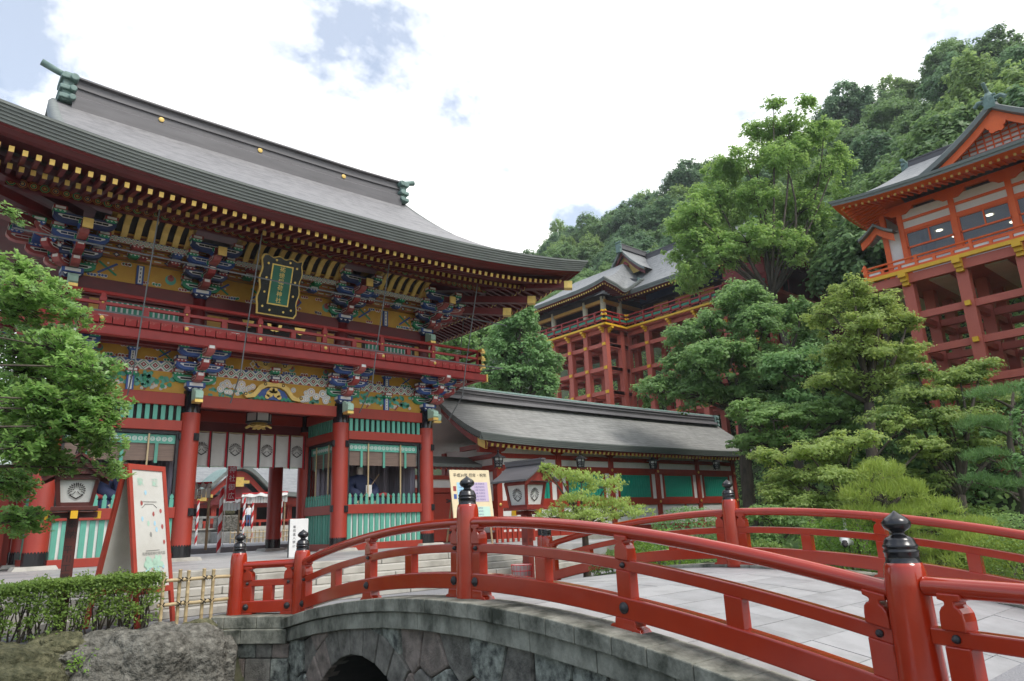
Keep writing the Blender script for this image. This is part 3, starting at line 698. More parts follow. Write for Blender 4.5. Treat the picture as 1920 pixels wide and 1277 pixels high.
def emblem(mb, x, z, r, y):
    k = random.randrange(3)
    if k == 0:
        for s_ in (-1, 1): mb.flat([(x+s_*r*.5, z-r*.7), (x+s_*r*.5+r*.6, z), (x+s_*r*.5, z+r*.7), (x+s_*r*.5-r*.6, z)], 'y', y-.002*s_, 0 if s_ < 0 else 4); mb.flat([(x+s_*r*.5, z-r*.45), (x+s_*r*.5+r*.36, z), (x+s_*r*.5, z+r*.45), (x+s_*r*.5-r*.36, z)], 'y', y-.006-.002*s_, 6 if s_ < 0 else 3)
    elif k == 1:
        for s_ in (-1, 1): mb.flat([(x-s_*r, z-r*.6), (x-s_*r*.8, z-r*.75), (x+s_*r, z+r*.6), (x+s_*r*.8, z+r*.75)], 'y', y-.003*s_-.004, 1 if s_ < 0 else 4)
        disc(mb, x, z+r*.6, r*.12, y-.01, 0); disc(mb, x+r*.5, z, r*.1, y-.01, 0)
    else:
        disc(mb, x, z-r*.1, r*.6, y, 2, 12); disc(mb, x, z+r*.1, r*.42, y-.003, 7, 10, 1); disc(mb, x, z+r*.35, r*.2, y-.006, 3, 8)
def frieze(z0, z1, y, seg, style):
    """yellow panels between brackets with painted motifs"""
    for (x0, x1) in seg:
        p = part('frieze_panel', 'yellow', (x0, x1, y, y+.05, z0, z1)); mb = MB(); yy_ = y-.006; h = z1-z0; w = x1-x0
        if style == 'flower':
            if w > 4.2:
                for s_ in (-1, 1):
                    cx = (x0+x1)/2+s_*w*.28
                    for k in range(16): chrys(mb, cx+random.uniform(-.72, .72), z0+h*random.uniform(.22, .72), random.uniform(.08, .16), yy_-.012*(k % 5)-.0015*k)
                    for k in range(14): pinec(mb, cx+random.uniform(-.85, .85), z0+h*random.uniform(.08, .4), .09, yy_+.003)
            else:
                for s_ in (-1, 1):
                    cx = (x0+x1)/2+s_*w*.17
                    for k in range(16): pinec(mb, cx+random.uniform(-.5, .5), z0+h*random.uniform(.3, .85), .13, yy_-.02)
                    for k in range(7): chrys(mb, cx+random.uniform(-.45, .45), z0+h*random.uniform(.12, .42), random.uniform(.04, .075), yy_-.012)
                    mb.beam((cx-.2, yy_-.004, z0+.05), (cx+.1, yy_-.004, z0+h*.6), .004, .05, 3)
        else:
            n = 2 if w < 3.6 else 4
            for k in range(n):
                cx = x0+w*(k+.5)/n; emblem(mb, cx, z0+h*.52, h*.40, yy_-.01)
                for q in range(6): cloudc(mb, cx+random.uniform(-.42, .42)*w/n, z0+h*random.choice((.12, .16, .86)), .10, yy_+.002)
        mb.build('painted_motif', MOT, p)['kind'] = 'stuff'
LSEG = [(GX[i]+.02, GX[i+1]-.02) for i in range(3)]
frieze(5.62, 6.27, YF-.02, LSEG, 'flower'); frieze(6.57, 7.02, YF-.02, LSEG, 'emblem')
def diamonds(x0, x1, z0, z1, y, name, par=gate):
    bk = part(name, 'white', (x0, x1, y, y+.05, z0, z1), par=par); mb = MB(); h = z1-z0; n = int((x1-x0)/h); w = (x1-x0)/n; zc = (z0+z1)/2
    for k in range(n):
        cx = x0+w*(k+.5)
        for q, (sc, m_) in enumerate(((.98, 1), (.80, 0), (.52, 2))):
            mb.flat([(cx-w/2*sc, zc), (cx, zc-h/2*sc), (cx+w/2*sc, zc), (cx, zc+h/2*sc)], 'y', y-.003*(q+1), m_)
        mb.flat([(cx-.03, zc), (cx, zc-.03), (cx+.03, zc), (cx, zc+.03)], 'y', y-.015, 0)
        for s_ in (-1, 1):
            zz_ = zc+s_*h*.5; mb.flat([(cx-w/2-w*.28, zz_), (cx-w/2+w*.28, zz_), (cx-w/2, zz_-s_*h*.27)], 'y', y-.003, 3 if s_ > 0 else 2)
    mb.build('painted_pattern', ['white', 'green', 'crim', 'blue'], bk)['kind'] = 'stuff'
for (x0, x1) in LSEG: diamonds(x0, x1, 6.27, 6.57, YF-.06, 'diamond_band')

# ---- bracket kit
def block_mesh(name, c, c2, w=.33, h=.2):
    mb = MB(); a = w/2; mb.frus((0, 0), (a*.62, a*.62), (a*.95, a*.95), 0, h*.45, 1); mb.box(-a, a, -a, a, h*.45, h, 0)
    for s_ in (-1, 1):
        mb.box(-a*.72, a*.72, s_*a-.004, s_*a+.004, h*.55, h*.9, 2); mb.box(s_*a-.004, s_*a+.004, -a*.72, a*.72, h*.55, h*.9, 2)
        for k in range(3):
            x = (k-1)*a*.62; mb.flat([(x-a*.3, h*.44), (x+a*.3, h*.44), (x, h*.16)], 'y', s_*(a*.86+.006), 2)
    return mb.mesh(name, [c, c2, 'white'])
BL = {'g': block_mesh('bearing_block', 'green', 'blue'), 'r': block_mesh('bearing_block', 'crim', 'green'), 'b': block_mesh('bearing_block', 'navy', 'crim'), 'B': block_mesh('bearing_block', 'blue', 'navy', .54, .28)}
def arm_mesh(name, c, L, h=.245, t=.22):
    """boat-shaped bracket arm along X, white outline and dark dashes on both faces"""
    a = L/2; prof = [(-a, h*.55), (-a, h), (a, h), (a, h*.55), (a-.09, h*.18), (a-.22, 0), (-a+.22, 0), (-a+.09, h*.18)]
    mb = MB().extr(prof, 'y', -t/2, t/2, 0)
    inn = [(-a+.10, h*.62), (-a+.12, h*.74), (a-.12, h*.74), (a-.10, h*.62), (a-.22, h*.34), (-a+.22, h*.34)]
    for s_ in (-1, 1):
        P = inn if s_ < 0 else inn[::-1]
        mb.flat(P, 'y', s_*(t/2+.004), 1)
        for k in range(max(2, int(L/.2))):
            x = -a+.2+(L-.4)*(k+.5)/max(2, int(L/.2)); mb.flat([(x-.075, h*.42), (x+.075, h*.42), (x+.075, h*.66), (x-.075, h*.66)], 'y', s_*(t/2+.008), 2)
    for s_ in (-1, 1): mb.box(s_*a-.004, s_*a+.004, -t*.35, t*.35, h*.6, h*.95, 1)
    return mb.mesh(name, [c, 'white', ARMC.get(c, 'ink')])
AM = {}
ARMC = {'blue': 'navy', 'navy': 'ink', 'green': 'ink', 'pink': 'crim', 'crim': 'ink'}
def arm(c, L):
    k = (c, round(L, 2))
    if k not in AM: AM[k] = arm_mesh('bracket_arm', c, L)
    return AM[k]
nose = MB().extr([(0, .02), (-.30, .0), (-.40, .08), (-.42, .22), (-.36, .30), (-.28, .26), (-.24, .34), (-.1, .40), (0, .40)], 'x', -.11, .11, 0)
nose.box(-.115, .115, -.40, -.05, -.06, .03, 1); nose = nose.mesh('carved_nose', ['palegrn', 'gold'])
def cluster(x, yf, z, n, step, dz, dirs, L0=1.25, cols=('green', 'blue', 'blue'), nose_on=True, mats='pink'):
    """stepped bracket set: n steps out from the wall in each direction of dirs (0,-1) front, (1,0) side"""
    root = put('bracket_set', BL['B'], gate, (x, yf, z)); zz_ = z+.26
    for (dxn, dyn) in dirs:
        lat = (0, 0, 0) if dyn else (0, 0, math.pi/2); dia = (dxn != 0 and dyn != 0)
        if dia: lat = (0, 0, math.atan2(dyn, dxn)+math.pi/2)
        un = (0, 0, math.atan2(dyn, dxn))
        for k in range(n+1):
            off = step*k; px, py = x+dxn*off, yf+dyn*off; zk = zz_+dz*k-.02*(k > 0)
            if not dia:
                LL = L0+(.12*k if k else 0); c = cols[min(k, len(cols)-1)]
                put('bracket_arm', arm(c, LL), root, (px, py, zk), lat)
                for s_ in (-1, 1):
                    bx = (px+s_*(LL/2-.14), py) if dyn else (px, py+s_*(LL/2-.14))
                    put('bearing_block', BL['r' if k != 1 else 'b'], root, (bx[0], bx[1], zk+.2))
            if k < n:
                LL = step*(k+1)+.24
                put('bracket_arm', arm(mats if k % 2 == 0 else 'crim', LL), root, (x+dxn*(LL/2-.02), yf+dyn*(LL/2-.02), zk), un)
                put('bearing_block', BL['g'], root, (x+dxn*step*(k+1), yf+dyn*step*(k+1), zk+.2))
    if nose_on:
        put('carved_nose', nose, root, (x, yf-.26, z-.34))
    return root
for i, x in enumerate(GX):
    d = [(0, -1)]
    if i == 3: d += [(1, 0), (.75, -.75)]
    if i == 0: d += [(-1, 0), (-.75, -.75)]
    cluster(x, YF-.06, 5.70, 3, .44, .34, d)
for y in (YM, YB): cluster(GX[3]+.06, y, 5.70, 3, .44, .34, [(1, 0)])
nm = put('carved_nose', nose, gate, (GX[3]+.26, YF, 5.36), (0, 0, math.pi/2))
# struts in the friezes and the gilt frog-leg strut of the middle bay
strut = MB().box(-.10, .10, -.05, .03, 0, .46, 0).box(-.05, .05, -.056, -.05, .02, .44, 1)
for k in range(4): strut.box(-.012, .012, -.062, -.056, .05+k*.1, .1+k*.1, 2)
strut = strut.mesh('strut', ['blue', 'white', 'ink'])
for xm in ((GX[0]+GX[1])/2, (GX[2]+GX[3])/2):
    s_ = put('strut', strut, gate, (xm, YF-.06, 5.62)); put('bearing_block', BL['r'], s_, (xm, YF-.1, 6.06))
    s_ = put('strut', strut, gate, (xm, YF-.06, 6.52), sc=(1, 1, .8)); put('bearing_block', BL['g'], s_, (xm, YF-.1, 6.86))
fl = MB(); xc = GC
for s_ in (-1, 1):
    C = [(s_*1.0, .13), (s_*.88, .02), (s_*.62, .06), (s_*.40, .34), (s_*.22, .44), (0, .46), (0, .60), (s_*.30, .58), (s_*.50, .46), (s_*.66, .22), (s_*.80, .14), (s_*.92, .20)]
    P = [(xc+a, 5.64+b) for a, b in C]; fl.extr(P if s_ < 0 else P[::-1], 'y', YF-.16, YF-.05, 0)
    for (a, b, r) in ((.30, .52, .055), (.93, .15, .06)):
        disc(fl, xc+s_*a, 5.64+b, r, YF-.163, 2, 10); disc(fl, xc+s_*a, 5.64+b, r*.5, YF-.166, 0, 8)
    fl.flat([(xc, 5.66), (xc+s_*.6, 5.66), (xc+s_*.38, 5.98), (xc, 6.1)][::s_], 'y', YF-.07, 1)
    for (a, b, r) in ((.12, .22, .12), (.05, .34, .1), (.2, .12, .08)): disc(fl, xc+s_*a, 5.64+b, r, YF-.10, 0, 10)
    for k in range(5): disc(fl, xc+s_*(.3+.07*k), 5.68+.05*(k % 2), .05, YF-.09, 3, 7)
fl.build('frog_leg_strut', ['goldpaint', 'blue', 'ink', 'green'], gate); put('bearing_block', BL['b'], gate, (xc, YF-.12, 6.22))
fan = MB(); P = []
for k in range(13): t = math.pi*(1+k/12); P.append((xc+.62*math.cos(t), 6.90+.26*math.sin(t)+(.03 if k % 2 else 0)))
fan.extr(P, 'y', YF-.14, YF-.05, 0)
for s_ in (-1, 1): disc(fan, xc+s_*.33, 6.84, .07, YF-.143, 1, 8); disc(fan, xc+s_*.33, 6.84, .04, YF-.146, 0, 8)
f_ = fan.build('gilt_fan_strut', ['goldpaint', 'ink'], gate)
for s_ in (-1, 1): put('bearing_block', BL['g'], f_, (xc+s_*.32, YF-.12, 6.88))
put('bearing_block', BL['r'], f_, (xc, YF-.14, 6.52))

# ---- balcony
BY, BXL, BXR = 20.78, 1.1, 16.2
part('balcony_beam', 'balred', (BXL-.25, BXR+.25, BY-.12, BY+.12, 6.80, 7.06), b=.02)
part('balcony_beam', 'balred', (BXR-.12, BXR+.12, BY+.125, 29.6, 6.80, 7.058), b=.02)
part('balcony_beam_cap', 'gold', (BXR+.25, BXR+.32, BY-.14, BY+.14, 6.78, 7.08))
part('inner_beam', 'dkred', (BXL, BXR, BY+.55, BY+.75, 6.82, 7.02)); part('inner_beam', 'dkred', (BXL, BXR, BY+1.0, BY+1.15, 6.86, 7.05))
part('balcony_floor', 'balred', (BXL, BXR, BY-.05, YF+.2, 7.065, 7.11)); part('balcony_floor', 'balred', (GX[3], BXR, YF+.205, 29.6, 7.065, 7.109))
nb = 50; bm = MB().box(-.138, .138, -.12, .12, 0, .20).mesh('board_end', 'wornred')
for k in range(nb): put('board_end', bm, gate, (BXL+(BXR-BXL)*(k+.5)/nb, BY-.02+random.uniform(-.008, .008), 7.11+random.uniform(-.006, .004)))
for k in range(26): put('board_end', bm, gate, (BXR+.02, BY+.35+k*.33, 7.11), (0, 0, math.pi/2))
def rail3(x0, y0, x1, y1, n):
    d = Vector((x1-x0, y1-y0, 0)); L = d.length
    for (z, r, ex) in ((7.98, .055, .3),): MB().tube([(x0, y0, z), (x1, y1, z)], r, 10).build('balcony_top_rail', 'balred', gate, smooth=False)
    MB().beam((x0, y0, 7.68), (x1, y1, 7.68), .09, .09).build('balcony_mid_rail', 'balred', gate, bevel=.008)
    MB().beam((x0, y0, 7.38), (x1, y1, 7.38), .13, .12).build('balcony_low_rail', 'balred', gate, bevel=.01)
    for k in range(n+1):
        p = Vector((x0, y0, 0))+d*(k/n)
        full = k % 2 == 0
        q = MB().box(p.x-.08, p.x+.08, p.y-.07, p.y+.07, 7.44, 7.635)
        if full: q.box(p.x-.085, p.x+.085, p.y-.075, p.y+.075, 7.725, 7.86).box(p.x-.06, p.x+.06, p.y-.06, p.y+.06, 7.86, 7.95)
        o = q.build('baluster', 'balred', gate, bevel=.012)
        if full:
            for z, r in ((7.69, .035), (7.24, .06)):
                put('gilt_boss', MB().lathe([(r, 0), (r*.8, .02), (.005, .03)], seg=10).mesh('gilt_boss', 'gold'), o, (p.x, p.y-(.14 if z < 7.3 else .045), z), (math.pi/2, 0, 0))
rail3(BXL, BY, BXR, BY, 14); rail3(BXR-.02, BY, BXR-.02, 29.5, 6)
for z in (7.98, 7.68, 7.38):
    part('gilt_rail_cap', 'gold', (BXR, BXR+.28, BY-.06, BY+.06, z-.055, z+.055)); part('gilt_rail_cap', 'gold', (BXR-.08, BXR+.04, BY-.3, BY-.06, z-.052, z+.052))

# ---- upper storey wall
UY = 22.4
part('upper_wall', 'dkred', (GX[0]-.02, GX[3]+.02, UY, UY+.2, 7.1, 8.33)); part('upper_wall', 'dkred', (GX[3]-.2, GX[3], UY+.205, YB-.1, 7.1, 10.4))
part('lintel', 'dkred', (GX[0]-.1, GX[3]+.1, UY-.12, UY+.1, 8.335, 8.88), b=.02)
uc = MB().lathe([(.23, 0), (.23, 1.7)], seg=16).mesh('upper_column', 'dkred', True)
for x in GX: put('upper_column', uc, gate, (x, UY, 7.1))
ws = MB().box(-.04, .04, -.02, .02, 0, 1).mesh('window_slat', 'wgreen')
for i in (0, 2):
    a, b = GX[i]+.95, GX[i+1]-.55
    part('window_board', 'white', (a, b, UY-.04, UY-.005, 7.2, 8.25)); part('window_jamb', 'dark', (a-.12, a, UY-.06, UY-.005, 7.2, 8.3)); part('window_jamb', 'dark', (b, b+.12, UY-.06, UY-.005, 7.2, 8.3))
    part('ochre_panel', 'ochre', (a-.42, a-.14, UY-.03, UY-.004, 7.2, 8.28)); part('ochre_panel', 'ochre', (b+.14, b+.36, UY-.03, UY-.004, 7.2, 8.28))
    n = int((b-a)/.145)
    for k in range(n): put('window_slat', ws, gate, (a+(b-a)*(k+.5)/n, UY-.06, 7.2), sc=(1, 1, 1.05))
for xa, xb in ((GX[1]+.3, GX[1]+.95), (GX[2]-.95, GX[2]-.3)): part('ochre_panel', 'ochre', (xa, xb, UY-.03, UY-.004, 7.15, 8.28))
for s_ in (-1, 1):
    d_ = part('upper_door', 'dark', (xc+(.02 if s_ > 0 else -.95), xc+(.95 if s_ > 0 else -.02), UY-.06, UY-.004, 7.12, 8.30), b=.01)
    mb = MB()
    for zc_, k_ in ((8.2, -1), (7.3, 1)):
        for xx in (xc+s_*.06, xc+s_*.9): mb.flat([(xx-.2, zc_+.1), (xx+.2, zc_+.1), (xx+.14, zc_+.1+k_*.2), (xx, zc_+.1+k_*.26), (xx-.14, zc_+.1+k_*.2)][::-1 if k_ > 0 else 1], 'y', UY-.066, 0)
    mb.box(xc+s_*.3-.15, xc+s_*.3+.15, UY-.075, UY-.06, 7.6, 7.68); mb.build('gilt_fitting', 'gold', d_)['kind'] = 'stuff'
USEG = [(GX[i]+.02, GX[i+1]-.02) for i in range(3)]
frieze(8.88, 9.56, UY-.06, USEG, 'emblem')
for xm in ((GX[0]+GX[1])/2, (GX[2]+GX[3])/2): s_ = put('strut', strut, gate, (xm, UY-.09, 8.88), sc=(1, 1, 1.3)); put('bearing_block', BL['b'], s_, (xm, UY-.14, 9.45))
# stepped lateral beams painted ochre with brown edges and dashes
for k, (yo, z0) in enumerate(((UY-.12, 9.58), (UY-.42, 9.74), (UY-.74, 9.90))):
    mb = MB(); mb.box(GX[0]-.6-.4*k, GX[3]+.6+.4*k, yo-.09, yo+.09, z0, z0+.17, 0)
    mb.box(GX[0]-.6, GX[3]+.6, yo-.096, yo-.09, z0+.005, z0+.03, 1); mb.box(GX[0]-.6, GX[3]+.6, yo-.096, yo-.09, z0+.14, z0+.165, 1)
    n = 46
    for q in range(n):
        x = GX[0]-.5+(GX[3]-GX[0]+1)*(q+.5)/n
        mb.box(x-.1, x+.1, yo-.1, yo-.096, z0+.065, z0+.095, 2 if q % 5 else 3)
        if q % 5 == 0: mb.flat([(x-.09, z0+.085), (x, z0+.01), (x+.09, z0+.085), (x, z0+.16)], 'y', yo-.104, 3); mb.flat([(x-.05, z0+.085), (x, z0+.04), (x+.05, z0+.085), (x, z0+.13)], 'y', yo-.107, 2)
    mb.build('painted_beam', ['ochre', 'pink', 'white', 'navy'], gate)
    for q in range(11 if k else 0):
        xq = GX[0]+.35+(GX[3]-GX[0]-.7)*q/10
        if min(abs(xq-g_) for g_ in GX) > .45: put('bearing_block', BL[('b', 'g', 'r')[(q+k) % 3]], gate, (xq, yo-.02, z0-.19))
    part('cove_board', 'ochre', (GX[0]-.6, GX[3]+.6, yo-.26, yo-.11, z0+.172, z0+.19))
for i, x in enumerate(GX):
    d = [(0, -1)]
    if i == 3: d += [(1, 0), (.72, -.72)]
    if i == 0: d += [(-1, 0), (-.72, -.72)]
    r_ = cluster(x, UY-.08, 8.72, 3, .47, .29, d, L0=1.15, cols=('green', 'navy', 'blue', 'navy'), nose_on=(i in (0, 3)))
    # tail rafter with gilt end
    o = MB().beam((x, UY, 10.25), (x, UY-2.05, 9.72), .22, .22).build('tail_rafter', 'dkred', r_)
    MB().box(x-.125, x+.125, UY-2.10, UY-2.04, 9.58, 9.85).build('gilt_end', 'gold', o)
for y in (YM, YB): cluster(GX[3]+.02, y, 8.72, 3, .47, .29, [(1, 0)], L0=1.15, cols=('green', 'navy', 'blue', 'navy'), nose_on=False)
# corner hip rafters with gilt ends
for sx in (-1, 1):
    xc_ = GX[3] if sx > 0 else GX[0]
    for (r0, r1, z0, z1, w) in ((0, 2.3, 9.9, 9.55, .26), (0, 3.0, 10.3, 9.98, .26), (0, 4.05, 10.75, 10.5, .3)):
        p = Vector((xc_+sx*r0, UY-r0, z0)); q = Vector((xc_+sx*r1, UY-r1, z1))
        o = MB().beam(p, q, w, .26).build('hip_rafter', 'dkred', gate); d = (q-p).normalized()
        MB().beam(q, q+d*.32, w+.03, .29).build('gilt_end', 'gold', o)
# gilt cove ribs between the bracket tops
rib = MB(); prev = None
Pr = [(0, 0), (-.12, .10), (-.30, .30), (-.50, .42), (-.72, .46)]
pro = Pr+[(a+.02, b+.07) for a, b in Pr[::-1]]
rib = MB().extr(pro, 'x', -.085, .085).mesh('cove_rib', 'goldpaint')
for i in range(3):
    a, b = GX[i]+.72, GX[i+1]-.72
    G = [[(x, UY-.88+u, 9.98+v) for (u, v) in [(p[0]+.03, p[1]+.09) for p in Pr]] for x in (a-.05, b+.05)]
    MB().grid(G).build('cove_back', 'ink', gate)
    n = int((b-a)/.34)
    for k in range(n+1): put('cove_rib', rib, gate, (a+(b-a)*k/n, UY-.92, 9.96))
    diamonds(a-.1, b+.1, 9.80, 9.96, UY-.96, 'scale_band')
    for s_, xx in ((1, a-.14), (-1, b+.14)): MB().beam((xx, UY-1.0, 10.0), (xx+s_*.22, UY-1.6, 10.4), .12, .12).build('gilt_cove_end', 'gold', gate)
# patterned eave purlin
def purlin(x0, x1, y, z0, z1):
    bk = part('eave_purlin', 'dkred', (x0, x1, y, y+.16, z0, z1)); mb = MB(); h = z1-z0; w = h*.95; n = int((x1-x0)/w)
    for k in range(n):
        cx = x0+(x1-x0)*(k+.5)/n; zc = (z0+z1)/2; c = (1, 2, 3)[k % 3]
        for q, (sc, m_) in enumerate(((.98, 5), (.88, (0, 1, 1)[k % 3]), (.62, 4), (.5, c))):
            mb.flat([(cx+w*.5*sc*math.cos(R(45*t+22.5))*1.05, zc+h*.5*sc*math.sin(R(45*t+22.5))) for t in range(8)], 'y', y-.002*(q+1), m_)
        disc(mb, cx, zc, .04, y-.012, 4, 6)
    mb.build('painted_pattern', ['green', 'crim', 'navy', 'green', 'goldpaint', 'ochre'], bk)['kind'] = 'stuff'
purlin(GX[0]-1.9, GX[3]+1.9, 20.62, 10.40, 10.66)
part('eave_purlin', 'dkred', (GX[3]+1.75, GX[3]+1.9, 20.785, 29.6, 10.4, 10.66))
# ---- eaves and roof of the gate
RA, RB = 10.72, 7.51
def lift(x, e=0): return .38*(abs(x)/RA)**5
def liftc(x, y): return .80*max((abs(x)/RA)**3.6*(abs(y)/RB)**2.5, (abs(y)/RB)**3.6*(abs(x)/RA)**2.5)
rafm = MB().box(-.052, .052, 0, 1, -.065, .065).mesh('rafter', 'dkred')
capr = MB().box(-.054, .054, -.022, .006, -.068, .068).mesh('gilt_rafter_cap', 'gold')
def rafter_row(e0, e1, z0, z1, n, lf, sides=('f', 'r')):
    sl = (z1-z0)/(e1-e0)
    for sd_ in sides:
        half = RA if sd_ == 'f' else RB; nn = n if sd_ == 'f' else int(n*.62)
        for k in range(nn):
            s_ = -half+e0*.9+(2*half-1.8*e0)*(k+.5)/nn; c = half-abs(s_)
            if sd_ == 'r' and s_ > RB*.75: continue
            ee = min(e1, c+.15)
            if ee-e0 < .18: ee = e0+.18
            lz = lf*(abs(s_)/half)**3.6
            if sd_ == 'f': loc = (GC+s_, YM-RB+e0, z0+lz); rot = (math.atan(sl), 0, 0)
            else: loc = (GC+RA-e0, YM+s_, z0+lz); rot = (math.atan(sl), 0, math.pi/2)
            o = put('rafter', rafm, gate, loc, rot, (1, (ee-e0)/math.cos(math.atan(sl)), 1))
            cp = put('gilt_rafter_cap', capr, gate, loc, rot); cp.parent = o; cp.location = (0, 0, 0); cp.rotation_euler = (0, 0, 0); cp.scale = (1, 1/o.scale[1], 1)
rafter_row(.80, 2.25, 10.08, 10.42, 74, .74)
rafter_row(1.90, 3.4, 10.22, 10.64, 74, .56)
def ring(e, z, lf=1., n=40):
    """outline of the eave at inset e, with the corner lift"""
    P = []
    a, b = RA-e, RB-e
    for k in range(n): t = -1+2*k/n; P.append((t*a, -b))
    for k in range(n): t = -1+2*k/n; P.append((a, t*b))
    for k in range(n): t = -1+2*k/n; P.append((-t*a, b))
    for k in range(n): t = -1+2*k/n; P.append((-a, -t*b))
    return [(GC+x, YM+y, z+lf*liftc(x*RA/a, y*RB/b)) for x, y in P]
def rings(mb, specs, m=0):
    R_ = [ring(*s_) for s_ in specs]; R_ = [r+[r[0]] for r in R_]; mb.grid(R_, m)
mb = MB(); sp = []
for k in range(6): sp += [(.042*k, 10.66-.074*k), (.042*k+.005, 10.66-.074*k-.063), (.042*(k+1), 10.66-.074*k-.069)]
rings(mb, sp); mb.build('eave_edge', 'fascia', gate)
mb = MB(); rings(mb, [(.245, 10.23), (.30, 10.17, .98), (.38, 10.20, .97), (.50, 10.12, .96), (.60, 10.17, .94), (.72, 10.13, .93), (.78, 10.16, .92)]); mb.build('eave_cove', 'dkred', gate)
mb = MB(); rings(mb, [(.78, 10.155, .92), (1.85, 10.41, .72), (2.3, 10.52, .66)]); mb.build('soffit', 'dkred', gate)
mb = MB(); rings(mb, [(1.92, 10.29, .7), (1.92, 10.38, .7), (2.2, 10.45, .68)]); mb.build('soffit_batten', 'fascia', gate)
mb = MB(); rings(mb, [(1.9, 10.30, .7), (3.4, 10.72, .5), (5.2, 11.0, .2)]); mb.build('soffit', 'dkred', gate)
def zf(d): return 15.72-.84*d+.0222*d*d
VG = 6.75
def ztop(x, y): return zf(abs(y))+.05*(abs(x)/VG)**3 if abs(x) <= VG else zf(max(abs(y), abs(x)-(RA-RB)))
mb = MB()
for sy in (-1, 1):
    G = []
    for d in np.linspace(0, RB, 40):
        w = VG if d < VG-(RA-RB) else d+(RA-RB)
        G.append([(GC+w*t, YM+sy*d, zf(d)+liftc(w*t, d)+.06*(abs(t))**3*(1 if d < 3.4 else max(0, 1-(d-3.4)))) for t in np.linspace(-1, 1, 60)])
    mb.grid(G if sy > 0 else [g[::-1] for g in G])
for sx in (-1, 1):
    G = []
    for d in np.linspace(VG-(RA-RB)-.5, RB, 24):
        G.append([(GC+sx*(d+RA-RB), YM+d*t, zf(d)+liftc(d+RA-RB, d*t)) for t in np.linspace(-1, 1, 40)])
    mb.grid(G[::sx])
rf = mb.build('roof', 'roof', gate, smooth=True)
# rolled verges and gable boards at both ends of the upper roof
for sx in (-1, 1):
    ds = np.linspace(0, 3.7, 12)
    for sy in (-1, 1):
        sec = [(0, .02), (.12, .02), (.22, -.10), (.24, -.45), (.10, -.47), (-.3, -.2)]
        G = [[(GC+sx*(VG+a), YM+sy*d, zf(d)+.06+b) for a, b in sec] for d in ds]
        MB().grid(G).build('verge', 'fascia', rf, smooth=True)
        bb = MB(); G = [[(GC+sx*(VG-.1+a), YM+sy*d, zf(d)-.30+b) for a, b in ((0, 0), (.12, 0), (.12, -.45), (0, -.45))] for d in np.linspace(0, 3.9, 12)]
        bb.grid(G).build('gable_board', 'dkred', rf)
    MB().add([(GC+sx*(VG-.5), YM-3.4, zf(3.4)-.2), (GC+sx*(VG-.5), YM+3.4, zf(3.4)-.2), (GC+sx*(VG-.5), YM, 15.3)], [(0, 1, 2)]).build('gable_wall', 'ochre', rf)
# ridge
rg = MB()
prof = [(-.50, -.80), (-.50, .04), (-.42, .10), (-.36, .14), (-.30, .20), (-.30, .42), (-.36, .44), (-.36, .52), (-.28, .55), (-.28, .74), (-.40, .78), (-.40, .84), (-.2, .96), (0, 1.0)]
prof = prof+[(-a, b) for a, b in prof[-2::-1]]
G = [[(GC+x, YM+a, 15.72+b+.10*(abs(x)/6.6)**4) for a, b in prof] for x in np.linspace(-6.35, 6.35, 30)]
rg.grid(G); rdg = rg.build('ridge', 'ridge', rf)
for x in (-3.6, 0, 3.6):
    put('ridge_crest', MB().lathe([(.095, 0), (.095, .03), (.06, .04), (.005, .045)], seg=14).mesh('ridge_crest', 'goldpaint'), rdg, (GC+x, YM-.30, 16.05), (math.pi/2, 0, 0))
for sx in (-1, 1):
    e = MB(); x = GC+sx*6.35
    e.box(min(x, x+sx*.32), max(x, x+sx*.32), YM-.42, YM+.42, 15.62, 16.7)
    for (z, h) in ((16.48, .24), (16.05, .2), (15.72, .2)):
        e.tube([(x+sx*.02, YM-.62, z), (x+sx*.02, YM+.62, z)], h*.55, 10); e.box(min(x-sx*.05, x+sx*.40), max(x-sx*.05, x+sx*.40), YM-.52, YM+.52, z-h*.3, z+h*.5)
    e.build('ridge_end', 'verdi', rdg, bevel=.03)
    MB().tube([(x, YM, 16.72), (x+sx*.45, YM, 16.82), (x+sx*.95, YM, 16.99)], [.10, .11, .12], 10).build('ridge_horn', 'verdi', rdg, smooth=True)
# tie rods hung in front of the facade
for (x, y) in ((4.15, 19.9), (7.0, 19.9), (11.4, 19.9), (15.2, 19.9)):
    MB().tube([(x, 19.45, 10.2), (x, 20.3, 7.2), (x, 20.55, 6.1), (x+.1, 21.6, 5.35)], .021, 5).build('tie_rod', 'steel', gate)
for z, y in ((8.93, 19.85), (7.28, 20.25)): MB().tube([(1.0, y, z+.05), (GC, y, z-.02), (16.9, y, z)], .024, 5).build('tie_rod', 'steel', gate)
for y in (23.2, 26.2): MB().tube([(17.3, y, 10.0), (16.9, y, 7.3)], .021, 5).build('tie_rod', 'steel', gate)
MB().tube([(16.9, 20.2, 7.28), (17.0, 28.5, 8.1)], .024, 5).build('tie_rod', 'steel', gate)

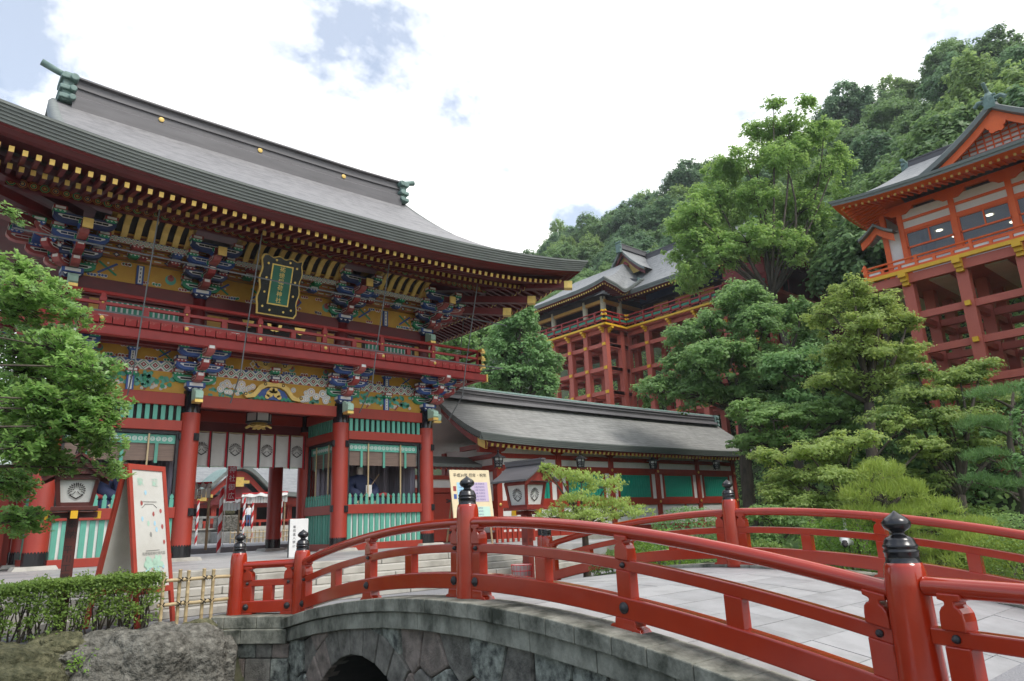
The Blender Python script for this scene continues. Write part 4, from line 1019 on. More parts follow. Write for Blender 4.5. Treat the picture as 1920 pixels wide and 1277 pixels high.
# ---- name plaque hung under the eave, leaning forward
plq = thing('name_plaque', 'green name plaque with gold characters in scalloped black and gilt frame, under gate eave', 'plaque', (8.05, 20.35, 7.95), 0)
plq.rotation_euler = (R(15), 0, 0)
plq.location = (7.95, 20.55, 8.02)
W, H = 1.28, 1.86
zw = []
for k in range(33):
    t = k/32; zw.append((-W/2+W*t, H+.03*math.sin(t*20)))
out = [(-W/2+.04, 0)]+[(-W/2+.03*math.sin(k*1.3)-.02*(k/14), H*k/14) for k in range(1, 14)]+zw+[(W/2+.03*math.sin(k*1.3)+.02*(k/14), H*k/14) for k in range(13, 0, -1)]+[(W/2-.04, 0)]
MB().extr(out[::-1], 'y', -.02, .06).build('gilt_rim', 'goldpaint', plq)
MB().extr([(a*.935, H/2+(b-H/2)*.955) for a, b in out][::-1], 'y', -.045, -.02).build('black_surround', 'black', plq)
MB().box(-.34, .34, -.065, -.045, .34, 1.62, 0).box(-.30, .30, -.075, -.065, .38, 1.58, 1).build('green_tablet', ['gold', 'plqgreen'], plq)
t = text_mb('祐徳稲荷神社', .185, True, 1.06); t.v = [(x, -.080, z+.98) for x, y, z in t.v]; t.build('gilt_lettering', 'gold', plq)
mb = MB()
for s_ in (-1, 1):
    for z in (.25, .7, 1.15, 1.6): mb.lathe([(.055, 0), (.055, .012), (.03, .016), (.005, .017)], (0, 0, 0), 10) if False else disc(mb, s_*.46, z, .036, -.05, 0, 10)
for x in (-.22, .22):
    for z in (.16, 1.74): disc(mb, x, z, .036, -.05, 0, 10)
mb.build('gilt_roundel', 'gold', plq)

# ---- crested curtain across the passage
nor = thing('crested_curtain', 'white crested curtain with red and black ribbons hung across gate passage', 'curtain', (8.6, YM-.2, 3.7))
n = 8; x0, x1 = 6.45, 10.95; w = (x1-x0)/n
for k in range(n):
    a = x0+w*k; G = []
    for i in range(9):
        x = a+.03+(w-.06)*i/8
        G.append([(x, YM-.22+.025*math.sin(i*.9+k)*j/5, 4.86-.02*math.sin(math.pi*i/8)-1.14*j/5+.03*math.sin(math.pi*(i/8))*(j/5)) for j in range(6)])
    s_ = MB().grid(G).build('curtain_panel', 'cloth', nor, smooth=True)
    if k % 2 == 1: mb = MB(); crest(mb, a+w/2, 4.30, .215, YM-.265); mb.build('printed_crest', 'ink', s_)
for k in range(n+1):
    a = x0+w*k; part('ribbon', 'clothr', (a-.055, a+.005, YM-.262, YM-.255, 3.68, 4.9), par=nor); part('ribbon', 'ink', (a+.005, a+.04, YM-.262, YM-.255, 3.66, 4.9), par=nor)
MB().tube([(x0-.05, YM-.22, 4.88), (x1+.05, YM-.22, 4.88)], .02, 6).build('curtain_pole', 'bamboo', nor)
# ---- hanging lamp in the passage
lp = thing('hanging_lamp', 'glass hanging lamp with gilt lotus base under the passage ceiling', 'lamp', (8.75, 23.6, 4.85))
mb = MB().lathe([(.42, .0), (.42, .28), (.2, .42)], (8.75, 23.6, 5.12), 6); mb.build('lamp_body', 'paper', lp)
mb = MB()
for k in range(6):
    t = k*math.pi/3; c_ = Vector((8.75, 23.6, 5.12)); mb.tube([c_+Vector((.42*math.cos(t), .42*math.sin(t), 0)), c_+Vector((.42*math.cos(t), .42*math.sin(t), .28))], .025, 5)
mb.lathe([(.46, -.03), (.46, .02), (.4, .04)], (8.75, 23.6, 5.11), 6); mb.tube([(8.75, 23.6, 5.5), (8.75, 23.6, 5.66)], .02, 5); mb.build('lamp_frame', 'iron', lp)
mb = MB()
for k in range(8):
    t = k*math.pi/4; mb.beam((8.75+.05*math.cos(t), 23.6+.05*math.sin(t), 4.92), (8.75+.34*math.cos(t), 23.6+.34*math.sin(t), 5.0), .2, .02); mb.beam((8.75+.3*math.cos(t), 23.6+.3*math.sin(t), 5.0), (8.75+.44*math.cos(t), 23.6+.44*math.sin(t), 4.93), .12, .02)
mb.lathe([(.02, -.1), (.10, -.05), (.12, .02), (.3, .12)], (8.75, 23.6, 4.96), 12); mb.build('lotus_base', 'gold', lp)

# ---- seated guardian figures
def skin_body(name, verts, edges, radii, mats, parent, matf, root=0, sub=2):
    me = bpy.data.meshes.new(name); me.from_pydata(verts, edges, []); o = bpy.data.objects.new(name, me); col.objects.link(o)
    sk = o.modifiers.new('s', 'SKIN'); sk.use_smooth_shade = True
    for i, r in enumerate(radii):
        d = me.skin_vertices[0].data[i]; d.radius = r if isinstance(r, tuple) else (r, r); d.use_root = (i == root)
    sb = o.modifiers.new('u', 'SUBSURF'); sb.levels = sub; sb.render_levels = sub
    dg = bpy.context.evaluated_depsgraph_get(); m2 = bpy.data.meshes.new_from_object(o.evaluated_get(dg)); bpy.data.objects.remove(o); bpy.data.meshes.remove(me)
    m2.name = name
    for mm in mats: m2.materials.append(M[mm])
    for p in m2.polygons: p.material_index = matf(p.center); p.use_smooth = True
    return put(name, m2, parent, OR[parent])
def guardian(x, y, z, label):
    g = thing('guardian_statue', label, 'statue', (x, y, z), 0, None, 1.38)
    V = [(0, 0, .32), (0, -.02, .62), (0, 0, .86), (0, -.02, .98), (0, -.04, 1.12), (0, -.04, 1.24),
         (-.22, 0, .84), (-.40, -.08, .62), (-.30, -.30, .46), (-.10, -.40, .44), (.22, 0, .84), (.40, -.08, .62), (.30, -.30, .46), (.10, -.40, .44),
         (-.20, -.10, .30), (-.46, -.34, .22), (-.22, -.44, .14), (.20, -.10, .30), (.46, -.34, .22), (.22, -.44, .14)]
    E_ = [(0, 1), (1, 2), (2, 3), (3, 4), (4, 5), (2, 6), (6, 7), (7, 8), (8, 9), (2, 10), (10, 11), (11, 12), (12, 13), (0, 14), (14, 15), (15, 16), (0, 17), (17, 18), (18, 19)]
    rr = [.26, .24, .2, .075, .105, .08, .14, .16, .17, .08, .14, .16, .17, .08, .2, .2, .16, .2, .2, .16]
    def mf(c):
        if c.z > 1.0: return 1
        if c.y < -.36 and .36 < c.z < .56 and abs(c.x) < .14: return 1
        return 2 if (c.z < .30 and abs(c.x) < .3) else 0
    skin_body('figure', V, E_, rr, ['robe', 'porc', 'brocade'], g, mf)
    MB().lathe([(.10, 0), (.115, .05), (.09, .12), (.03, .15)], (0, -.02, 1.20), 12).box(-.02, .02, .06, .09, 1.22, 1.52).build('court_cap', 'ink', g, smooth=True)
    mb = MB()
    for s_ in (-1, 1): mb.tube([(s_*.28, -.30, .42), (s_*.55, -.34, .46), (s_*.80, -.28, .36)], [.03, .07, .09], 8)
    mb.build('red_sleeve_lining', 'crim', g, smooth=True)
    MB().tube([(-.34, -.46, .14), (.34, -.46, .98)], .012, 6).build('bow', 'wood', g)
    MB().box(-.55, .55, -.5, .35, .0, .12).build('dais', 'dark', g)
    MB().box(-.08, .08, -.05, .0, .40, .70).xf(Matrix.Translation((0.02, -.46, 0))).build('baton', 'white', g)
guardian(12.5, 23.4, 2.0, 'seated guardian figure in navy court robe behind lattice near the corridor')
guardian(4.7, 23.35, 2.0, 'seated guardian figure in navy court robe behind the folding signboard')
# ------------------------------------------------------------------ corridor to the right of the gate
cor = thing('covered_corridor', 'long red and white corridor with green slatted windows and low curved grey roof', 'corridor', (28, 24.5, 0))
CX = [18.91+3.578*k for k in range(6)]; CY = 23.2
part('stone_base', 'step', (18.3, 37.4, CY-.35, 27.4, -.1, .80), par=cor, b=.02)
cp = MB().box(-.14, .14, -.14, .14, 0, 3.9).mesh('post', 'red')
boss = MB().lathe([(.07, 0), (.06, .03), (.01, .05)], seg=10).mesh('gilt_boss', 'gold')
for x in CX:
    o = put('post', cp, cor, (x, CY, .80)); put('post', cp, cor, (x, 27.0, .80))
    for z in (2.2, 3.74): put('gilt_boss', boss, o, (x, CY-.15, z), (math.pi/2, 0, 0))
    bk = MB().extr([(-.52, .22), (-.52, .34), (.52, .34), (.52, .22), (.38, .06), (.2, 0), (-.2, 0), (-.38, .06)], 'y', -.09, .09); bk.v = [(a+x, b+CY, c+4.40) for a, b, c in bk.v]; bk.build('boat_bracket', 'red', o)
L0, L1 = CX[0], CX[-1]
for (z0, z1) in ((4.16, 4.36), (3.60, 3.87), (2.05, 2.36), (.80, 1.08)):
    for i in range(5): part('rail_beam', 'red', (CX[i]+.14, CX[i+1]-.14, CY-.10, CY+.10, z0, z1), par=cor, b=.01)
    part('rail_beam', 'red', (CX[0]-.1, CX[0]+.1, CY+.14, 26.9, z0, z1), par=cor)
for (z0, z1) in ((4.36, 4.74), (3.87, 4.16), (1.08, 2.05)):
    for i in range(5): part('plaster_panel', 'plaster', (CX[i]+.14, CX[i+1]-.14, CY-.03, CY+.03, z0, z1), par=cor)
    part('plaster_panel', 'plaster', (CX[0]-.03, CX[0]+.03, CY+.14, 26.9, z0, z1), par=cor)
part('plaster_panel', 'plaster', (CX[0]-.03, CX[0]+.03, CY+.14, 26.9, 2.36, 3.6), par=cor)
cs = MB().box(-.075, .075, -.03, .03, 0, 1).mesh('window_slat', 'cgreen')
for i in range(5):
    a, b = CX[i]+.14, CX[i+1]-.14
    part('plaster_strip', 'plaster', (a, a+.32, CY-.03, CY+.03, 2.36, 3.6), par=cor); part('plaster_strip', 'plaster', (b-.32, b, CY-.03, CY+.03, 2.36, 3.6), par=cor)
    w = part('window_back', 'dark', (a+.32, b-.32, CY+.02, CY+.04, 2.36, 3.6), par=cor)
    part('window_frame', 'red', (a+.32, a+.45, CY-.07, CY+.02, 2.36, 3.6), (b-.45, b-.32, CY-.07, CY+.02, 2.36, 3.6), (a+.45, b-.45, CY-.065, CY+.02, 2.36, 2.43), (a+.45, b-.45, CY-.065, CY+.02, 3.53, 3.6), par=w)
    n = 13
    for k in range(n): put('window_slat', cs, w, (a+.45+(b-a-.9)*(k+.5)/n, CY-.02, 2.43), None, (1, 1, 1.10))
    if i == 3:
        pass
part('mid_post', 'red', (CX[4]-1.4, CX[4]-1.3, CY-.08, CY-.03, 1.08, 2.05), par=cor)
part('wall_back', 'plaster', (L0, L1, 26.97, 27.03, .8, 4.8), par=cor)
# roof
CRX0, CRX1, CE, CRY = 17.15, 38.9, 22.0, 25.2
def cz(t, x):                      # t 0 at ridge .. 1 at eave
    u = (x-CRX0)/(CRX1-CRX0); return lerp(6.95, 4.80, t*1.32-.32*t*t)+.20*(abs(2*u-1))**4*t+.05*t
mb = MB()
for sy in (-1, 1):
    G = [[(x, CRY+sy*(CRY-CE)*t, cz(t, x)) for x in np.linspace(CRX0, CRX1, 50)] for t in np.linspace(0, 1, 16)]
    mb.grid(G[::sy])
crf = mb.build('roof', 'roof2', cor, smooth=True)
mb = MB(); layers = []
for k in range(4): layers += [(.03*k, -.075*k), (.03*k+.004, -.075*k-.066), (.03*(k+1), -.075*k-.07)]
for sy in (-1, 1): mb.grid([[(x, CRY+sy*(CRY-CE-e), cz(1, x)+dz) for x in np.linspace(CRX0, CRX1, 50)] for e, dz in layers])
for xe, sx in ((CRX0, 1), (CRX1, -1)):
    for sy in (-1, 1): mb.grid([[(xe+sx*e, CRY+sy*(CRY-CE)*t, cz(t, xe)+dz) for t in np.linspace(0, 1, 16)] for e, dz in layers])
mb.build('eave_edge', 'fascia', crf)
mb = MB()
for sy in (-1, 1): mb.grid([[(x, CRY+sy*(CRY-CE-.12)*t, cz(t, x)-.30) for x in np.linspace(CRX0+.12, CRX1-.12, 40)] for t in np.linspace(0, 1, 8)])
mb.build('soffit', 'plaster', crf)
rm_ = MB().box(-.05, .05, 0, 1.2, -.06, .06).mesh('rafter', 'red'); rc_ = MB().box(-.058, .058, -.02, .004, -.068, .068).mesh('gilt_rafter_cap', 'gold')
n = 72
for k in range(n):
    x = CRX0+.3+(CRX1-CRX0-.6)*(k+.5)/n; o = put('rafter', rm_, cor, (x, CE+.22, cz(1, x)-.42), (R(20), 0, 0))
    c_ = put('gilt_rafter_cap', rc_, cor, (0, 0, 0)); c_.parent = o; c_.location = (0, 0, 0)
mb = MB(); pr = [(-.42, -.05), (-.34, .10), (-.22, .14), (-.22, .26), (-.27, .28), (-.22, .32), (-.22, .40), (-.28, .43), (-.1, .52), (0, .53)]; pr = pr+[(-a, b) for a, b in pr[-2::-1]]
mb.grid([[(x, CRY+a, 6.92+b+.06*abs((x-28)/10.4)**3) for a, b in pr] for x in np.linspace(17.6, 38.4, 20)]); crd = mb.build('ridge', 'ridge', crf)
MB().tube([(17.5, CRY, 7.5), (28, CRY, 7.44), (38.5, CRY, 7.5)], .10, 8).build('ridge_roll', 'verdi', crd)
e = MB().box(38.3, 38.62, CRY-.3, CRY+.3, 6.85, 7.55)
for z in (7.4, 7.15, 6.92): e.tube([(38.5, CRY-.42, z), (38.5, CRY+.42, z)], .10, 8)
e.build('ridge_end', 'verdi', crd, bevel=.02)
# left gable: barge boards with gilt tips, struts
G = [[(CRX0+.28+a, CRY-(CRY-CE-.15)*t, cz(t, CRX0)-.30+b) for a, b in ((0, 0), (.1, 0), (.1, -.34), (0, -.34), (0, 0))] for t in np.linspace(0, 1, 14)]
gb_ = MB().grid(G).build('barge_board', 'red', crf); G2 = [[(CRX0+.27+a, CRY-(CRY-CE-.15)*t, cz(t, CRX0)-.30+b) for a, b in ((0, 0), (.12, 0), (.12, -.35), (0, -.35), (0, 0))] for t in np.linspace(.86, 1.02, 4)]
MB().grid(G2).build('gilt_tip', 'gold', gb_)
part('tie_beam', 'red', (CX[0]-1.0, CX[0]-.1, CY-.10, CY+.1, 4.38, 4.58), (CX[0]-.5, CX[0]-.3, CE+.8, CRY, 4.6, 4.8), par=cor)
# sheltered door wall between gate and corridor
dw = thing('door_wall', 'red side door wall with black hinges and small grey roof, between gate and corridor', 'wall', (16.9, 25, .75))
part('wall_panel', 'red', (14.9, 18.8, 25.0, 25.12, .75, 3.5), par=dw)
d_ = part('door', 'red', (15.6, 17.9, 24.93, 24.995, .8, 2.75), par=dw, b=.02)
mb = MB()
for z in (1.15, 2.45):
    for x, s_ in ((17.75, -1), (15.75, 1)): mb.beam((x, 24.92, z), (x+s_*.3, 24.92, z+.06), .02, .05); mb.beam((x, 24.92, z), (x+s_*.3, 24.92, z-.06), .02, .05)
mb.build('hinge', 'iron', d_)
part('lintel', 'red', (14.9, 18.8, 24.85, 24.998, 2.8, 3.0), (14.9, 18.8, 24.85, 24.998, 3.35, 3.52), par=dw); part('plaster_panel', 'plaster', (14.9, 18.8, 24.97, 24.997, 3.0, 3.35), par=dw)
MB().grid([[(x, y, z) for x in (14.9, 18.8)] for y, z in ((25.1, 4.35), (24.7, 4.15), (24.2, 3.98), (24.1, 3.95), (24.1, 3.82), (24.9, 3.9))]).build('small_roof', 'fascia', dw)
for k in range(14): put('rafter', MB().box(-.04, .04, 0, .6, -.04, .04).mesh('rafter', 'red'), dw, (15.1+k*.27, 24.2, 3.74), (R(12), 0, 0))
# wall on the far side of the gate
lw = thing('side_wall', 'dark red timber wall running off behind leafy branches beside gate', 'wall', (0, 25, .75))
part('wall_panel', 'red', (-6, 2.3, 25.0, 25.12, .75, 3.6), par=lw); part('lintel', 'red', (-6, 2.3, 24.85, 24.998, 2.7, 2.95), par=lw)
for x in (-1.2, .6, 2.0): part('post', 'red', (x-.13, x+.13, 24.72, 24.845, .75, 3.6), par=lw)
MB().grid([[(x, y, z) for x in (-6, 2.35)] for y, z in ((25.9, 4.9), (24.6, 4.2), (23.9, 4.0), (23.9, 3.8), (24.9, 3.9))]).build('small_roof', 'roof2', lw)
# iron lanterns under the corridor eave
def lantern(x, y, z, label):
    t = thing('hanging_lantern', label, 'lantern', (x, y, z), 0, 'iron lanterns hung under the corridor eave')
    MB().lathe([(.05, .52), (.06, .56), (.02, .60), (.05, .64), (.0, .72)][::1], (0, 0, 0), 8).build('finial', 'iron', t)
    MB().lathe([(.34, .36), (.32, .385), (.18, .44), (.06, .53)], (0, 0, 0), 6).build('lantern_cap', 'iron', t)
    MB().lathe([(.135, .02), (.185, .36)], (0, 0, 0), 6).build('lantern_glow', 'paper', t)
    mb = MB()
    for k in range(6):
        a0, a1 = k*math.pi/3, (k+1)*math.pi/3
        p0, p1 = Vector((.15*math.cos(a0), .15*math.sin(a0), .0)), Vector((.2*math.cos(a0), .2*math.sin(a0), .37)); q0, q1 = Vector((.15*math.cos(a1), .15*math.sin(a1), 0)), Vector((.2*math.cos(a1), .2*math.sin(a1), .37))
        mb.beam(p0, p1, .03, .03)
        for f in (0, .30, .62, 1): mb.beam(p0.lerp(p1, f), q0.lerp(q1, f), .022, .03)
        for f in (.33, .66): mb.beam(p0.lerp(q0, f).lerp(p1.lerp(q1, f), .0), p0.lerp(q0, f).lerp(p1.lerp(q1, f), .62), .014, .02)
        mb.beam(p0.lerp(p1, .3), q0.lerp(q1, .62), .014, .02); mb.beam(p0.lerp(p1, .62), q0.lerp(q1, .3), .014, .02)
        mb.beam(p0, p0*1.35+Vector((0, 0, -.06)), .02, .02)
    mb.build('lantern_cage', 'iron', t)
    MB().tube([(0, 0, .7), (0, 0, 1.0)], .012, 5).build('chain', 'iron', t)
lantern(18.3, 22.35, 3.70, 'black iron hanging lantern at corridor corner over the notice board')
lantern(23.15, 22.35, 3.78, 'black iron hanging lantern above the weeping tree')
lantern(28.4, 22.35, 3.82, 'black iron hanging lantern before the third corridor post from the garden end')
lantern(34.0, 22.35, 3.90, 'black iron hanging lantern nearest the garden end of corridor')
# ------------------------------------------------------------------ court behind the gate
kg = thing('dance_hall', 'low shrine hall with grey-green cusped gable roof behind the gate passage', 'hall', (24, 62, .93))
_k = sky_pt(443, 900, 57); KX, KY = _k.x, _k.y
def kara(u, w):                    # cusped gable outline, u in -1..1
    a = abs(u); return w*(.34*(math.cos(min(1, a/.62)*math.pi)+1)/2-.10*max(0, a-.6)+.06*max(0, a-.8))
mb = MB(); us = np.linspace(-1, 1, 41)
G = [[(KX+5.6*u, y, 4.75+kara(u, 6.2)) for u in us] for y in (KY-1.2, KY+3)]; mb.grid(G)
krf = mb.build('cusped_roof', 'verdi', kg, smooth=True)
mb = MB(); mb.grid([[(KX+5.6*u, KY-1.2+e, 4.75+kara(u, 6.2)+dz) for u in us] for e, dz in ((0, 0), (.02, -.35), (.3, -.4))]); mb.build('eave_edge', 'fascia', krf)
mb = MB(); mb.grid([[(KX+4.9*u, KY-.7, 4.35+kara(u, 6.2)*.95+dz) for u in us] for dz in (0, -.55)]); mb.build('barge_board', 'red', krf)
mb = MB(); mb.grid([[(KX+4.2*u, KY-.4, 3.9+kara(u, 4.2)) for u in us], [(KX+4.2*u, KY-.4, 3.7) for u in us]]); mb.build('gable_panel', 'dkred', krf)
mb = MB()
for s_ in (-1, 0, 1): mb.box(KX+s_*2.8-.8, KX+s_*2.8+.8, KY-.78, KY-.72, 5.35-abs(s_)*1.1, 5.6-abs(s_)*1.1); mb.box(KX+s_*2.8-.35, KX+s_*2.8+.35, KY-.79, KY-.71, 5.1-abs(s_)*1.1, 5.85-abs(s_)*1.1)
mb.build('gilt_ornament', 'gold', krf)
MB().box(KX-.9, KX+.9, KY-1.35, KY-1.05, 6.75, 7.3).build('ridge_end', 'verdi', krf, bevel=.1)
mb = MB(); mb.grid([[(KX+x, y, z) for x in (-16, -8, 0, 8, 16)] for y, z in ((KY-.2, 4.5), (KY+3, 5.6), (KY+7, 7.3), (KY+7.2, 7.3), (KY+14, 4.5))]); mb.build('roof', 'slate', kg, smooth=True)
for x in (-12, -8, -4.6, -1.6, 1.6, 4.6, 8, 12): part('post', 'red', (KX+x-.2, KX+x+.2, KY, KY+.4, 1.2, 4.3), par=kg)
part('wall_panel', 'dark', (KX-15, KX+15, KY+2.5, KY+2.7, 1.2, 4.6), par=kg); part('beam', 'red', (KX-15, KX+15, KY-.05, KY+.45, 3.5, 3.8), par=kg); part('beam', 'ochre', (KX-15, KX+15, KY-.1, KY-.051, 3.85, 4.2), par=kg)
part('floor_rail', 'red', (KX-15, KX+15, KY-.3, KY-.15, 2.3, 2.5), (KX-15, KX+15, KY-.3, KY-.15, 1.7, 1.85), par=kg)
for k in range(20): part('baluster', 'red', (KX-14+k*1.45, KX-13.85+k*1.45, KY-.3, KY-.15, 1.3, 2.3), par=kg)
part('stone_podium', 'stone', (KX-16, KX+16, KY-2.5, KY+14, .9, 1.3), par=kg)
# stone terrace with guardian pedestal, steps
tr_ = thing('stone_terrace', 'grey stone terrace with baluster fence behind the gate', 'terrace', (17, 48, .93))
part('terrace_wall', 'stone', (6, 15.9, 47, 51, .9, 1.75), par=tr_, b=.03)
part('coping', 'step', (5.9, 15.95, 46.9, 47.2, 1.755, 1.85), par=tr_)
for k in range(22): part('baluster', 'stone', (5.9+k*.45, 6.1+k*.45, 46.95, 47.12, 1.86, 2.45), par=tr_)
part('hand_rail', 'stone', (5.8, 15.9, 46.92, 47.15, 2.455, 2.6), par=tr_)
for k in range(5): part('step', 'step', (16.2, 24, 44.3+k*.4, 55.2, .92+k*.19, 1.12+k*.19-.002), par=tr_)
ped = thing('stone_pedestal', 'lichened stone pedestal block beside the striped poles', 'pedestal', (15.5, 46, .93))
part('plinth', 'stone', (14.7, 16.1, 45.2, 46.85, .92, 1.6), par=ped, b=.05); part('block', 'rock', (14.9, 15.95, 45.4, 46.6, 1.6, 2.6), par=ped, b=.1)
MB().lathe([(.4, 0), (.45, .3), (.3, .7), (.33, 1.0), (.2, 1.25), (.05, 1.35)], (15.4, 46, 2.6), 12).build('carved_fox', 'rockm', ped, smooth=True)
# red and white spiral poles carrying prayer-strip racks
def pole(x, y, z, h, r=.06, label=''):
    t = thing('striped_pole', label, 'pole', (x, y, z), 0, 'spiral striped poles')
    mb = MB(); seg = 10; n = int(h/.035); o = 0
    for i in range(n+1):
        for k in range(seg): a = 2*math.pi*k/seg+i*.33; mb.v.append((r*math.cos(a), r*math.sin(a), h*i/n))
    for i in range(n):
        for k in range(seg): mb.f.append((i*seg+k, i*seg+(k+1) % seg, (i+1)*seg+(k+1) % seg, (i+1)*seg+k)); mb.m.append(0 if k < 5 else 1)
    mb.build('wrapped_shaft', ['stripe_r', 'stripe_w'], t)
    return t
PL = []
def pole_px(px, pb, pt, z0, label, r=.06, zt=None):
    d = (sky_pt(px, pb, 10)-Vector((0, 0, CAMZ))); t_ = (z0-CAMZ)/d.z if abs(d.z) > .02 else 4; p = Vector((0, 0, CAMZ))+d*t_
    q = sky_pt(px, pt, t_*10); pole(p.x, p.y, z0, max(1.2, q.z-z0), r, label); PL.append((p.x, p.y))
pole_px(409, 1037, 915, .75, 'thick red and white spiral pole standing at the back of gate passage', .075)
def pole_d(px, pb, pt, depth, label, r=.06):
    p = sky_pt(px, pb, depth); q = sky_pt(px, pt, depth); z0 = .93; pole(p.x, p.y, z0, q.z-z0, r, label); return p
pole_d(367, 1014, 938, 38, 'slim red and white spiral pole beside the dark red column')
pole_d(455, 1006, 933, 40, 'slim red and white spiral pole in front of the fox pedestal')
pole_d(472, 990, 927, 44, 'slim red and white spiral pole beside the person in white shirt')
pole_d(525, 1012, 938, 40, 'slim red and white spiral pole beside the small standing lantern')
pole_d(352, 1030, 1005, 30, 'short red and white spiral pole behind the gate column')
def rack(px0, px1, py0, py1, depth, label, rows=1, txt=None):
    a, b = sky_pt(px0, py0, depth), sky_pt(px1, py0, depth); z1 = a.z; z0 = sky_pt(px0, py1, depth).z
    t = thing('strip_rack', label, 'rack', (a.x, a.y, .93), 0); L = (b-a).length; t.rotation_euler = (0, 0, math.atan2(b.y-a.y, b.x-a.x)); h = z1-z0
    MB().tube([(0, 0, z1-.93), (L, 0, z1-.93)], .04, 8).build('rack_bar', 'stripe_r', t)
    MB().grid([[(L*i/20, .05*math.sin(i*1.3)-.08*j, z1-.93-.10*j+.03*math.sin(i)) for i in range(21)] for j in range(3)]).build('bunting', 'cloth', t)
    n = int(L/.16)
    for k in range(n):
        x = L*(k+.5)/n; mb = MB().box(x-.068, x+.068, -.06+random.uniform(-.01, .01), -.045, z0-.93+random.uniform(-.03, .03), z1-.93-.2); mb.build('paper_strip', 'board', t)
    MB().tube([(L*.06, 0, z1-.93), (L*.06, 0, 0)], .05, 8).build('rack_leg', 'wood', t); MB().tube([(L*.94, 0, z1-.93), (L*.94, 0, 0)], .05, 8).build('rack_leg', 'wood', t)
    if txt:
        for k, s_ in enumerate(txt):
            q = text_mb(s_, .17, True, 1.1); x = L*(.3+.28*k); q.v = [(x+a_, -.075, c_+(z0+z1)/2-.93-.05) for a_, b_, c_ in q.v]; q.build('lettering', 'ink', t)
rack(348, 397, 907, 935, 26, 'framed boards of hanging white message strips under red bar behind gate', txt=['自信', '努力に'])
rack(416, 452, 936, 958, 36, 'rack hung with white paper strips beside the red banner')
rack(455, 540, 926, 944, 43, 'long rack of white paper strips behind the passage column')
# banner
bn = sky_pt(432, 940, 30); bt = sky_pt(432, 873, 30)
t = thing('red_banner', 'tall red vertical banner with white characters on a thin pole', 'banner', (bn.x, bn.y, .93), 0); t.rotation_euler = (0, 0, -yaw)
h0, h1 = bn.z-.93, bt.z-.93
MB().grid([[(-.19+.38*i/6, .02*math.sin(i*1.2+j), lerp(h0, h1, j/10)) for i in range(7)] for j in range(11)]).build('cloth', 'banner', t, smooth=True)
q = text_mb('神社御広', .30, True, 1.22); q.v = [(a*.95+.03, -.035, c+(h0+h1)/2) for a, b, c in q.v]; q.build('lettering', 'white', t)
MB().tube([(-.22, 0, 0), (-.22, 0, h1+.1)], .018, 6).build('banner_pole', 'white', t)
# person in white shirt
pp = Vector((19.75, 54.35, 1.878))
pr_ = thing('person', 'person in white shirt and blue jeans standing on the steps behind gate', 'person', (pp.x, pp.y, pp.z), 0); pr_.rotation_euler = (0, 0, -.6)
V = [(0, 0, .92), (0, 0, 1.15), (0, 0, 1.38), (0, -.01, 1.48), (0, -.02, 1.58), (0, -.02, 1.68), (-.17, 0, 1.36), (-.24, 0, 1.1), (-.2, -.12, .92), (.17, 0, 1.36), (.25, .02, 1.1), (.24, -.06, .86), (-.09, 0, .86), (-.1, 0, .48), (-.1, .02, .06), (-.1, -.14, .03), (.09, 0, .86), (.1, 0, .48), (.11, .02, .06), (.11, -.14, .03)]
E_ = [(0, 1), (1, 2), (2, 3), (3, 4), (4, 5), (2, 6), (6, 7), (7, 8), (2, 9), (9, 10), (10, 11), (0, 12), (12, 13), (13, 14), (14, 15), (0, 16), (16, 17), (17, 18), (18, 19)]
rr = [(.15, .11), (.15, .10), (.16, .1), .055, .095, .08, .06, .045, .035, .06, .045, .035, .085, .06, .045, .035, .085, .06, .045, .035]
skin_body('body', V, E_, rr, ['shirt', 'skin', 'jeans'], pr_, lambda c: 1 if c.z > 1.46 or (c.z < 1.08 and abs(c.x) > .19) else (0 if c.z > .93 else (2 if c.z > .1 else 1)))
MB().lathe([(.10, -.06), (.115, .0), (.10, .07), (.03, .115)], (0, .005, 1.66), 12).build('hair', 'hair', pr_, smooth=True)
# low bamboo fence in the court
bf = thing('low_bamboo_fence', 'low bamboo lattice fence at the foot of stone steps behind gate', 'fence', (15, 43, .93))
pa, pb_ = sky_pt(432, 1006, 40), sky_pt(545, 1000, 42)
for k in range(16): p = pa.lerp(pb_, k/15); MB().tube([(p.x, p.y, .93), (p.x, p.y, 1.62)], .03, 6).build('stake', 'bamboo', bf)
for z in (1.2, 1.5): MB().tube([(pa.x, pa.y-.04, z), (pb_.x, pb_.y-.04, z)], .028, 6).build('bamboo_rail', 'bamboo', bf)
# white sign post board in the passage
wp = thing('white_sign_post', 'plain white upright sign board standing beside the passage wall', 'sign', (8.45, 19.3, .75), 0); wp.rotation_euler = (0, 0, -.35)
MB().box(-.25, .25, -.05, .05, 0, 1.04, 0).build('board', 'white', wp, bevel=.01); MB().box(-.28, -.255, -.05, .05, 0, 1.02).build('edge_strip', 'iron', wp)
q = text_mb('車両進入禁止', .085, True, 1.2); q.v = [(a-.12, -.054, c+.56) for a, b, c in q.v]; q.build('lettering', 'ink', wp)
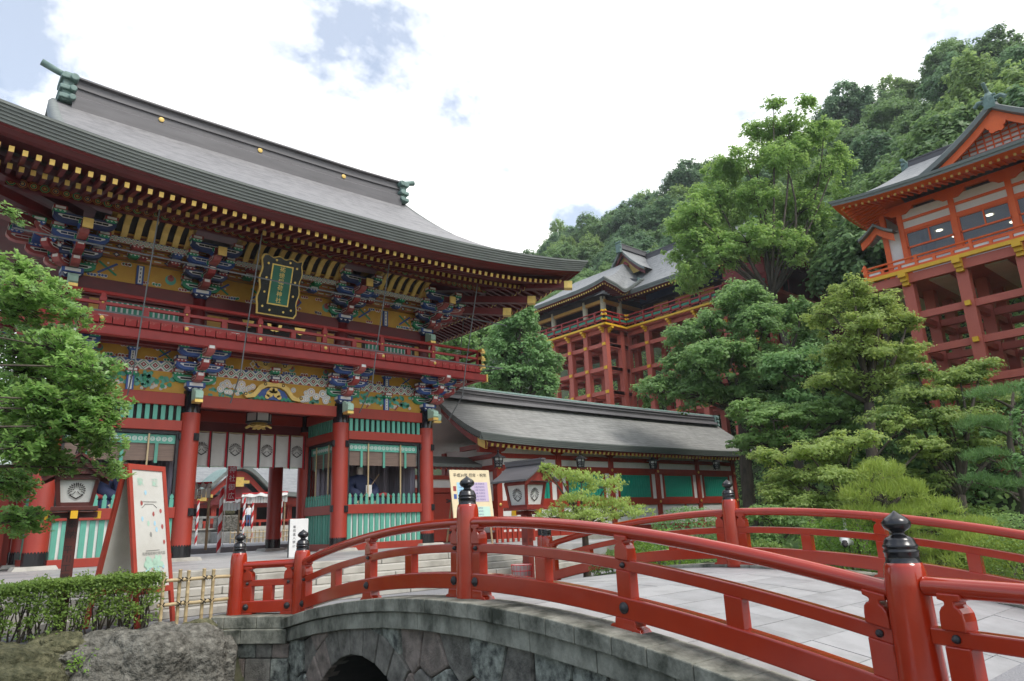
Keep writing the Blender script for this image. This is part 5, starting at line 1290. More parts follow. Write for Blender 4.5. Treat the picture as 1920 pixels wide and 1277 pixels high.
# ------------------------------------------------------------------ shrine hall on red stilts
def hip_roof(name, par, x0, x1, y0, y1, ze, zr, rx0, rx1, ry0, ry1, mt, ft='fascia', th=.35, liftv=.5, n=24, curve=.35, under='dkred', capcol='gold', rs=.42, kar=None, cs=.14):
    """concave hipped roof between an eave rectangle and a ridge rectangle, with thick edge, soffit and rafter ends"""
    cx, cy = (x0+x1)/2, (y0+y1)/2
    def P(side, s_, t):
        e = [(lerp(x0, x1, s_), y0), (x1, lerp(y0, y1, s_)), (lerp(x1, x0, s_), y1), (x0, lerp(y1, y0, s_))][side]
        r = [(lerp(rx0, rx1, s_), ry0), (rx1, lerp(ry0, ry1, s_)), (lerp(rx1, rx0, s_), ry1), (rx0, lerp(ry1, ry0, s_))][side]
        x, y = lerp(r[0], e[0], t), lerp(r[1], e[1], t); tt = t*(1+curve)-curve*t*t
        z = lerp(zr, ze, tt)+liftv*abs(2*s_-1)**4*t**2
        if kar and side == kar[0]: z += kar[3]*math.exp(-((s_-kar[1])/kar[2])**2)*t**3-kar[3]*.25*(math.exp(-((s_-kar[1]-kar[2]*1.9)/(.5*kar[2]))**2)+math.exp(-((s_-kar[1]+kar[2]*1.9)/(.5*kar[2]))**2))*t**3
        return (x, y, z)
    mb = MB()
    for sd_ in range(4): mb.grid([[P(sd_, i/n, j/10) for i in range(n+1)] for j in range(11)])
    rf_ = mb.build(name, mt, par, smooth=True)
    mb = MB(); ex = MB(); rf2 = MB(); cp2 = MB()
    ins = lambda p, e, dz: (p[0]+(e if p[0] < cx else -e)*min(1, abs(p[0]-cx)/(abs(x1-cx))), p[1]+(e if p[1] < cy else -e)*min(1, abs(p[1]-cy)/abs(y1-cy)), p[2]+dz)
    for sd_ in range(4):
        E0 = [P(sd_, i/n, 1) for i in range(n+1)]
        mb.grid([[ins(p, e, dz) for p in E0] for e, dz in ((0, 0), (.02, -th*.5), (.06, -th*.52), (.08, -th))])
        ex.grid([[ins(p, .08, -th) for p in E0], [ins(p, .45, -th-.12) for p in E0], [ins(p, 2.2, -th+.35) for p in E0]])
        L = math.dist(E0[0][:2], E0[-1][:2]); k_ = int(L/rs)
        for k in range(k_):
            s_ = (k+.5)/k_; p = P(sd_, s_, 1); a = ins(p, .35, -th-.13); b = ins(p, 1.6, -th+.12)
            d = Vector((0, 1, 0)) if sd_ in (0, 2) else Vector((1, 0, 0))
            if sd_ in (0, 2): b = (a[0], b[1], b[2])
            else: b = (b[0], a[1], b[2])
            rf2.beam(a, b, min(.11, cs*.85), min(.13, cs)); dd = (Vector(a)-Vector(b)).normalized(); cp2.beam(Vector(a), Vector(a)+dd*.04, cs*.93, cs*1.07)
    mb.build('eave_edge', ft, rf_); ex.build('soffit', under, rf_)
    o = rf2.build('eave_rafters', under, rf_); o['kind'] = 'stuff'; o = cp2.build('rafter_caps', capcol, rf_); o['kind'] = 'stuff'
    return rf_
def ridge_run(par, p, q, w, h, mt='ridge', horn=.0):
    p, q = Vector(p), Vector(q); d = (q-p).normalized()
    mb = MB(); mb.beam(p+Vector((0, 0, h*.25)), q+Vector((0, 0, h*.25)), w*1.3, h*.5); mb.beam(p+Vector((0, 0, h*.68)), q+Vector((0, 0, h*.68)), w*.8, h*.4); mb.beam(p+Vector((0, 0, h*.93)), q+Vector((0, 0, h*.93)), w, h*.14)
    r = mb.build('ridge', mt, par)
    for e, s_ in ((p, -1), (q, 1)):
        m2 = MB(); n_ = Vector((-d.y, d.x, 0)); m2.beam(e, e+d*s_*.3+Vector((0, 0, 0)), w*1.5, h*1.5)
        for z in (.2, .7, 1.15): m2.tube([e+d*s_*.2-n_*w+Vector((0, 0, h*z)), e+d*s_*.2+n_*w+Vector((0, 0, h*z))], h*.17, 8)
        m2.build('ridge_end', 'verdi', r)
    return r
hall = thing('hillside_shrine_hall', 'dark ornate shrine hall with grey roofs on tall red stilt lattice among trees', 'shrine hall', (48, 40, 4))
ST = 'stage'
colA = [38.7, 40.9, 42.9, 45.0, 47.2]; colB = [36.4, 33.8, 31.2, 28.6, 26.0]
sp_ = MB().box(-.24, .24, -.24, .24, 0, 1).mesh('stilt', 'stage')
def stilt(x, y, z1=17.5): g_ = max(0, terr(x, y)-.4); put('stilt', sp_, hall, (x, y, g_), None, (1, 1, z1-g_))
zb_ = [16.1, 14.0, 11.9, 9.8]
tb = MB().box(-.16, .16, -.16, .16, -.13, .13).mesh('beam_end', 'brightyel')
for xx in (44.2, 46.2, 48.4):
    for y in colA: stilt(xx, y)
for xx in (47.2, 49.4, 51.6):
    for y in colB: stilt(xx, y)
stilt(47.2, 38.7)
def hb(p, q, z): MB().beam((p[0], p[1], z), (q[0], q[1], z), .30, .34).build('lattice_beam', ST, hall)
for z in zb_+[17.35]:
    for xx in (44.2, 46.2, 48.4):
        for a, b in zip(colA[:-1], colA[1:]): hb((xx, a+.24), (xx, b-.24), z)
    for y in colA: hb((44.44, y), (45.96, y), z-.04); hb((46.44, y), (48.16, y), z-.04)
    hb((44.44, 38.7), (46.96, 38.7), z+.002)
    for xx in (47.2, 49.4, 51.6):
        for a, b in zip(colB[:-1], colB[1:]): hb((xx, a-.24), (xx, b+.24), z)
    hb((47.2, 38.46), (47.2, 36.64), z)
    for y in colB: hb((47.44, y), (49.16, y), z-.04); hb((49.64, y), (51.36, y), z-.04)
    if z < 17:
        for y in colA: put('beam_end', tb, hall, (44.02, y, z))
        for y in colB: put('beam_end', tb, hall, (47.02, y, z))
gbk = MB().box(-.14, .1, -.11, .11, .1, .26).box(-.32, .1, -.12, .12, .26, .42).box(-.5, .1, -.13, .13, .42, .60).mesh('yellow_bracket', 'brightyel')
for y in colA: put('yellow_bracket', gbk, hall, (43.95, y, 17.0))
for y in colB: put('yellow_bracket', gbk, hall, (46.95, y, 17.0))
put('yellow_bracket', gbk, hall, (44.4, 38.45, 17.0), (0, 0, math.pi/2))
def edge(p, q):
    p, q = Vector(p), Vector(q); d = (q-p); L = d.length; d.normalize()
    MB().beam(p+Vector((0, 0, 17.75)), q+Vector((0, 0, 17.72)), .2, .17).build('yellow_edge_beam', 'brightyel', hall)
    MB().beam(p+Vector((0, 0, 18.10)), q+Vector((0, 0, 18.10)), .16, .14).build('balcony_rail', 'balred', hall); MB().beam(p+Vector((0, 0, 18.52)), q+Vector((0, 0, 18.52)), .12, .12).build('balcony_rail', 'balred', hall)
    MB().tube([p+Vector((0, 0, 18.88)), q+Vector((0, 0, 18.88))], .07, 8).build('balcony_top_rail', 'balred', hall)
    n = max(2, int(L/.95))
    for k in range(n+1):
        c = p+d*(L*k/n); MB().beam(c+Vector((0, 0, 17.9)), c+Vector((0, 0, 18.5 if k % 2 else 18.84)), .16, .16).build('baluster', 'balred', hall)
    pn = MB().beam(p+Vector((0, 0, 18.3)), q+Vector((0, 0, 18.3)), .04, .2).build('green_panel', 'wgreen', hall)
edge((43.5, 49.4, 0), (43.5, 38.1, 0)); edge((43.5, 38.1, 0), (46.5, 38.1, 0)); edge((46.5, 38.1, 0), (46.5, 24.5, 0))
for p in ((43.5, 38.1), (46.5, 38.1)):
    for z in (18.1, 18.52, 18.88): MB().beam((p[0]-.3, p[1], z), (p[0]+.12, p[1], z), .15, .15).beam((p[0], p[1]-.3, z+.002), (p[0], p[1]+.12, z+.002), .15, .15).build('yellow_rail_cap', 'brightyel', hall)
part('deck', 'stage', (43.6, 54, 38.2, 49.4, 17.55, 17.85), par=hall); part('deck', 'stage', (46.6, 54, 24.5, 38.1, 17.551, 17.852), par=hall)
# porch columns: gilt-white above, red below
pc = MB().lathe([(.24, 0), (.24, 1.15), (.245, 1.16), (.245, 2.9)], seg=12, m=[0, 1, 1]).mesh('porch_column', ['balred', 'brocade'], True)
for (x, y) in ((45.0, 39.4), (45.0, 41.6), (45.0, 45.8), (47.2, 39.4), (50.4, 39.4), (45.0, 48)): put('porch_column', pc, hall, (x, y, 17.86))
part('porch_beam', 'ochre', (44.85, 45.15, 39.1, 48.4, 20.2, 20.5), (45.15, 51, 39.25, 39.55, 20.2, 20.5), par=hall)
part('bracket_frieze', 'dark', (44.8, 51, 39.2, 48.4, 20.5, 21.0), par=hall)
part('inner_wall', 'dark', (47.5, 47.7, 40.5, 48, 17.86, 20.6), par=hall); part('inner_wall', 'dark', (49.5, 49.7, 24.5, 38.5, 17.86, 22), par=hall)
for k in range(5): part('wall_panel', 'ochre', (49.42, 49.495, 26+k*2.4, 27.6+k*2.4, 18.6, 20.2), par=hall)
part('bracket_frieze', 'navy', (48.9, 49.6, 24.5, 38.3, 20.5, 21.3), par=hall)
r1 = hip_roof('porch_roof', hall, 43.0, 52.5, 37.3, 50.2, 21.35, 25.0, 49.0, 50.5, 40.0, 46.5, 'slate', 'fascia', .32, .35, 36, kar=(0, .58, .16, 1.25), rs=.3, capcol='gold')
MB().grid([[(lerp(46.6, 50.4, i/16), 37.55, 21.0+1.0*math.exp(-((i/16-.5)/.22)**2)) for i in range(17)], [(lerp(46.6, 50.4, i/16), 37.55, 20.6) for i in range(17)]]).build('cusped_gable_panel', 'dkred', r1)
mb = MB(); 
for (a, b) in ((48.5, 21.75), (47.5, 21.2), (49.6, 21.2)): mb.box(a-.3, a+.3, 37.42, 37.5, b-.18, b+.18)
mb.build('gilt_ornament', 'gold', r1)
ridge_run(r1, (48.4, 37.9, 22.35), (48.4, 40.2, 23.2), .3, .35)
# dormer gable facing the court, ridge running back
def dormer(par, x, yc, hw, zt, zb0, depth, mt, brd='dkred', fill='goldpaint', th=.28, xo=.7):
    g = MB(); n_ = 14
    f = lambda u: lerp(zt, zb0, abs(u)*1.35-.35*u*u)
    for sy in (-1, 1): g.grid([[(x-xo+k, yc+sy*hw*u, f(u)) for u in np.linspace(0, 1, n_)] for k in np.linspace(0, depth+xo, 4)][::sy])
    o = g.build('gable_roof', mt, par, smooth=True)
    for sy in (-1, 1):
        G = [[(x-xo+a, yc+sy*hw*u, f(u)+b) for a, b in ((0, .02), (-.03, -.02), (-.02, -th), (.25, -th-.02))] for u in np.linspace(0, 1.02, n_)]
        MB().grid(G).build('verge', 'fascia', o)
        G = [[(x-xo+.2+a, yc+sy*hw*.97*u, f(u)-th-.02+b) for a, b in ((0, 0), (0, -.34), (.12, -.34))] for u in np.linspace(0, 1, n_)]
        MB().grid(G).build('barge_board', brd, o)
    MB().add([(x, yc-hw*.9, zb0+.05), (x, yc+hw*.9, zb0+.05), (x, yc, zt-.5)], [(0, 2, 1)]).build('gable_wall', fill, o)
    return o, f
dg_, f_ = dormer(r1, 49.8, 40.3, 2.7, 26.7, 24.0, 4, 'slate')
MB().extr([(40.3-.5, 24.6), (40.3+.5, 24.6), (40.3+.35, 25.2), (40.3, 25.5), (40.3-.35, 25.2)], 'x', 49.65, 49.75).build('carved_pendant', 'crim', dg_)
ridge_run(dg_, (49.1, 40.3, 26.65), (53, 40.3, 26.65), .34, .55)
r2 = hip_roof('main_roof', hall, 46.6, 60, 24.0, 45, 21.2, 26.2, 52.5, 53.5, 29, 41, 'slate', 'fascia', .4, .4, 30, rs=.34)
ridge_run(r2, (53, 28.5, 26.1), (53, 41.5, 26.1), .5, .8)
# red plank shed on the terrace beside it
sh = thing('red_shed', 'plain dark red gabled shed at the end of the stilted balcony', 'shed', (48.3, 26.5, 17.8))
part('walls', 'balred', (47.0, 50.5, 24.8, 28.4, 17.86, 20.3), par=sh)
MB().extr([(46.8, 20.3), (50.9, 20.3), (48.7, 21.3)], 'y', 24.6, 28.6).build('roof', 'balred', sh)
fr_ = thing('far_roof', 'grey copper roof of a building behind the tall tree', 'building', (58, 27, 17))
part('walls', 'dkred', (56, 62, 22, 32, 9, 22.6), par=fr_); q = hip_roof('roof', fr_, 54.5, 63, 20.5, 33, 22.6, 25.2, 58, 59, 24, 29, 'slate', 'fascia', .3, .3, 10); ridge_run(q, (58.5, 24, 25.1), (58.5, 29, 25.1), .4, .5)

# ------------------------------------------------------------------ vermilion tea pavilion on stilts
pav = thing('stilted_pavilion', 'bright vermilion pavilion with glass windows on red stilts above the garden', 'pavilion', (35, 6, 3))
PYS = [10.42, 8.31, 6.20, 4.09, 1.98, -.13, -2.24]
part('deck', 'stage', (31.9, 39, -3, 12.0, 11.0, 11.25), par=pav)
MB().box(31.72, 31.9, -3, 12.1, 11.30, 11.46).box(31.9, 39, 12.0, 12.12, 11.301, 11.459).build('yellow_edge_beam', 'brightyel', pav)
part('edge_beam', 'stage', (31.86, 32.1, -3, 12.05, 10.85, 11.245), par=pav)
sp2 = MB().box(-.22, .22, -.22, .22, 0, 1).mesh('stilt', 'stage')
for x in (32.2, 34.6, 37.0):
    for y in (10.42, 8.31, 6.2, 4.09, 1.98, -.13): g_ = max(0, terr(x, y)-.5); put('stilt', sp2, pav, (x, y, g_), None, (1, 1, 11-g_))
tb2 = MB().box(-.1, .1, -.1, .1, -.1, .1).mesh('beam_end', 'brightyel')
for z in (9.4, 7.86, 6.3, 4.8):
    for x in (32.2, 34.6, 37.0):
        for a, b in zip(PYS[:-1], PYS[1:]): MB().beam((x, a-.22, z), (x, b+.22, z), .24, .3).build('lattice_beam', ST, pav)
    for y in PYS[:-1]:
        MB().beam((32.42, y, z-.02), (34.38, y, z-.02), .22, .28).build('lattice_beam', ST, pav); MB().beam((34.82, y, z-.02), (36.78, y, z-.02), .22, .28).build('lattice_beam', ST, pav)
        put('beam_end', tb2, pav, (31.93, y, z))
bk2 = MB().box(-.5, .1, -.15, .15, .32, .5).box(-.32, .1, -.14, .14, .16, .32).box(-.18, .1, -.13, .13, 0, .16).mesh('yellow_bracket', 'brightyel')
for y in PYS[:-1]: put('yellow_bracket', bk2, pav, (31.95, y, 10.75))
for k in range(7): part('joist', 'plaster', (32.5, 38.5, 11.0-k*2.1, 11.8-k*2.1, 10.9, 10.97), par=pav)
# balcony rail
for z, w_ in ((11.53, .10), (11.74, .08)): MB().beam((31.85, -3, z), (31.85, 12.0, z), w_, w_).build('balcony_rail', 'orange', pav)
MB().tube([(31.85, -3, 11.95), (31.85, 12.15, 11.95)], .05, 8).build('balcony_top_rail', 'orange', pav); MB().tube([(31.85, 12.0, 11.95), (38, 12.0, 11.95)], .05, 8).build('balcony_top_rail', 'orange', pav)
for k in range(22):
    y = 11.95-k*.7; part('baluster', 'orange', (31.78, 31.92, y-.06, y+.06, 11.47, 11.74 if k % 3 else 12.0), par=pav, b=.01)
    if k % 3 != 1: part('rail_panel', 'plaster', (31.84, 31.86, y-.6, y-.1, 11.585, 11.70), par=pav)
MB().lathe([(.09, 0), (.09, .4), (.05, .45), (.1, .52), (.09, .6), (.01, .72)], (31.85, 12.0, 11.47), 10).build('onion_finial', 'orange', pav, smooth=True)
# walls
WX = 32.65
for y in PYS+[11.15]: part('post', 'orange', (WX-.11, WX+.11, y-.11, y+.11, 11.25, 14.55), par=pav, b=.01)
part('end_wall', 'plaster', (WX-.03, WX+.03, 10.53, 11.04, 11.25, 13.5), par=pav); part('side_wall', 'plaster', (WX, 39, 11.12, 11.18, 11.25, 14.5), par=pav)
for a, b in zip(PYS[:-1], PYS[1:]):
    y0, y1 = b+.11, a-.11
    part('beam', 'orange', (WX-.09, WX+.09, y0, y1, 13.38, 13.56), par=pav); part('beam', 'orange', (WX-.08, WX+.08, y0, y1, 13.90, 14.02), par=pav)
    part('plaster_band', 'plaster', (WX-.03, WX+.03, y0, y1, 13.56, 13.90), par=pav); part('plaster_band', 'plaster', (WX-.03, WX+.03, y0, y1, 14.02, 14.4), par=pav)
    w = part('window', 'orange', (WX-.05, WX+.05, y0, y1, 12.0, 12.1), (WX-.05, WX+.05, y0, y1, 12.62, 12.70), (WX-.05, WX+.05, y0, y1, 13.32, 13.38), (WX-.05, WX+.05, y0, y0+.06, 12.1, 13.32), (WX-.05, WX+.05, y1-.06, y1, 12.1, 13.32), (WX-.04, WX+.04, (y0+y1)/2-.03, (y0+y1)/2+.03, 12.70, 13.32), par=pav)
    part('pane', 'glass', (WX-.006, WX+.006, y0+.06, y1-.06, 12.1, 12.62), par=w); part('pane', 'glass', (WX-.006, WX+.006, y0+.06, (y0+y1)/2-.03, 12.70, 13.32), par=w); part('pane', 'glass', (WX-.006, WX+.006, (y0+y1)/2+.03, y1-.06, 12.70, 13.32), par=w)
    part('skirting', 'plaster', (WX-.03, WX+.03, y0, y1, 11.25, 12.0), par=pav)
    bk_ = MB().extr([(-.6, .2), (-.6, .34), (.6, .34), (.6, .2), (.42, .1), (.3, 0), (-.3, 0), (-.42, .1)], 'x', WX-.12, WX+.12); bk_.v = [(p[0], p[1]+a, p[2]+14.25) for p in bk_.v]; bk_.build('boat_bracket', 'orange', pav)
part('eave_plate', 'orange', (WX-.1, WX+.1, -3, 11.3, 14.56, 14.75), par=pav)
part('room_floor', 'wood', (WX+.1, 38.9, -3, 11.1, 11.26, 11.3), par=pav); part('room_ceiling', 'plaster', (WX+.1, 38.9, -3, 11.1, 13.6, 13.66), par=pav); part('room_wall', 'grey', (38.8, 38.9, -3, 11.1, 11.3, 13.6), par=pav)
for x, y in ((34.2, 9.4), (35.6, 9.2), (34.2, 7.4), (36, 7.0), (34.2, 5.2), (36, 5), (37.4, 8.2)): put('ceiling_lamp', MB().lathe([(.13, -.01), (.13, .0)], seg=12).mesh('ceiling_lamp', 'lamp'), pav, (x, y, 13.585))
MB().grid([[(33.1+.05*math.sin(i*2), 9.9-.05*i, z) for z in (11.4, 13.5)] for i in range(12)]).build('drape', 'plaster', pav, smooth=True)
part('table', 'plaster', (34.2, 35.2, 8.4, 9.6, 11.3, 12.3), par=pav)
r3 = hip_roof('roof', pav, 30.2, 40.0, -6, 12.4, 14.72, 17.3, 34.6, 35.4, -3, 10.2, 'slate', 'fascia', .24, .35, 40, under='orange', rs=.28, capcol='ochre', cs=.10)
ridge_run(r3, (35, -3, 17.25), (35, 10.3, 17.25), .32, .5)
dg2, f2 = dormer(r3, 31.9, 5.9, 3.3, 17.15, 15.05, 3.5, 'slate', 'orange', 'plaster', .24, .75)
mb = MB()
for k in range(7):
    z = 15.25+k*.19; hw = 2.6*(1-(k*.19+.15)/1.6)
    if hw > .15: mb.box(31.82, 31.89, 5.9-hw, 5.9+hw, z, z+.04)
for k in range(17):
    y = 5.9-2.4+k*.3; h_ = 1.55*(1-abs(y-5.9)/2.75); mb.box(31.84, 31.88, y-.025, y+.025, 15.15, 15.15+h_)
mb.build('gable_lattice', 'orange', dg2)
pd = MB()
for (dy_, dz_, r_) in ((0, 0, .24), (-.2, .08, .16), (.2, .08, .16), (0, .22, .22), (-.14, -.14, .12), (.14, -.14, .12)): pd.lathe([(r_, 0), (r_*.9, .06), (.01, .07)], (0, 0, 0), 12) if False else pd.extr([(5.9+dy_+r_*math.cos(t*math.pi/6), 16.15+dz_+r_*math.sin(t*math.pi/6)) for t in range(12)], 'x', 31.32-dz_*.01, 31.42)
pd.build('carved_pendant', 'orange', dg2)
mb = MB().lathe([(.22, 0), (.2, .3), (.12, .45), (.02, .6)], (31.3, 5.9, 17.15), 8)
for s_ in (-1, 1): mb.tube([(31.3, 5.9+s_*.1, 17.3), (31.3, 5.9+s_*.4, 17.35), (31.3, 5.9+s_*.55, 17.2)], .09, 7)
mb.tube([(31.4, 5.9, 17.6), (31.0, 5.9, 17.8), (30.9, 5.9, 17.95)], .07, 7); mb.build('ridge_end', 'verdi', dg2); ridge_run(dg2, (31.4, 5.9, 17.1), (34.9, 5.9, 17.15), .26, .3)
# little porch gable at the near end of the balcony
pg, f3 = dormer(pav, 32.3, 11.35, .75, 14.05, 13.5, 1.2, 'slate', 'orange', 'ochre', .12, .35)
# ------------------------------------------------------------------ lanterns, boards and small things by the bridge
def post_lantern(label, loc, rz, H, wm, roofm, text=None, big=1.):
    t = thing('post_lantern', label, 'lantern', loc, rz, None)
    s = big; zb = H*.64; zt = zb+.60*s
    MB().box(-.10*s, .10*s, -.10*s, .10*s, 0, zb-.08).build('post', wm, t, bevel=.008)
    for z in (zb-.08,): MB().box(-.42*s, .42*s, -.06, .06, z-.10, z-.005).box(-.06, .06, -.42*s, .42*s, z-.10, z-.006).build('cross_arm', wm, t)
    mb = MB()
    for a, b in ((.42*s, 0), (-.42*s, 0), (0, .42*s), (0, -.42*s)): mb.box(a-.05, a+.05, b-.05, b+.05, zb-.20, zb-.075)
    mb.build('yellow_arm_end', 'brightyel', t)
    MB().box(-.40*s, .40*s, -.40*s, .40*s, zb-.07, zb).build('tray', wm, t, bevel=.006)
    w0, w1 = .27*s, .35*s
    MB().frus((0, 0), (w0-.02, w0-.02), (w1-.02, w1-.02), zb+.001, zt).build('lantern_paper', 'paper', t)
    mb = MB()
    for a in (-1, 1):
        for b in (-1, 1): mb.beam((a*w0, b*w0, zb), (a*w1, b*w1, zt), .06, .06)
    for (w, z, h) in ((w0, zb+.03, .07), (w1, zt-.03, .08)):
        for a in (-1, 1): mb.box(-w, w, a*w-.03, a*w+.03, z-h/2, z+h/2); mb.box(a*w-.029, a*w+.029, -w, w, z-h/2+.001, z+h/2+.001)
    mb.build('lantern_frame', wm, t)
    for k in range(4):
        mb = MB(); crest(mb, 0, 0, .155*s, 0); wmid = (w0+w1)/2-.005
        tilt = math.atan2(w1-w0, zt-zb)
        mb.xf(Matrix.Rotation(k*math.pi/2, 4, 'Z') @ Matrix.Translation((0, -wmid, (zb+zt)/2)) @ Matrix.Rotation(tilt, 4, 'X')); mb.build('printed_crest', 'ink', t)
    # curved gable roof, ridge along local x
    hw, L = .62*s, .60*s; f = lambda u: zt+.40*s-(.40*s)*(abs(u)*1.3-.3*u*u)
    mb = MB(); us = np.linspace(-1, 1, 17)
    top = [[(x, hw*u, f(u)+.05) for u in us] for x in (-L, L)]; bot = [[(x, hw*u, f(u)) for u in us] for x in (L, -L)]
    mb.grid(top[::-1]); mb.grid(bot[::-1]); mb.grid([top[0], bot[1]]); mb.grid([bot[0], top[1]])
    mb.add([top[0][0], top[1][0], bot[0][0], bot[1][0]], [(0, 1, 2, 3)]); mb.add([top[0][-1], top[1][-1], bot[0][-1], bot[1][-1]], [(3, 2, 1, 0)])
    rf_ = mb.build('roof', roofm, t, smooth=False)
    MB().box(-L-.02, L+.02, -.06*s, .06*s, f(0)+.03, f(0)+.12*s).box(-L-.05, L+.05, -.08*s, .08*s, f(0)+.12*s, f(0)+.16*s).build('ridge', roofm, rf_)
    for sx in (-1, 1):
        for sy in (-1, 1): MB().grid([[(sx*(L-.06), sy*hw*.96*u, f(u)-.01+b) for u in np.linspace(0, 1, 9)] for b in (0, -.10)]).build('barge_board', wm, rf_)
        MB().add([(sx*(L-.12), -hw*.75, zt+.02), (sx*(L-.12), hw*.75, zt+.02), (sx*(L-.12), 0, f(0)-.05)], [(0, 1, 2)]).build('gable_panel', wm, rf_)
    if text:
        for (s_, size, x, z) in text:
            for face in (0, 1):
                q = text_mb(s_, size, True, 1.08); q.v = [(a+x, -.104*s, c+z) for a, b, c in q.v]
                if face: q.xf(Matrix.Rotation(math.pi/2, 4, 'Z'))
                q.build('lettering', 'ink', t)
    return t
post_lantern('dark wooden post lantern with white crest panels behind the clipped hedge', (2.12, 13.95, 0), R(-97), 3.12, 'lanw', 'lanw', [('奉納', .15, -.0, 1.62), ('平川工業', .135, -.02, 1.08), ('平川利光', .135, -.02, .50)], .84)
post_lantern('red post lantern with grey gabled roof and crest panels before the corridor', (12.35, 14.0, 0), R(-84), 2.84, 'frame2', 'ridge', [('奉納', .13, 0, 1.45), ('平川', .13, 0, .9)], 1.06)
# folding signboard
af = thing('folding_signboard', 'tall red-framed folding signboard with a faded painted map', 'signboard', (3.17, 14.05, 0), R(36))
Hs, Ls, sp0 = 2.72, .92, .52
def panel(sg):
    def pt(u, v, d=0):     # u along ridge, v 0 bottom .. 1 top
        n_ = Vector((0, sg*Hs, sp0)).normalized(); p = Vector((-Ls/2+Ls*u, sg*lerp(sp0, .03, v), Hs*v)); return p+n_*d
    fr_ = MB()
    for (u0, u1, v0, v1) in ((0, .09, 0, 1), (.91, 1, 0, 1), (.09, .91, .965, 1), (.09, .91, .19, .225)):
        P = [pt(u, v, d) for d in (-.025, .025) for u, v in ((u0, v0), (u1, v0), (u1, v1), (u0, v1))]
        fr_.add(P, [(0, 3, 2, 1), (4, 5, 6, 7), (0, 1, 5, 4), (1, 2, 6, 5), (2, 3, 7, 6), (3, 0, 4, 7)])
    fr_.build('frame', 'frame', af)
    P = [pt(u, v, d) for d in (-.008, .008) for u, v in ((.09, .225), (.91, .225), (.91, .965), (.09, .965))]
    b = MB().add(P, [(0, 3, 2, 1), (4, 5, 6, 7), (0, 1, 5, 4), (1, 2, 6, 5), (2, 3, 7, 6), (3, 0, 4, 7)]).build('board', 'board', af)
    P = [pt(u, v, d) for d in (-.007, .007) for u, v in ((.09, .06), (.91, .06), (.91, .18), (.09, .18))]
    return b, pt
b, pt = panel(-1)
pm = MB(); rr_ = random.Random(3)
def blob(u, v, ru, rv, m, n=9, d=.012):
    pm.add([pt(u+ru*math.cos(t)*(rr_.uniform(.8, 1.1)), v+rv*math.sin(t)*(rr_.uniform(.8, 1.1)), d) for t in [2*math.pi*k/n for k in range(n)]], [tuple(range(n))], m)
for k in range(26): blob(.52+rr_.uniform(-.24, .24), .36+rr_.uniform(-.035, .045), .05, .02, 0, d=.011+.0004*k)
for k in range(40): blob(.52+rr_.uniform(-.26, .26), .30+rr_.uniform(-.04, .05), .018, .006, rr_.choice((1, 1, 2)), 4, d=.024+.0002*k)
for (u, v, m) in ((.3, .88, 0), (.66, .88, 0), (.42, .82, 1), (.3, .65, 1), (.45, .62, 0), (.62, .62, 1), (.66, .58, 1), (.6, .68, 2), (.8, .7, 2), (.82, .6, 2), (.84, .5, 2), (.3, .75, 2), (.5, .55, 3)): blob(u, v, .035, .018, m, 6)
for (u0, v0, u1, v1) in ((.3, .76, .7, .76), (.3, .72, .38, .74), (.62, .74, .7, .72), (.38, .745, .62, .745), (.35, .45, .7, .452)):
    p, q = pt(u0, v0, .011), pt(u1, v1, .011); pm.beam(p, q, .012, .006, 3)
pm.build('painted_map', ['palegrn', 'skyblue', 'pink', 'stone'], b)['kind'] = 'stuff'
for ch, u0 in (('歓', .30), ('迎', .68)):
    q = text_mb(ch, .16); q.v = [tuple(pt(u0+a/Ls, .885+c/Hs, .013)) for a, b_, c in q.v]; q.build('lettering', 'palegrn', b)
q = text_mb('祐徳稲荷神社境内図', .062); q.v = [tuple(pt(.55+a/Ls, .43+c/Hs, .013)) for a, b_, c in q.v]; q.build('lettering', 'stone', b)
panel(1)
# bamboo lattice fence
bfn = thing('bamboo_fence', 'small bamboo lattice fence tied with black rope beside the bridge post', 'fence', (4.0, 13.35, -.1))
for k, (x, z1) in enumerate(((3.47, .86), (3.74, .88), (3.86, .86), (4.14, .87), (4.27, .85))):
    p = MB(); zz_ = np.linspace(-.25, z1, 7); prof = []
    for z in zz_: prof += [(.030, z-.01), (.034, z), (.030, z+.01)]
    p.lathe(prof, (x+random.uniform(-.01, .01), 13.35+(.03 if k % 2 else -.03), 0), 10); p.build('bamboo_stake', 'bamboo', bfn, smooth=True)
for z in (.72, .33, -.05):
    MB().tube([(3.40+i*.2, 13.35, z+random.uniform(-.006, .006)) for i in range(7)], [.03]*7, 10).build('bamboo_rail', 'bamboo', bfn, smooth=False)
    for x in (3.47, 3.74, 3.86, 4.14, 4.27):
        MB().tube([(x-.03, 13.30, z-.035), (x+.03, 13.295, z+.035), (x+.03, 13.40, z+.035), (x-.03, 13.40, z-.035)], .009, 5).tube([(x+.035, 13.30, z-.03), (x-.03, 13.295, z+.03), (x-.03, 13.405, z+.03)], .008, 5).build('rope_tie', 'rope', bfn)
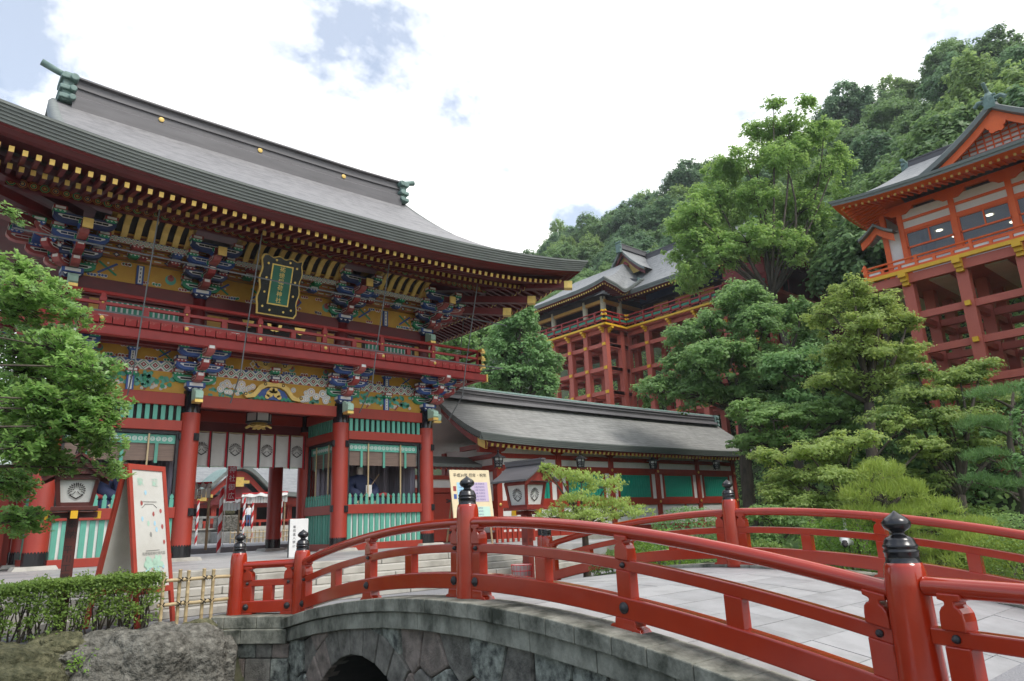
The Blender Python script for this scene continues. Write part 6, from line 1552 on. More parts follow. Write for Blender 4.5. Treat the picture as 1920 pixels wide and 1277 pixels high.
# notice board with printed table
nb_ = thing('notice_board', 'cream notice board printed with a coloured table, propped before the corridor', 'notice board', (13.6, 17.8, .75), R(-4))
nb_.rotation_euler = (R(-9), 0, R(-6))
MB().box(-.74, .74, -.02, .02, .62, 2.42).build('board', 'plywood', nb_, bevel=.005)
mb = MB().box(-.52, -.02, -.028, -.021, 1.40, 2.02, 0).box(.0, .62, -.028, -.021, 1.40, 2.02, 1).box(-.52, .62, -.028, -.021, .72, 1.24, 2).box(-.66, -.56, -.028, -.021, 1.75, 1.9, 3).box(-.66, -.56, -.028, -.021, 1.5, 1.65, 4); mb.build('printed_table', ['skyblue', 'lavender', 'mint', 'crim', 'blue'], nb_)
q = text_mb('平成30年 厄年・祝年', .135); q.v = [(a, -.03, c+2.24) for a, b, c in q.v]; q.build('lettering', 'ink', nb_)
q = MB()
for k in range(6):
    for x, s_ in ((-.27, '歳 昭和年生'), (.31, '歳 平成年生')):
        w = text_mb(str(13+k*7)+s_, .062); w.v = [(a+x, -.031, c+1.96-k*.1) for a, b, c in w.v]; q.add(w.v, w.f)
for k in range(5):
    w = text_mb('歳 昭和年生 歳 平成年生', .058); w.v = [(a+.05, -.031, c+1.19-k*.1) for a, b, c in w.v]; q.add(w.v, w.f)
q.build('small_lettering', 'inkblue', nb_)
for s_ in (-1, 1): MB().beam((s_*.6, .03, 0), (s_*.6, .03, 2.3), .06, .03).build('leg', 'wood', nb_); MB().beam((s_*.6, .8, 0.3), (s_*.6, .06, 1.9), .05, .03).build('stay', 'wood', nb_)
# wire litter basket, low red barrier
bs = thing('wire_basket', 'small red wire basket with white lining beside the steps', 'basket', (11.9, 13.75, 0), 0)
mb = MB()
for k in range(18): t_ = 2*math.pi*k/18; mb.tube([(.24*math.cos(t_), .24*math.sin(t_), 0), (.27*math.cos(t_), .27*math.sin(t_), .42)], .006, 4)
for z in (.02, .15, .28, .42): mb.tube([((.24+.07*z)*math.cos(2*math.pi*k/18), (.24+.07*z)*math.sin(2*math.pi*k/18), z) for k in range(19)], .008, 4)
mb.build('wire_frame', 'stripe_r', bs); MB().lathe([(.2, .03), (.24, .40), (.26, .42), (.22, .36)], seg=16).build('liner', 'cloth', bs, smooth=True)
rb = thing('red_barrier', 'low red picket barrier standing before the corridor wall', 'barrier', (17.6, 20.4, .1))
for k in range(9): part('picket', 'red', (16.5+k*.26, 16.58+k*.26, 20.4, 20.46, .3, 1.5), par=rb)
part('barrier_rail', 'red', (16.4, 18.75, 20.46, 20.52, 1.2, 1.3), (16.4, 18.75, 20.46, 20.52, .5, .6), par=rb)
# crane statue
cr = thing('crane_statue', 'white crane statue with curved neck beside clipped hedge', 'statue', tuple(sky_pt(1592, 1052, 15.2)), R(20))
V = [(0, 0, .42), (.22, 0, .46), (-.22, 0, .40), (-.38, 0, .30), (.30, 0, .60), (.34, 0, .74), (.30, 0, .84), (.36, 0, .90)]
skin_body('body', V, [(0, 1), (0, 2), (2, 3), (1, 4), (4, 5), (5, 6), (6, 7)], [.13, .09, .1, .03, .04, .032, .03, .035], ['crane', 'ink'], cr, lambda c: 1 if (c.x < -.3 or (c.z > .62 and c.x > .33)) else 0)
MB().tube([(.38, 0, .91), (.52, 0, .88)], [.014, .003], 6).build('beak', 'ink', cr)
for y in (-.05, .05): MB().tube([(0, y, .34), (-.03, y, .18), (0, y, -.55)], .012, 5).build('leg', 'ink', cr)
# stone lantern by the pavilion
dq = 30.
while dq < 70 and terr(*sky_pt(1612, 545, dq)[:2]) < sky_pt(1612, 545, dq).z: dq += .5
sl_ = sky_pt(1612, 512, dq); g_ = terr(sl_.x, sl_.y)
slt = thing('stone_lantern', 'weathered grey stone lantern standing beside the vermilion balcony', 'lantern', (sl_.x, sl_.y, g_))
zb0 = sl_.z-.3
MB().lathe([(.5, 0), (.4, zb0-g_-1.3), (.36, zb0-g_-1.25), (.2, zb0-g_-1.1), (.17, zb0-g_-.4), (.34, zb0-g_-.25), (.36, zb0-g_-.1)], (sl_.x, sl_.y, g_), 10).build('shaft', 'stone', slt)
MB().lathe([(.27, 0), (.27, .42)], (sl_.x, sl_.y, zb0-.1), 6).build('fire_box', 'stone', slt); MB().lathe([(.58, .0), (.56, .08), (.3, .22), (.14, .36)], (sl_.x, sl_.y, zb0+.32), 6).build('cap', 'stone', slt); MB().lathe([(.08, 0), (.14, .1), (.1, .2), (.01, .3)], (sl_.x, sl_.y, zb0+.67), 8).build('jewel', 'stone', slt)
# bank rocks
def rock(x, y, z, rx, ry, rz, mt, label, seed):
    r_ = np.random.default_rng(seed); mb = MB(); nu, nv = 56, 34; fr = [(r_.normal(size=3)*k, r_.uniform(0, 6), a) for k, a in ((1.6, .20), (1.8, .18), (3.3, .14), (3.6, .12), (6, .08), (6.5, .07), (11, .035), (12, .035), (19, .02), (23, .018))]
    G = []
    for j in range(nv+1):
        row = []
        for i in range(nu+1):
            th, ph = 2*math.pi*(i % nu)/nu, math.pi*j/nv; d = np.array([math.sin(ph)*math.cos(th), math.sin(ph)*math.sin(th), math.cos(ph)])
            d = np.sign(d)*np.abs(d)**.75
            k = 1+sum(a*abs(math.sin(float(f@d)+p)) for f, p, a in fr)-.42; row.append((x+rx*k*d[0], y+ry*k*d[1], z+rz*k*d[2]))
        G.append(row)
    o = mb.grid(G).build('bank_rock', mt, None, smooth=False, wloc=(x, y, z-rz)); autosmooth(o, 28)
    tag(o, label, 'rock', 'rocks along the stream bank'); return o
rock(1.15, 12.68, -.66, .98, .6, .66, 'rockm', 'mossy brown bank boulder below the clipped hedge', 1)
rock(3.1, 12.68, -.65, 1.0, .55, .66, 'rock', 'big grey lichen boulder below the bamboo fence', 2)
rock(2.35, 12.3, -1.15, .75, .5, .42, 'rockm', 'low mossy boulder at the water under the two big boulders', 3)
rock(4.05, 12.9, -.95, .42, .4, .7, 'rock', 'narrow dark boulder against the wing wall of bridge', 4)
rock(-.7, 12.7, -.6, .9, .6, .6, 'rock', 'grey boulder beyond the end of clipped hedge', 5)
rock(.4, 12.2, -1.3, .9, .5, .35, 'rock', 'flat grey boulder at the water below mossy boulder', 6)
for q_, (x, y, z, r, lab) in enumerate(((.55, 13.02, -.08, .22, 'small grey stone set in the bank under the hedge end'), (1.95, 13.0, -.10, .26, 'mossy bank stone wedged between the two big boulders'), (2.2, 12.72, -.34, .24, 'fist-like dark stone below the maple sprig'), (3.95, 13.0, -.10, .2, 'small pale stone at the foot of bamboo fence'), (2.75, 13.08, -.04, .15, 'flat stone behind the lichen boulder'))):
    rock(x, y, z, r*1.3, r*.8, r*.7, ('rock', 'rockm')[q_ % 2], lab, 20+q_)
# ------------------------------------------------------------------ vegetation
def quads(name, V, mt):
    n = len(V); k = V.shape[1]; me = bpy.data.meshes.new(name)
    me.vertices.add(n*k); me.vertices.foreach_set('co', V.reshape(-1).astype(np.float32))
    me.loops.add(n*k); me.loops.foreach_set('vertex_index', np.arange(n*k, dtype=np.int32))
    me.polygons.add(n); me.polygons.foreach_set('loop_start', np.arange(0, n*k, k, dtype=np.int32)); me.polygons.foreach_set('loop_total', np.full(n, k, dtype=np.int32))
    me.materials.append(M[mt] if isinstance(mt, str) else mt); me.update(calc_edges=True); return me
def unit(a): return a/np.maximum(1e-6, np.linalg.norm(a, axis=-1, keepdims=True))
def leaf_quads(P, N, size, asp=.55, droop=0.):
    """rhombic leaves at P with normals N"""
    n = len(P); t = unit(np.cross(N, rng.normal(size=(n, 3)))); 
    if droop: t = unit(t+np.array([0, 0, -droop])); N = unit(N-(N*t).sum(1)[:, None]*t)
    b = np.cross(N, t); s = size*rng.uniform(.65, 1.25, n)[:, None]
    return np.stack([P-t*s*.5, P+b*s*asp*.5-t*s*.06, P+t*s*.5, P-b*s*asp*.5-t*s*.06], 1)
def crown_pts(clumps, dens, sub=.34, shell=.55, under=.25, flat=1.):
    """leaf positions in sub-clumps scattered over ellipsoids; returns points and outward normals"""
    P, N = [], []
    for (c, r) in clumps:
        c = np.array(c, float); r = np.array(r, float); area = (r[0]*r[1]+r[0]*r[2]+r[1]*r[2])/3
        ns = max(8, int(9/(sub*sub)*.55)); d = unit(rng.normal(size=(ns, 3))); d[:, 2] = np.where((d[:, 2] < -.2) & (rng.random(ns) > under), -d[:, 2], d[:, 2])
        rad = rng.uniform(shell, 1.0, ns)[:, None]; sc_ = c+d*r*rad; sr = sub*r*rng.uniform(.55, 1.15, ns)[:, None]
        nl = max(5, int(dens*area*sub*sub*1.6))
        for k in range(ns):
            q = unit(rng.normal(size=(nl, 3))); q[:, 2] = np.where((q[:, 2] < -.1) & (rng.random(nl) > .4), -q[:, 2], q[:, 2])
            rr = rng.uniform(.35, 1.05, nl)[:, None]; P.append(sc_[k]+q*sr[k]*rr*np.array([1, 1, flat])); N.append(unit(q*.8+d[k]*.5+np.array([0, 0, .7])+rng.normal(size=(nl, 3))*.45))
    return np.concatenate(P), np.concatenate(N)
def limb(mb, p, q, r0, r1, bend=.15, n=6):
    p, q = Vector(p), Vector(q); L = (q-p).length; o = Vector((random.uniform(-1, 1), random.uniform(-1, 1), random.uniform(0, .6)))*L*bend
    mb.tube([p.lerp(q, i/n)+o*math.sin(math.pi*i/n) for i in range(n+1)], [lerp(r0, r1, i/n) for i in range(n+1)], 7)
def tree(name, label, cat, base, clumps, mt, leaf, dens, trunk=.2, group=None, sub=.34, shell=.55, under=.25, asp=.55, fork=.45, flat=1., droop=0., bark='bark', crown='crown', maxlimb=14, airy=None):
    t = thing(name, label, cat, tuple(base), None, group); b = Vector(base)
    cs = [Vector(c) for c, r in clumps]; top = max(c.z for c in cs); cen = sum(cs, Vector())/len(cs)
    fk = Vector((lerp(b.x, cen.x, .5), lerp(b.y, cen.y, .5), lerp(b.z, min(c.z for c in cs), .9) if len(cs) > 1 else lerp(b.z, cen.z, fork)))
    mb = MB(); limb(mb, b, fk, trunk*1.15, trunk*.8, .04)
    for c, r in (airy or []): limb(mb, fk, c, trunk*.4, trunk*.08, .08); limb(mb, c, Vector(c)+Vector((random.uniform(-1, 1)*r[0], 0, r[2]*.8)), trunk*.1, trunk*.03)
    for c in cs[:maxlimb]: limb(mb, fk, c, trunk*.5, trunk*.12, .12)
    for (c, r) in clumps[:maxlimb]:
        for k in range(4):
            d = Vector((random.uniform(-1, 1), random.uniform(-1, 1), random.uniform(-.2, .8))); limb(mb, c, Vector(c)+Vector((d.x*r[0], d.y*r[1], d.z*r[2]))*.8, trunk*.14, trunk*.03, .15, 4)
    mb.build('trunk', bark, t, smooth=True)
    P, N = crown_pts(clumps, dens, sub, shell, under, flat)
    if airy: P2, N2 = crown_pts(airy, dens*1.1, .30, .3, .7, .8); P = np.concatenate([P, P2]); N = np.concatenate([N, N2])
    me = quads(crown, leaf_quads(P-np.array(b), N, leaf, asp, droop), mt)
    put(crown, me, t, b); return t
def pxc(lst, depth, fill=0):
    """clumps from picture positions: (px, py, half width px, half height px[, depth offset])"""
    out = []
    for q in range(fill): lst = lst+[(it[0]+random.uniform(-.8, .8)*it[2], it[1]+random.uniform(-.5, .7)*it[3], it[2]*.9, it[3]*.9, (it[4] if len(it) > 4 else 0)+random.uniform(.4, 2)*depth/33) for it in lst[:14]]
    for it in lst:
        d = depth+(it[4] if len(it) > 4 else 0); c = sky_pt(it[0], it[1], d); k = d/1339.; out.append((tuple(c), (it[2]*k, it[2]*k*.9, it[3]*k)))
    return out
def gbase(px, depth, py=900):
    p = sky_pt(px, py, depth); return (p.x, p.y, max(0., terr(p.x, p.y))-.15 if p.x > 16 else 0.)
# --- forest on the hill: prototypes copied over the slope
protos = []
for k in range(7):
    H = (9.5, 11, 12.5, 9, 13, 10, 11.5)[k]; W_ = (4.4, 4.8, 4.2, 5.2, 4.6, 4.0, 5.0)[k]
    cl = [((random.uniform(-.5, .5)*W_, random.uniform(-.5, .5)*W_, H*random.uniform(.45, .62)), (W_*.62, W_*.62, H*.24)) for _ in range(5)]+[((random.uniform(-.25, .25)*W_, random.uniform(-.25, .25)*W_, H*.78), (W_*.55, W_*.55, H*.22))]
    P, N = crown_pts(cl, 46, .30, .6, .2); cm = quads('crown', leaf_quads(P, N, .40, .62), M['lf_hill'][k % 3])
    mb = MB(); limb(mb, (0, 0, -1), (0, 0, H*.5), .28, .16, .03)
    for c, r in cl: limb(mb, (0, 0, H*.35), c, .13, .04)
    protos.append((cm, mb.mesh('trunk', 'bark', True)))
cand = []
gx = 46.
while gx < 128:
    gy = -12.
    while gy < 190:
        cand.append((gx+random.uniform(-2.4, 2.4), gy+random.uniform(-2.4, 2.4))); gy += 6.4+gx*.012
    gx += 5.8
nh = 0; hv = Vector((math.sin(yaw), math.cos(yaw), 0)); names_h = ['dark rounded evergreen in the hillside forest', 'blue-green evergreen in the hillside forest', 'yellow-green broadleaf tree in the hillside forest']
for (x, y) in cand:
    z = terr(x, y); d = Vector((x, y, z+6-CAMZ)); dep = d.dot(fw)
    if dep < 30: continue
    px = 960+1295.2*d.dot(rt)/dep; py = 638.5-1295.2*d.dot(up)/dep
    if not (905 < px < 2010 and -120 < py < 640): continue
    if px < 1180 and py > 600: continue
    if 43 < x < 63 and 21 < y < 50: continue
    if nh >= 292: break
    k = random.randrange(7); s_ = random.uniform(.8, 1.25); nh += 1
    t = thing('forest_tree', names_h[k % 3], 'tree', (x, y, z-.3), random.uniform(0, 6.28), 'trees of the hillside forest', (s_, s_, s_*random.uniform(.85, 1.15)))
    put('crown', protos[k][0], t); put('trunk', protos[k][1], t)
# --- single trees
tree('tall_tree', 'very tall airy broadleaf tree with open crown standing between hall and pavilion', 'tree', gbase(1510, 47), pxc([(1395, 305, 55, 40), (1470, 300, 60, 45, -1.5), (1545, 330, 42, 40), (1345, 375, 58, 45, 1), (1420, 375, 60, 45, -1), (1500, 400, 55, 45), (1320, 440, 50, 40), (1400, 455, 62, 42, -2), (1480, 470, 55, 40, -1), (1545, 440, 40, 32, 1), (1305, 400, 42, 40, -1), (1310, 450, 45, 40, -1), (1305, 515, 42, 36, -1), (1350, 485, 48, 36, -2), (1580, 380, 26, 40, 2), (1450, 255, 50, 40, 1), (1510, 265, 45, 40)], 47, 2), 'lf_tall', .24, 105, .30, shell=.35, under=.6, sub=.30, airy=pxc([(1450, 195, 30, 20), (1510, 195, 34, 20), (1480, 235, 50, 22), (1420, 250, 44, 26, 1), (1545, 245, 40, 34, -1), (1570, 290, 28, 30)], 47))
tree('oval_tree', 'dense oval green tree rising behind the corridor roof beside the stilt lattice', 'tree', gbase(975, 44), pxc([(975, 620, 42, 50), (940, 665, 38, 48), (1005, 670, 36, 50), (965, 715, 55, 42), (1025, 725, 30, 35), (920, 720, 34, 36), (985, 590, 24, 26)], 44, 1), 'lf_broad', .25, 190, .3)
tree('back_tree', 'pale green bushy tree showing under the gate eave corner', 'tree', gbase(870, 52), pxc([(860, 650, 45, 40), (905, 640, 40, 38, 2), (830, 690, 45, 38), (890, 690, 40, 40)], 52), 'lf_zelk', .3, 130, .3)
tree('zelkova_tree', 'broad rounded green tree in front of the stilted hall', 'tree', gbase(1400, 33), pxc([(1400, 575, 60, 42), (1330, 620, 62, 45, 1), (1430, 620, 60, 48, -1), (1500, 600, 48, 45), (1290, 690, 55, 42, 1), (1370, 680, 66, 48, -1.5), (1450, 690, 60, 46, -1), (1230, 735, 48, 32, 1), (1310, 745, 60, 36), (1400, 750, 70, 36), (1480, 745, 55, 36), (1520, 660, 42, 45)], 33, 1), 'lf_zelk', .19, 300, .3, sub=.30)
tree('light_maple', 'feathery yellow-green maple in front of the pavilion stilts', 'tree', gbase(1640, 25), pxc([(1600, 545, 45, 28), (1650, 575, 62, 30), (1560, 590, 40, 35), (1620, 620, 70, 34, -.5), (1700, 610, 45, 24), (1580, 665, 60, 34), (1660, 670, 66, 32, -.5), (1560, 720, 56, 32), (1640, 725, 60, 30)], 25, 1), 'lf_maple', .125, 420, .22, flat=.9, sub=.42, shell=.25)
tree('shade_maple', 'dark green layered maple under the zelkova beside the corridor end', 'tree', gbase(1500, 26), pxc([(1450, 790, 62, 26), (1530, 780, 60, 28), (1600, 770, 50, 28), (1420, 830, 52, 26, 1), (1400, 770, 40, 24, 1.5), (1490, 830, 55, 26)], 26, 1), 'lf_maple2', .13, 480, .2, flat=.7, sub=.28)
tree('spreading_maple', 'wide yellow-green maple with flat layered sprays behind the low pine', 'tree', gbase(1600, 20.5), pxc([(1520, 855, 66, 26), (1600, 835, 66, 28), (1480, 900, 52, 26, .5), (1560, 900, 70, 28, -.5), (1640, 880, 56, 28), (1500, 945, 60, 24), (1450, 860, 34, 22, .8), (1460, 935, 36, 26), (1580, 940, 50, 20), (1690, 800, 50, 26, .5), (1730, 840, 50, 24)], 20.5, 1), 'lf_maple', .105, 520, .16, flat=.8, sub=.40, shell=.25)
tree('slope_maple', 'green maple with tiered sprays below the pavilion stilts', 'tree', gbase(1780, 21.5), pxc([(1730, 745, 66, 28), (1800, 715, 60, 26), (1660, 785, 60, 28), (1780, 790, 70, 30, -.5), (1860, 760, 60, 30), (1840, 690, 45, 20), (1720, 700, 40, 22), (1900, 820, 40, 30), (1760, 850, 60, 26), (1830, 840, 60, 28), (1760, 905, 50, 22)], 21.5, 1), 'lf_maple', .108, 500, .18, flat=.85, sub=.42, shell=.25)
tree('dark_shrub', 'dark rounded shrub behind the far bridge post', 'shrub', gbase(1450, 19), pxc([(1440, 975, 50, 30), (1490, 985, 44, 28), (1430, 1015, 40, 22)], 19), 'lf_maple2', .11, 500, .08)
tree('edge_tree', 'blue-green leafy branches of a tree at the garden edge', 'tree', gbase(1935, 17), pxc([(1915, 800, 20, 40), (1925, 870, 22, 34), (1935, 740, 22, 40)], 17), 'lf_broad', .12, 450, .12)
def needles(clumps, dens, L=.13, w=.011):
    P, N = crown_pts(clumps, dens, .3, .75, .1, .8); n = len(P)
    d = unit(N*.6+rng.normal(size=(n, 3))*.55+np.array([0, 0, .55])); b = unit(np.cross(d, rng.normal(size=(n, 3)))); s = L*rng.uniform(.7, 1.3, n)[:, None]
    return np.stack([P-b*w*.5, P+b*w*.5, P+d*s+b*w*.3, P+d*s-b*w*.3], 1)
def pine(label, base, clumps, mt, dens, L, w, trunk):
    t = thing('garden_pine', label, 'pine', tuple(base), None); b = Vector(base); mb = MB()
    cs = [Vector(c) for c, r in clumps]; top = max(cs, key=lambda c: c.z); pts_ = [b, b.lerp(top, .35)+Vector((.2, -.1, 0)), b.lerp(top, .7)+Vector((-.15, .1, 0)), top]
    mb.tube(pts_, [trunk, trunk*.8, trunk*.55, trunk*.25], 8)
    for c in cs:
        k = min(.95, max(.1, (c.z-b.z)/max(.1, top.z-b.z)-.08)); limb(mb, b.lerp(top, k), c, trunk*.4, trunk*.1, .12)
    mb.build('trunk', 'bark', t, smooth=True)
    put('crown', quads('crown', needles(clumps, dens, L, w)-np.array(b), mt), t, b)
pine('low spreading pine with bright fresh needles trailing behind bridge railing', gbase(1690, 15), pxc([(1655, 895, 46, 24), (1640, 935, 58, 26), (1690, 930, 48, 26), (1620, 975, 58, 22), (1690, 975, 62, 26), (1750, 960, 50, 20), (1750, 1000, 62, 22, -.4), (1810, 995, 56, 18), (1830, 1030, 66, 24, -.6), (1900, 1030, 60, 22, -.8), (1720, 1035, 60, 24, -.4), (1790, 1060, 60, 26, -.8), (1880, 1070, 60, 24, -1), (1940, 1060, 50, 26, -1)], 15.2), 'lf_pine', 900, .15, .012, .14)
pine('tall pine with dark tiered needle pads at the garden edge', gbase(1880, 18.5), pxc([(1850, 745, 40, 14), (1900, 735, 34, 14), (1840, 800, 46, 15), (1900, 810, 44, 16), (1850, 860, 44, 14), (1910, 880, 40, 16), (1880, 915, 44, 15), (1830, 905, 30, 12)], 18.5), 'lf_pine2', 700, .15, .013, .13)
tree('bank_tree', 'mid-green leafy tree filling the bank behind the maples', 'tree', gbase(1600, 30), pxc([(1470, 700, 60, 46), (1540, 690, 60, 50), (1610, 700, 60, 50), (1680, 720, 56, 44), (1500, 770, 60, 44), (1580, 780, 64, 46), (1660, 790, 60, 44), (1440, 800, 50, 40), (1730, 800, 50, 40), (1540, 850, 60, 40), (1640, 860, 60, 40), (1720, 870, 50, 36), (1450, 880, 46, 36)], 29), 'lf_broad', .20, 260, .3, sub=.4, shell=.4)
tree('bank_tree', 'mid-green leafy tree behind the tall dark pine', 'tree', gbase(1830, 27), pxc([(1780, 830, 56, 40), (1850, 830, 56, 44), (1910, 850, 44, 44), (1800, 900, 56, 36), (1880, 910, 50, 36), (1900, 770, 40, 40)], 26), 'lf_broad', .19, 280, .25, sub=.4, shell=.4)
# undergrowth covering the slope between garden and forest
n = 90000; X = rng.uniform(20, 66, n); Y = rng.uniform(-4, 60, n); Z = np.array([terr(a, b) for a, b in zip(X, Y)]); k_ = (X > 27+np.clip((Y-13)*1.4, 0, 13)) | ((Y < 20) & (X > 20))
k_ &= ~((X < 41) & (Y > 20.5)); P = np.stack([X, Y, Z], 1)[k_]; hgt = (np.sin(P[:, 0]*.9)+np.sin(P[:, 1]*1.1+P[:, 0]*.4)+2)*.22; P[:, 2] += rng.random(len(P))*hgt-.05
o = put('undergrowth', quads('undergrowth', leaf_quads(P, unit(rng.normal(size=P.shape)*.5+np.array([-.4, 0, .8])), .30, .6), 'lf_maple2')); tag(o, 'dark green undergrowth covering the steep garden slope', 'undergrowth', None, 'stuff')
# clipped bushes
def bush(label, c, r, mt, leaf, dens, square=False, cat='bush', name='clipped_bush'):
    t = thing(name, label, cat, (c[0], c[1], c[2]-r[2]), None); mb = MB()
    for k in range(6): limb(mb, (c[0]+random.uniform(-.3, .3)*r[0], c[1]+random.uniform(-.3, .3)*r[1], c[2]-r[2]), (c[0]+random.uniform(-.7, .7)*r[0], c[1]+random.uniform(-.7, .7)*r[1], c[2]+.3*r[2]), .02, .006, .1, 4)
    mb.build('stems', 'bark', t); n = int(dens*(r[0]*r[1]+r[0]*r[2]+r[1]*r[2])*4)
    d = unit(rng.normal(size=(n, 3))); p = 4.0 if square else 2.2
    k = (np.abs(d)**p).sum(1)**(-1/p); P = d*k[:, None]*rng.uniform(.82, 1.04, n)[:, None]*np.array(r); P += rng.normal(size=P.shape)*.012
    put('foliage', quads('foliage', leaf_quads(P, unit(d+rng.normal(size=(n, 3))*.6+np.array([0, 0, .3])), leaf, .6), mt), t, c); return t
p = sky_pt(1585, 1012, 15.8); bush('bright green clipped square bush behind the crane statue', (p.x, p.y, .62), (.85, .8, .62), 'lf_bright', .055, 900, True)
p = sky_pt(1420, 1022, 17); bush('low clipped bush at the foot of the dark shrub', (p.x, p.y, .4), (.7, .7, .42), 'lf_box', .055, 800)
p = sky_pt(1240, 1005, 16.5); bush('yellow-green clipped mound behind the garden railing', (p.x, p.y, .62), (.8, .7, .55), 'lf_bright', .055, 800)
p = sky_pt(1150, 1030, 15.6); bush('small round clipped bush under the weeping tree', (p.x, p.y, .35), (.55, .5, .4), 'lf_box', .05, 800)
p = sky_pt(1290, 955, 21); bush('loose grey-green bush against the white corridor wall', (p.x, p.y, .95), (1.5, .7, .75), 'lf_broad', .09, 260, name='garden_bush')
p = sky_pt(1905, 1010, 12.8); bush('dark clipped mound beside the trailing pine', (p.x, p.y, .45), (.8, .8, .5), 'lf_box', .05, 800)
p = sky_pt(1890, 985, 16.5); bush('rounded dark bush under the tall pine', (p.x, p.y, .6), (.8, .8, .6), 'lf_maple2', .06, 700)
p = sky_pt(1840, 960, 18.5); bush('small dark bush beside the pine trunk', (p.x, p.y, .7), (.6, .6, .7), 'lf_box', .06, 700)
# weeping tree in front of corridor
tree('weeping_tree', 'small drooping yellow-green tree in front of the corridor windows', 'tree', gbase(1090, 16.2), pxc([(1050, 895, 34, 22), (1090, 905, 44, 26), (1135, 915, 44, 26), (1080, 945, 56, 26, -.3), (1150, 955, 52, 24), (1030, 970, 34, 20), (1100, 975, 60, 22, -.3), (1185, 965, 42, 20), (1025, 880, 18, 12)], 16.2), 'lf_weep', .085, 620, .085, droop=.9, asp=.32, sub=.28, shell=.4)
# --- clipped hedge by the steps
hg = thing('box_hedge', 'clipped dark green hedge with bare lower stems beside bamboo fence', 'hedge', (2.2, 13.4, -.05)); mb = MB()
for k in range(26):
    x = 1.0+2.3*k/25+random.uniform(-.05, .05); b_ = Vector((x, 13.4+random.uniform(-.15, .15), -.12))
    for q in range(3): limb(mb, b_, (x+random.uniform(-.22, .22), 13.4+random.uniform(-.25, .25), random.uniform(.4, .75)), .016, .005, .12, 4)
mb.build('stems', 'bark', hg)
n = 21000; X = rng.uniform(.75, 3.36, n); hz = .86-.10*np.clip((1.6-X)/.9, 0, 1); f = rng.random(n)
Z = np.where(f < .55, hz-np.abs(rng.normal(size=n))*.07, rng.uniform(.02, 1, n)**.75*hz); Y = np.where(f < .55, rng.uniform(12.98, 13.75, n), np.where(rng.random(n) < .75, 12.98+np.abs(rng.normal(size=n))*.07, rng.uniform(13, 13.75, n)))
kp = (Z > .30) | (rng.random(n) < (.10+.9*np.clip((Z-.02)/.28, 0, 1)**1.5)*(.5+.5*np.sin(X*9)**2)); gap = (np.sin(X*7.3+Z*9)+np.sin(X*13.1-Z*17+2)+.7*np.sin(X*29+Z*31) > .85) & (Z < .66); kp &= ~gap
P = np.stack([X, Y, Z], 1)[kp]; P += rng.normal(size=P.shape)*(.016+.03*(np.sin(P[:, :1]*23)+np.sin(P[:, :1]*11+1) > .9)); N = unit(rng.normal(size=P.shape)*.7+np.array([0, -.5, .7]))
put('foliage', quads('foliage', leaf_quads(P-np.array([2.2, 13.4, -.05]), N,   .05, .6), 'lf_box'), hg, (2.2, 13.4, -.05))
# --- ferny sprigs between the rocks
for (x, y, z, lab) in ((2.28, 12.35, -.55, 'small maple sprig growing between the two big boulders'), (1.3, 12.2, -.75, 'thin green weed growing on the mossy boulder')):
    t = thing('sprig', lab, 'plant', (x, y, z)); mb = MB(); tips = []
    for k in range(12):
        q = Vector((x+random.uniform(-.22, .22), y+random.uniform(-.2, .1), z+random.uniform(.12, .42))); limb(mb, (x, y, z-.15), q, .006, .002, .2, 4); tips.append(q)
    mb.build('stems', 'bark', t); P = np.concatenate([np.array(q)+rng.normal(size=(14, 3))*.045 for q in tips]); put('foliage', quads('foliage', leaf_quads(P-np.array([x, y, z]), unit(rng.normal(size=P.shape)*.5+np.array([0, -.4, .8])), .06, .4), 'lf_bright'), t, (x, y, z))
# --- near evergreen branch: whorls of glossy leaves
nt_ = thing('evergreen_tree', 'glossy evergreen boughs hanging in front of the gate by the post lantern', 'tree', (-1.6, 9.0, 0)); mb = MB()
B0 = Vector((-1.6, 9.0, -.1)); mb.tube([B0, B0+Vector((.15, .05, 1.6)), B0+Vector((.3, .2, 3.2)), B0+Vector((.2, .3, 5))], [.16, .14, .11, .05], 9)
boughs = [(110, 655, 60, 36), (40, 660, 45, 36), (165, 690, 50, 34), (95, 750, 80, 30), (40, 545, 40, 30), (20, 800, 40, 40), (160, 775, 60, 34), (100, 870, 40, 20), (30, 500, 46, 22), (80, 545, 62, 28), (140, 590, 34, 20), (30, 580, 45, 34), (100, 625, 46, 18), (60, 700, 70, 24), (140, 720, 66, 26), (185, 745, 46, 24), (60, 770, 70, 34), (130, 800, 70, 26), (190, 830, 36, 26), (60, 840, 56, 30), (20, 905, 40, 34), (45, 975, 34, 28), (215, 880, 20, 18), (15, 395, 12, 14), (20, 640, 30, 14), (20, 730, 40, 30)]
tips = []; axes = []
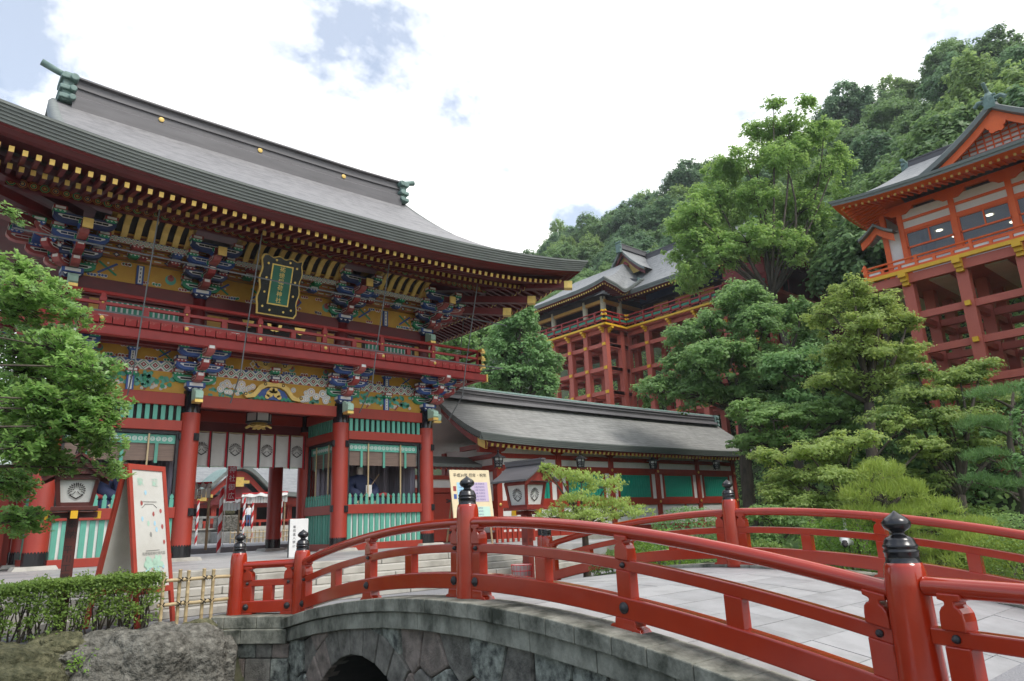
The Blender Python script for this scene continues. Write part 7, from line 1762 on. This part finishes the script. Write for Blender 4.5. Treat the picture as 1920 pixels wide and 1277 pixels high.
for (px, py, rx, ry) in boughs:
    dp = 8.7+random.uniform(-.8, .8); c = sky_pt(px, py, dp); k = dp/1339.
    st = B0+Vector((.25, .2, max(1.2, min(4.4, c.z-.3)))); limb(mb, st, c, .02, .008, .12, 7)
    nw = int(rx*ry/8.5)+8
    for q in range(nw):
        a = random.uniform(0, 6.28); rad = math.sqrt(random.random()); e = c+rt*(rx*k*rad*math.cos(a))+Vector((0, 0, ry*k*rad*math.sin(a)))+Vector((fw.x, fw.y, 0))*random.uniform(-.35, .35)
        tips.append(e); ax = Vector((random.uniform(-.5, .7), random.uniform(-.8, .3), random.uniform(.3, 1.0))).normalized(); axes.append(ax)
        if q % 2 == 0: limb(mb, c.lerp(e, -.25), e, .008, .003, .12, 4)
mb.build('trunk', 'bark', nt_, smooth=True)
LV = []
for e, ax in zip(tips, axes):
    u_ = ax.cross(Vector((.3, .2, 1))).normalized(); v_ = ax.cross(u_); n_ = random.randint(6, 9); ph = random.uniform(0, 6.28)
    for k in range(n_):
        a = ph+2*math.pi*k/n_+random.uniform(-.25, .25); d = (u_*math.cos(a)+v_*math.sin(a)+ax*random.uniform(.1, .7)).normalized(); L = random.uniform(.045, .082); w = L*.28
        nn = (ax-d*ax.dot(d)).normalized(); s_ = d.cross(nn).normalized(); o = e-ax*random.uniform(0, .05); dr = -nn*L*.12
        LV += [[o+d*L*.05, o+d*L*.45+s_*w+nn*L*.05, o+d*L*.80+s_*w*.75+dr*.3, o+d*L+dr, o+d*L*.5-nn*L*.01], [o+d*L*.05, o+d*L*.5-nn*L*.01, o+d*L+dr, o+d*L*.80-s_*w*.75+dr*.3, o+d*L*.45-s_*w+nn*L*.05]]
A = np.array([[tuple(p) for p in f_] for f_ in LV])-np.array((-1.6, 9.0, 0)); put('crown', quads('crown', A, 'lf_near'), nt_, (-1.6, 9.0, 0))
print('hill trees', nh, 'near whorls', len(tips), 'leaves total', sum(len(m_.polygons) for m_ in bpy.data.meshes))
# ------------------------------------------------------------------ summer haze
hz_ = MB().box(-60, 400, -80, 420, -4, 95).build('haze', 'white'); hz_.data.materials.clear()
hm = bpy.data.materials.new('haze_air'); hm.use_nodes = True; hm.node_tree.nodes.clear()
pv = hm.node_tree.nodes.new('ShaderNodeVolumePrincipled'); pv.inputs['Color'].default_value = (.86, .93, 1, 1); pv.inputs['Density'].default_value = .00035; pv.inputs['Anisotropy'].default_value = .2
ho = hm.node_tree.nodes.new('ShaderNodeOutputMaterial'); hm.node_tree.links.new(pv.outputs[0], ho.inputs['Volume'])
hz_.data.materials.append(hm); tag(hz_, 'thin pale summer haze in front of the forested hill', 'haze', None, 'stuff')
